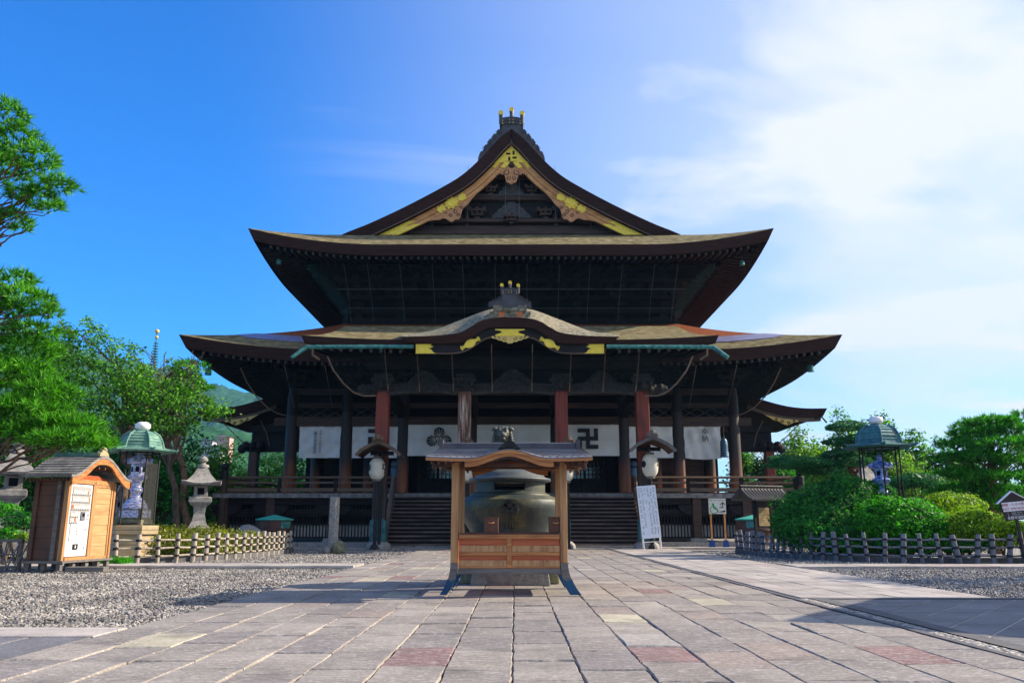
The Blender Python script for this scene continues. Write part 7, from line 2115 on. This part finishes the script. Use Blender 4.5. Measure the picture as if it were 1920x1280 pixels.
tree('pine_tree', 'low spreading yellow-green pine reaching over the kiosk roof on the left', 'pine tree', base, (-13.3, 18.0, 4.6), pads, 'pine', 'pine_bright', 'pine_bark', r0=.24, dens=130, seed=8, needle=(.19, .030), nb=10, under=.2, limb_r=.3)
# ---- broadleaf tree behind the left canopy
Y = 29
cl = [PC(150, 625, Y, 42, 30), PC(110, 660, Y + .5, 38, 30), PC(205, 660, Y - .5, 45, 26), PC(160, 700, Y, 60, 32), PC(235, 705, Y - 1, 50, 30), PC(268, 708, Y, 28, 18), PC(300, 740, Y - 1, 55, 30), PC(220, 750, Y - 1, 55, 32), PC(350, 720, Y, 40, 22), PC(365, 760, Y - .5, 45, 22), PC(410, 765, Y, 28, 14), PC(150, 760, Y, 45, 30), PC(275, 785, Y - 1, 50, 22), PC(335, 795, Y, 40, 16), PC(190, 800, Y - 1.5, 40, 25), PC(345, 692, Y, 30, 12)]
tree('broadleaf_tree', 'wide leafy green tree with bare dead twigs behind the left porcelain lantern', 'tree', (WX(255, Y, 1), Y, 0), (WX(240, Y, 5), Y, 6.2), cl, 'leaf', 'broad_green', 'trunk_bark', r0=.34, dens=1700, size=.12, twigs=8, seed=21, limb_r=.42)
o = empty('bare_tree', (WX(345, 32, 0), 32, 0)); tag(o, 'leafless brown twiggy tree poking above the leafy tree on the left', 'bare tree')
mb = MB(); r = random.Random(77); P = limb(mb, (WX(345, 32, 0), 32, 0), W(325, 740, 32), .14, .07, seed=3)
for k in range(26):
    a = P[4 + k % 6]; tp = W(r.uniform(235, 400), r.uniform(652, 730), 32 + r.uniform(-1, 1)); Q = limb(mb, a, tp, .055, .018, sag=.10, wig=.12, n=4, seed=k)
    for q in range(5):
        b = Q[3 + q]; limb(mb, b, b + Vector((r.uniform(-.5, .5), r.uniform(-.3, .3), r.uniform(.1, .7))), .022, .010, n=3, seed=k * 9 + q, nseg=4)
mb.build('trunk', 'trunk_bark', o)
# small pine left of the roof tip
Y = 36
tree('pine_tree', 'dark green pine with rounded pads under the left tip of the lower roof', 'pine tree', (WX(355, Y, 0), Y, 0), W(358, 690, Y), [PC(360, 690, Y, 34, 13), PC(345, 712, Y, 32, 12), PC(378, 728, Y, 24, 9), PC(335, 735, Y, 30, 12), PC(365, 752, Y, 32, 10)], 'pine', 'pine_dark', 'pine_bark', r0=.2, dens=60, seed=31, needle=(.22, .03))
# dark conifers filling behind on the left
G = 'trees standing behind the left garden'
for k, (px, Y, top, w_, lm, lab) in enumerate(((20, 33, 700, 70, 'bg_green', 'dark green tree behind the stone lantern at the left edge'), (95, 36, 690, 75, 'bg_green', 'dark green tree rising behind the kiosk'), (185, 37, 790, 80, 'bush_deep', 'deep green tree right behind the left copper canopy'),
                                  (300, 36, 850, 62, 'bush_deep', 'dense deep green tree behind the tall grey stone lantern'), (345, 40, 815, 60, 'bg_green', 'dark mid-height tree left of the bright maple-green trees'), (395, 44, 835, 45, 'spring_green', 'light green feathery tree behind the tall stone lantern'))):
    z = WZ(top, Y); kx = Y * .99 / F_PX; x = WX(px, Y, 3)
    cl = scatter_clumps((x, Y, z * .56), (w_ * kx, w_ * kx * .8, z * .46), 16, .46, seed=k + 3)
    tree('garden_tree', lab, 'tree', (x, Y, 0), (x, Y, z * .8), cl, 'leaf', lm, 'trunk_bark', r0=.2, group=G, dens=800, size=.165, seed=40 + k)
G = 'bright trees seen under the left side porch'
for k, (px, Y, top, w_, lm, lab) in enumerate(((425, 62, 835, 52, 'spring_green', 'bright green tree at the left end of the veranda, far behind'), (500, 66, 845, 48, 'spring_green', 'bright green tree seen between the left side-porch pillars'), (545, 64, 850, 34, 'broad_green', 'green tree seen in the gap beside the leftmost hall column'), (412, 50, 885, 30, 'maple_red', 'small reddish maple beside the left veranda post'))):
    z = WZ(top, Y); kx = Y * .99 / F_PX; x = WX(px, Y, 3)
    cl = scatter_clumps((x, Y, z * .55), (w_ * kx, w_ * kx * .8, z * .46), 13, .46, seed=k + 63)
    tree('garden_tree', lab, 'tree', (x, Y, 0), (x, Y, z * .8), cl, 'leaf', lm, 'trunk_bark', r0=.2, group=G, dens=420, size=.25, seed=140 + k)
# hedges and clipped shrubs on the left
bush('clipped_hedge', 'rounded olive-yellow clipped hedge behind the left pole fence', [((-9.9, 26.2, .36), (1.3, 1.5, .62)), ((-9.5, 28.6, .32), (.95, 1.6, .52)), ((-10.9, 25.6, .36), (1.1, 1.2, .64)), ((-9.25, 30.3, .25), (.6, 1.0, .42))], 'hedge_olive', dens=1500, size=.05, seed=3)
G = 'clipped shrubs at the left edge'
for k, (px, py, Y, a, b, lm, lab) in enumerate(((10, 955, 21.5, 26, 14, 'bush_green', 'small clipped shrub pad at the left edge, highest of its row'), (40, 975, 21.2, 34, 17, 'bush_deep', 'dark clipped shrub beside the dark kiosk wall'), (15, 1000, 20.8, 24, 14, 'bush_green', 'low clipped shrub at the left edge above the lattice fence'), (46, 1006, 20.5, 20, 7, 'bush_yellow', 'low yellow-green shrub on top of the lattice fence'))):
    bush('clipped_shrub', lab, [PC(px, py, Y, a, b)], lm, dens=1500, size=.05, group=G, seed=10 + k)
V = []; n = 900; C = np.stack([rng.uniform(-10.75, -9.95, n), rng.uniform(21.6, 22.1, n), np.zeros(n)], 1); d = nrm(rng.normal(size=(n, 3)) * .35 + np.array([0, 0, 1])); s_ = nrm(np.cross(d, rng.normal(size=(n, 3))))
V = np.stack([C - s_ * .012, C + s_ * .012, C + d * rng.uniform(.12, .26, n)[:, None]], 1).reshape(-1, 3)
tag(np_obj('grass_tuft', V, np.arange(3 * n).reshape(-1, 3), 'bush_green'), kind='stuff')

# ---- right garden
bush('garden_bush', 'big dark green bush in front of the pruned pine, right of the roofed notice board', [PC(1540, 960, 26.6, 78, 50, 1.3), PC(1580, 925, 26.4, 55, 36), PC(1490, 985, 26.4, 48, 38), PC(1560, 995, 25.8, 95, 40, 1.0), PC(1640, 930, 27, 40, 28)], 'bush_deep', dens=1500, size=.058, group='bushes in the right garden', seed=40)
bush('garden_bush', 'bright green bush below the right copper canopy', [PC(1690, 980, 24.9, 82, 48, .8), PC(1640, 985, 24.9, 42, 38, .6), PC(1735, 990, 24.9, 45, 40, .6)], 'bush_green', dens=1500, size=.062, group='bushes in the right garden', seed=41)
bush('garden_bush', 'yellow-green bush upper right behind the fence, left of the sign', [PC(1795, 955, 26.5, 52, 28), PC(1770, 940, 27, 30, 18)], 'bush_yellow', dens=1500, size=.06, group='bushes in the right garden', seed=42)
bush('garden_bush', 'wide low yellow-green bush beside the NO SMOKING sign', [PC(1820, 990, 25, 70, 36, .9), PC(1880, 998, 25, 48, 26), PC(1770, 1000, 25, 40, 28, .6), PC(1925, 1000, 24.6, 30, 20)], 'bush_yellow', dens=1500, size=.056, group='bushes in the right garden', seed=43)
bush('garden_bush', 'low deep green groundcover bush under the right fence line', [PC(1700, 1022, 24.6, 70, 16, .5), PC(1580, 1022, 25.2, 70, 16, .5), PC(1800, 1022, 24.6, 60, 14, .5)], 'bush_deep', dens=1200, size=.06, group='bushes in the right garden', seed=44)
for k, (px, py, Y, lab) in enumerate(((1805, 1040, 22.8, 'little green weed at the foot of the right fence'), (1378, 1067, 21.5, 'tiny green weed on the gravel by the right fence corner'))):
    pass
Y = 29.5
pads = [PC(1500, 872, Y - .5, 62, 16), PC(1540, 882, Y - .4, 42, 18), PC(1460, 862, Y - .6, 24, 9), PC(1586, 802, Y - .6, 38, 12), PC(1573, 829, Y - .5, 30, 8), PC(1612, 822, Y - .9, 26, 9), PC(1575, 853, Y - .5, 34, 10), PC(1605, 868, Y - .9, 34, 12), PC(1548, 866, Y - .3, 24, 9)]
tree('cloud_pine', 'cloud-pruned dark pine with flat pads left of the right copper canopy', 'pine tree', (WX(1625, Y, 0), Y, 0), W(1590, 818, Y), pads, 'pad', 'cloud_pine', 'pine_bark', r0=.26, dens=2400, size=.085, seed=61)
bush('cloud_pine_pad', 'low flat pruned pine pad right of the blue porcelain lantern', [PC(1725, 900, 28.5, 38, 15), PC(1690, 905, 28.7, 30, 12)], 'cloud_pine', dens=1100, size=.07, group=None, seed=66, cat='pruned pine', asp=.3)
Y = 31
pads = [PC(1860, 795, Y, 56, 11), PC(1900, 805, Y - .6, 38, 12), PC(1835, 815, Y, 45, 11), PC(1800, 835, Y, 38, 11), PC(1880, 835, Y - 1, 54, 14), PC(1785, 860, Y, 36, 10), PC(1840, 858, Y - .8, 50, 12), PC(1905, 868, Y - 1, 40, 12), PC(1800, 890, Y, 50, 12), PC(1860, 895, Y - 1, 54, 12), PC(1790, 920, Y + .5, 54, 12), PC(1880, 925, Y - .5, 54, 14), PC(1830, 945, Y, 54, 12), PC(1930, 780, Y, 27, 10), PC(1940, 840, Y, 36, 27), PC(1900, 955, Y, 45, 12)]
tree('pine_tree', 'broad rich green pine filling the right edge behind the yellow bushes', 'pine tree', (WX(1868, Y, 0), Y, 0), W(1865, 800, Y), pads, 'pine', 'pine_dark', 'pine_bark', r0=.30, dens=95, seed=71, needle=(.20, .036), nb=10, under=.25)
G = 'trees in the far right background'
for k, (px, Y, top, w_, lm, lab, kd) in enumerate(((1500, 58, 815, 45, 'spring_green', 'light green tree seen under the right side porch', 0), (1545, 62, 812, 40, 'spring_green', 'green tree behind the pruned pine, against the sky', 0), (1440, 60, 850, 40, 'bg_green', 'shaded green tree seen beside the rightmost hall column', 0),
                                           (1668, 52, 782, 42, 'broad_green', 'tall rounded tree right behind the canopy ball', 0), (1710, 54, 815, 34, 'broad_green', 'tree sloping down behind the right copper canopy', 0), (1700, 44, 850, 30, 'willow', 'pale weeping willow behind the right canopy posts', 0),
                                           (1760, 48, 880, 40, 'spring_green', 'light green bushy tree between willow and big pine', 0), (1590, 60, 790, 24, 'broad_green', 'tree top with thin leaves beside the pointed stone lantern', 0), (1800, 56, 785, 40, 'pine_dark', 'distant pine top showing left of the big right pine', 1), (1480, 52, 880, 35, 'bush_deep', 'deep green shrub tree beneath the side porch pillar', 0), (1925, 50, 770, 20, 'pine_dark', 'distant pine top at the right edge of the view', 1), (1740, 60, 850, 60, 'bg_green', 'dark low tree far behind the willow', 0), (1395, 64, 835, 30, 'broad_green', 'green tree seen between the rightmost hall column and the bell', 0), (1470, 66, 840, 34, 'bg_green', 'dark green tree filling the gap under the right side porch', 0), (1640, 58, 805, 34, 'spring_green', 'green tree just behind the pointed stone lantern', 0), (1750, 40, 885, 34, 'spring_green', 'low light green tree between the canopy and the big pine', 0), (1830, 44, 870, 60, 'bg_green', 'shaded green tree behind the trunk of the big right pine', 0))):
    z = WZ(top, Y); kx = Y * .99 / F_PX; x = WX(px, Y, 3)
    cl = scatter_clumps((x, Y, z * .56), (w_ * kx, w_ * kx * .8, z * .46), 15, .44, seed=k + 83, flat_=.5 if kd else 1)
    tree('garden_tree', lab, 'tree', (x, Y, 0), (x, Y, z * .85), cl, 'pine' if kd else 'leaf', lm, 'trunk_bark', r0=.22, group=G, dens=70 if kd else 760, size=.23, seed=160 + k, needle=(.32, .05), asp=.25 if lm == 'willow' else .55)

# trees and a shop standing right of the frame: they shade the gravel and paving
for k, (x, Y, h, lab) in enumerate(((14.6, 17.2, 5.8, 'pine standing outside the view on the right, shading the gravel'), (17.8, 24.6, 4.8, 'lower pine outside the view on the right, shading the fence'))):
    cl = scatter_clumps((x, Y, h * .66), (.29 * h, .28 * h, h * .30), 11, .42, seed=k + 210, flat_=.4)
    tree('pine_tree', lab, 'pine tree', (x, Y, 0), (x, Y, h * .9), cl, 'pine', 'pine_dark', 'pine_bark', r0=.24, dens=18, seed=220 + k, needle=(.24, .05), nb=8)
o = empty('wooden_shop', (14.5, 11.2, 0)); tag(o, 'plain wooden shop building outside the view on the right, shading the pavers', 'shop building')
mb = MB(); mb.box(12.0, 17.5, 9.2, 13.0, 0, 3.9); mb.build('wall', 'brown_wood', o)
mb = MB(); mb.prism([(8.7, 3.9), (13.4, 3.9), (11.05, 5.3)], 11.5, 18.0, fn=lambda a, b, c: (b, a, c)); mb.build('roof', 'tile_dark', o)
mb = MB(); mb.box(11.98, 12.0, 10.2, 11.6, 0, 2.2); mb.build('door', 'grey_wood', o)

# ================================================================== FAR LEFT: PAGODA, HOUSES, HILLS
x, Y = W(287, 700, 125)[0], 125
o = empty('pagoda', (x, Y, 0)); tag(o, 'distant pagoda whose ringed metal spire rises above the left trees', 'pagoda')
zb_ = WZ(690, Y); zt_ = WZ(617, Y)
mb = MB(); mb.box(x - 2.5, x + 2.5, Y - 2.5, Y + 2.5, 0, zb_ - 4.5); mb.build('body', 'dark_wood', o)
mb = MB()
for q in range(3): mb.lathe([(6.4 - q * .1, zb_ - 4.4 - q * 5.5), (3.2, zb_ - 3.2 - q * 5.5), (.5 if q == 0 else 2.6, zb_ - 1.6 - q * 5.5)], (x, Y, 0), 4, rot=PI / 4)
mb.build('roof', 'tile_dark', o)
mb = MB(); mb.tube([(x, Y, zb_ - 2.5), (x, Y, zt_ - .4)], .10, 8)
H = zt_ - zb_
for q in range(9): mb.lathe([(.55 - .03 * q, 0), (.62 - .03 * q, .06), (.55 - .03 * q, .12)], (x, Y, zb_ + H * (.08 + .068 * q)), 14)
mb.lathe([(.5, -.2), (.55, .2), (.2, .5)], (x, Y, zb_ - .6), 12); mb.build('spire', 'verdigris', o)
mb = MB(); mb.ball((x, Y, zt_ - .35), .34, 10, 8); mb.ball((x, Y, zt_ - 1.3), .28, 10, 8); mb.build('spire_jewel', 'gold_dull', o)
def house(px, py, Y, w, d, h, wm, rm, label):
    x, _, z = W(px, py, Y); o = empty('house', (x, Y, z - h)); tag(o, label, 'house', 'distant houses on the left hillside')
    mb = MB(); mb.box(x - w / 2, x + w / 2, Y, Y + d, z - h - 30, z); mb.build('wall', wm, o)
    mb = MB(); mb.prism([(x - w / 2 - .6, z), (x + w / 2 + .6, z), (x, z + h * .35)], Y - .6, Y + d + .6, ); mb.build('roof', rm, o)
    mb = MB()
    for k in range(5): mb.box(x - w / 2 + w * (k + .3) / 5, x - w / 2 + w * (k + .7) / 5, Y - .05, Y, z - h * .6, z - h * .3)
    mb.build('window', 'glass_dark', o)
house(419, 819, 420, 6.5, 6, 3, 'pink_wall', 'pink_wall', 'distant salmon pink building left of the side porch')
house(388, 826, 380, 5, 6, 3, 'pale_wall', 'house_roof', 'distant pale grey house left of the pink building')
house(402, 838, 360, 6, 6, 3, 'pale_wall', 'house_roof', 'distant pale house just below the pink building')
# wooded hills
def hill(name, Y, tab, depth, seed, mtl, step=6.0):
    xs = np.arange(W(tab[0][0], 900, Y)[0], W(tab[-1][0], 900, Y)[0], step); V = []; rows = 16
    rr = np.random.default_rng(seed); T = [(W(p, 900, Y)[0], WZ(q, Y)) for p, q in tab]
    g = []
    for j in range(rows):
        v = j / (rows - 1); row = []
        for x in xs:
            zt = interp(T, x); bumps = rr.normal() * 3.0 * (Y / 900) + 6 * math.sin(x * .021 * 900 / Y + j) * v
            row.append((x + rr.normal() * 1.0, Y - depth * (1 - v), -2 + max(0, (zt + 2)) * math.sin(v * PI / 2) ** 1.15 + bumps * min(1, 3 * v)))
        g.append(row)
    for x in (): pass
    back = [(p[0], p[1] + depth * .6, -5) for p in g[-1]]
    mb = MB(); mb.grid(g + [back]); o = mb.build(name, mtl); tag(o, kind='structure')
    return g
mat('hill_forest', [(.008, .035, .016), (.018, .065, .026), (.035, .10, .04)], scale=.05, rough=1, bump=1.0, bscale=.25, grit=.4, gscale=.3, spec=0)
hill('hills', 1500, [(-400, 560), (-120, 600), (40, 622), (110, 650), (180, 672), (260, 688), (340, 705), (400, 735), (470, 750), (560, 758), (640, 800), (760, 900), (900, 990)], 700, 3, 'hill_forest', 7)
hill('hills', 600, [(-300, 760), (100, 790), (300, 800), (420, 826), (520, 845), (700, 880), (860, 990)], 330, 4, 'hill_forest', 4)
def tree_band(name, Y, x0, x1, h, lm, n, seed, size=1.3):
    pass
# air between here and the hills
hz = MB(); hz.box(-1900, 900, -60, 2600, -6, 420)
m, N, L = new_mat('haze_air'); out = N.new('ShaderNodeOutputMaterial'); pv = N.new('ShaderNodeVolumePrincipled')
pv.inputs['Color'].default_value = (.30, .58, 1.0, 1); pv.inputs['Density'].default_value = .00016; pv.inputs['Anisotropy'].default_value = .2
L.new(pv.outputs[0], out.inputs['Volume'])
USE_HAZE = True
if USE_HAZE:
    o = hz.build('haze', 'haze_air'); tag(o, kind='stuff')
# ================================================================== every separate piece of a part becomes an object of its own
def _roots(n, A, B):
    par = list(range(n))
    def find(i):
        while par[i] != i: par[i] = par[par[i]]; i = par[i]
        return i
    for a, b in zip(A, B):
        ra, rb = find(a), find(b)
        if ra != rb: par[ra] = rb
    return np.array([find(i) for i in range(n)])
SKIP = {'crown', 'foliage', 'trunk', 'stem', 'lettering', 'handwriting', 'small_print', 'carved_mark', 'brush_mark', 'net_seam', 'net_wire', 'leaf_vein', 'shingle_joint', 'gravel_stones', 'manji_emblem', 'lattice', 'snow_guard', 'wheelchair_figure', 'arrow_mark'}
for o in [q for q in COL.objects if q.type == 'MESH' and q.parent is not None]:
    nm = o.name.split('.')[0]
    if nm in SKIP or o.get('kind'): continue
    me = o.data; nv = len(me.vertices)
    if nv > 20000: continue
    ed = np.empty(len(me.edges) * 2, dtype=np.int32); me.edges.foreach_get('vertices', ed); ed = ed.reshape(-1, 2)
    co = np.empty(nv * 3); me.vertices.foreach_get('co', co); co = co.reshape(-1, 3)
    u, isl = np.unique(_roots(nv, ed[:, 0].tolist(), ed[:, 1].tolist()), return_inverse=True); k = len(u)
    if k < 2 or k > 600: continue
    lo = np.full((k, 3), np.inf); hi = np.full((k, 3), -np.inf); np.minimum.at(lo, isl, co); np.maximum.at(hi, isl, co)
    size = (hi - lo).max(1); gap = np.maximum(0, np.maximum(lo[:, None] - hi[None], lo[None] - hi[:, None]))
    near = np.sqrt((gap ** 2).sum(2)) <= np.maximum(.02, .5 * np.maximum(size[:, None], size[None]))
    a, b = np.nonzero(np.triu(near, 1)); g, piece = np.unique(_roots(k, a.tolist(), b.tolist()), return_inverse=True)
    if len(g) < 2 or len(g) > 60: continue
    vp = piece[isl]; polys = [tuple(p.vertices) for p in me.polygons]; sm = [p.use_smooth for p in me.polygons]
    for q in range(len(g)):
        idx = np.nonzero(vp == q)[0]; mp_ = {int(v): i for i, v in enumerate(idx)}
        sel = [i for i, p in enumerate(polys) if p[0] in mp_]
        m2 = bpy.data.meshes.new(nm); m2.from_pydata(co[idx], [], [tuple(mp_[v] for v in polys[i]) for i in sel])
        m2.polygons.foreach_set('use_smooth', np.array([sm[i] for i in sel], dtype=bool))
        for mt in me.materials: m2.materials.append(mt)
        if any(sm):
            try: m2.set_sharp_from_angle(angle=rad(40))
            except Exception: pass
        m2.update()
        if q == 0: first = m2
        else:
            c = o.copy(); c.data = m2; COL.objects.link(c)
    o.data = first
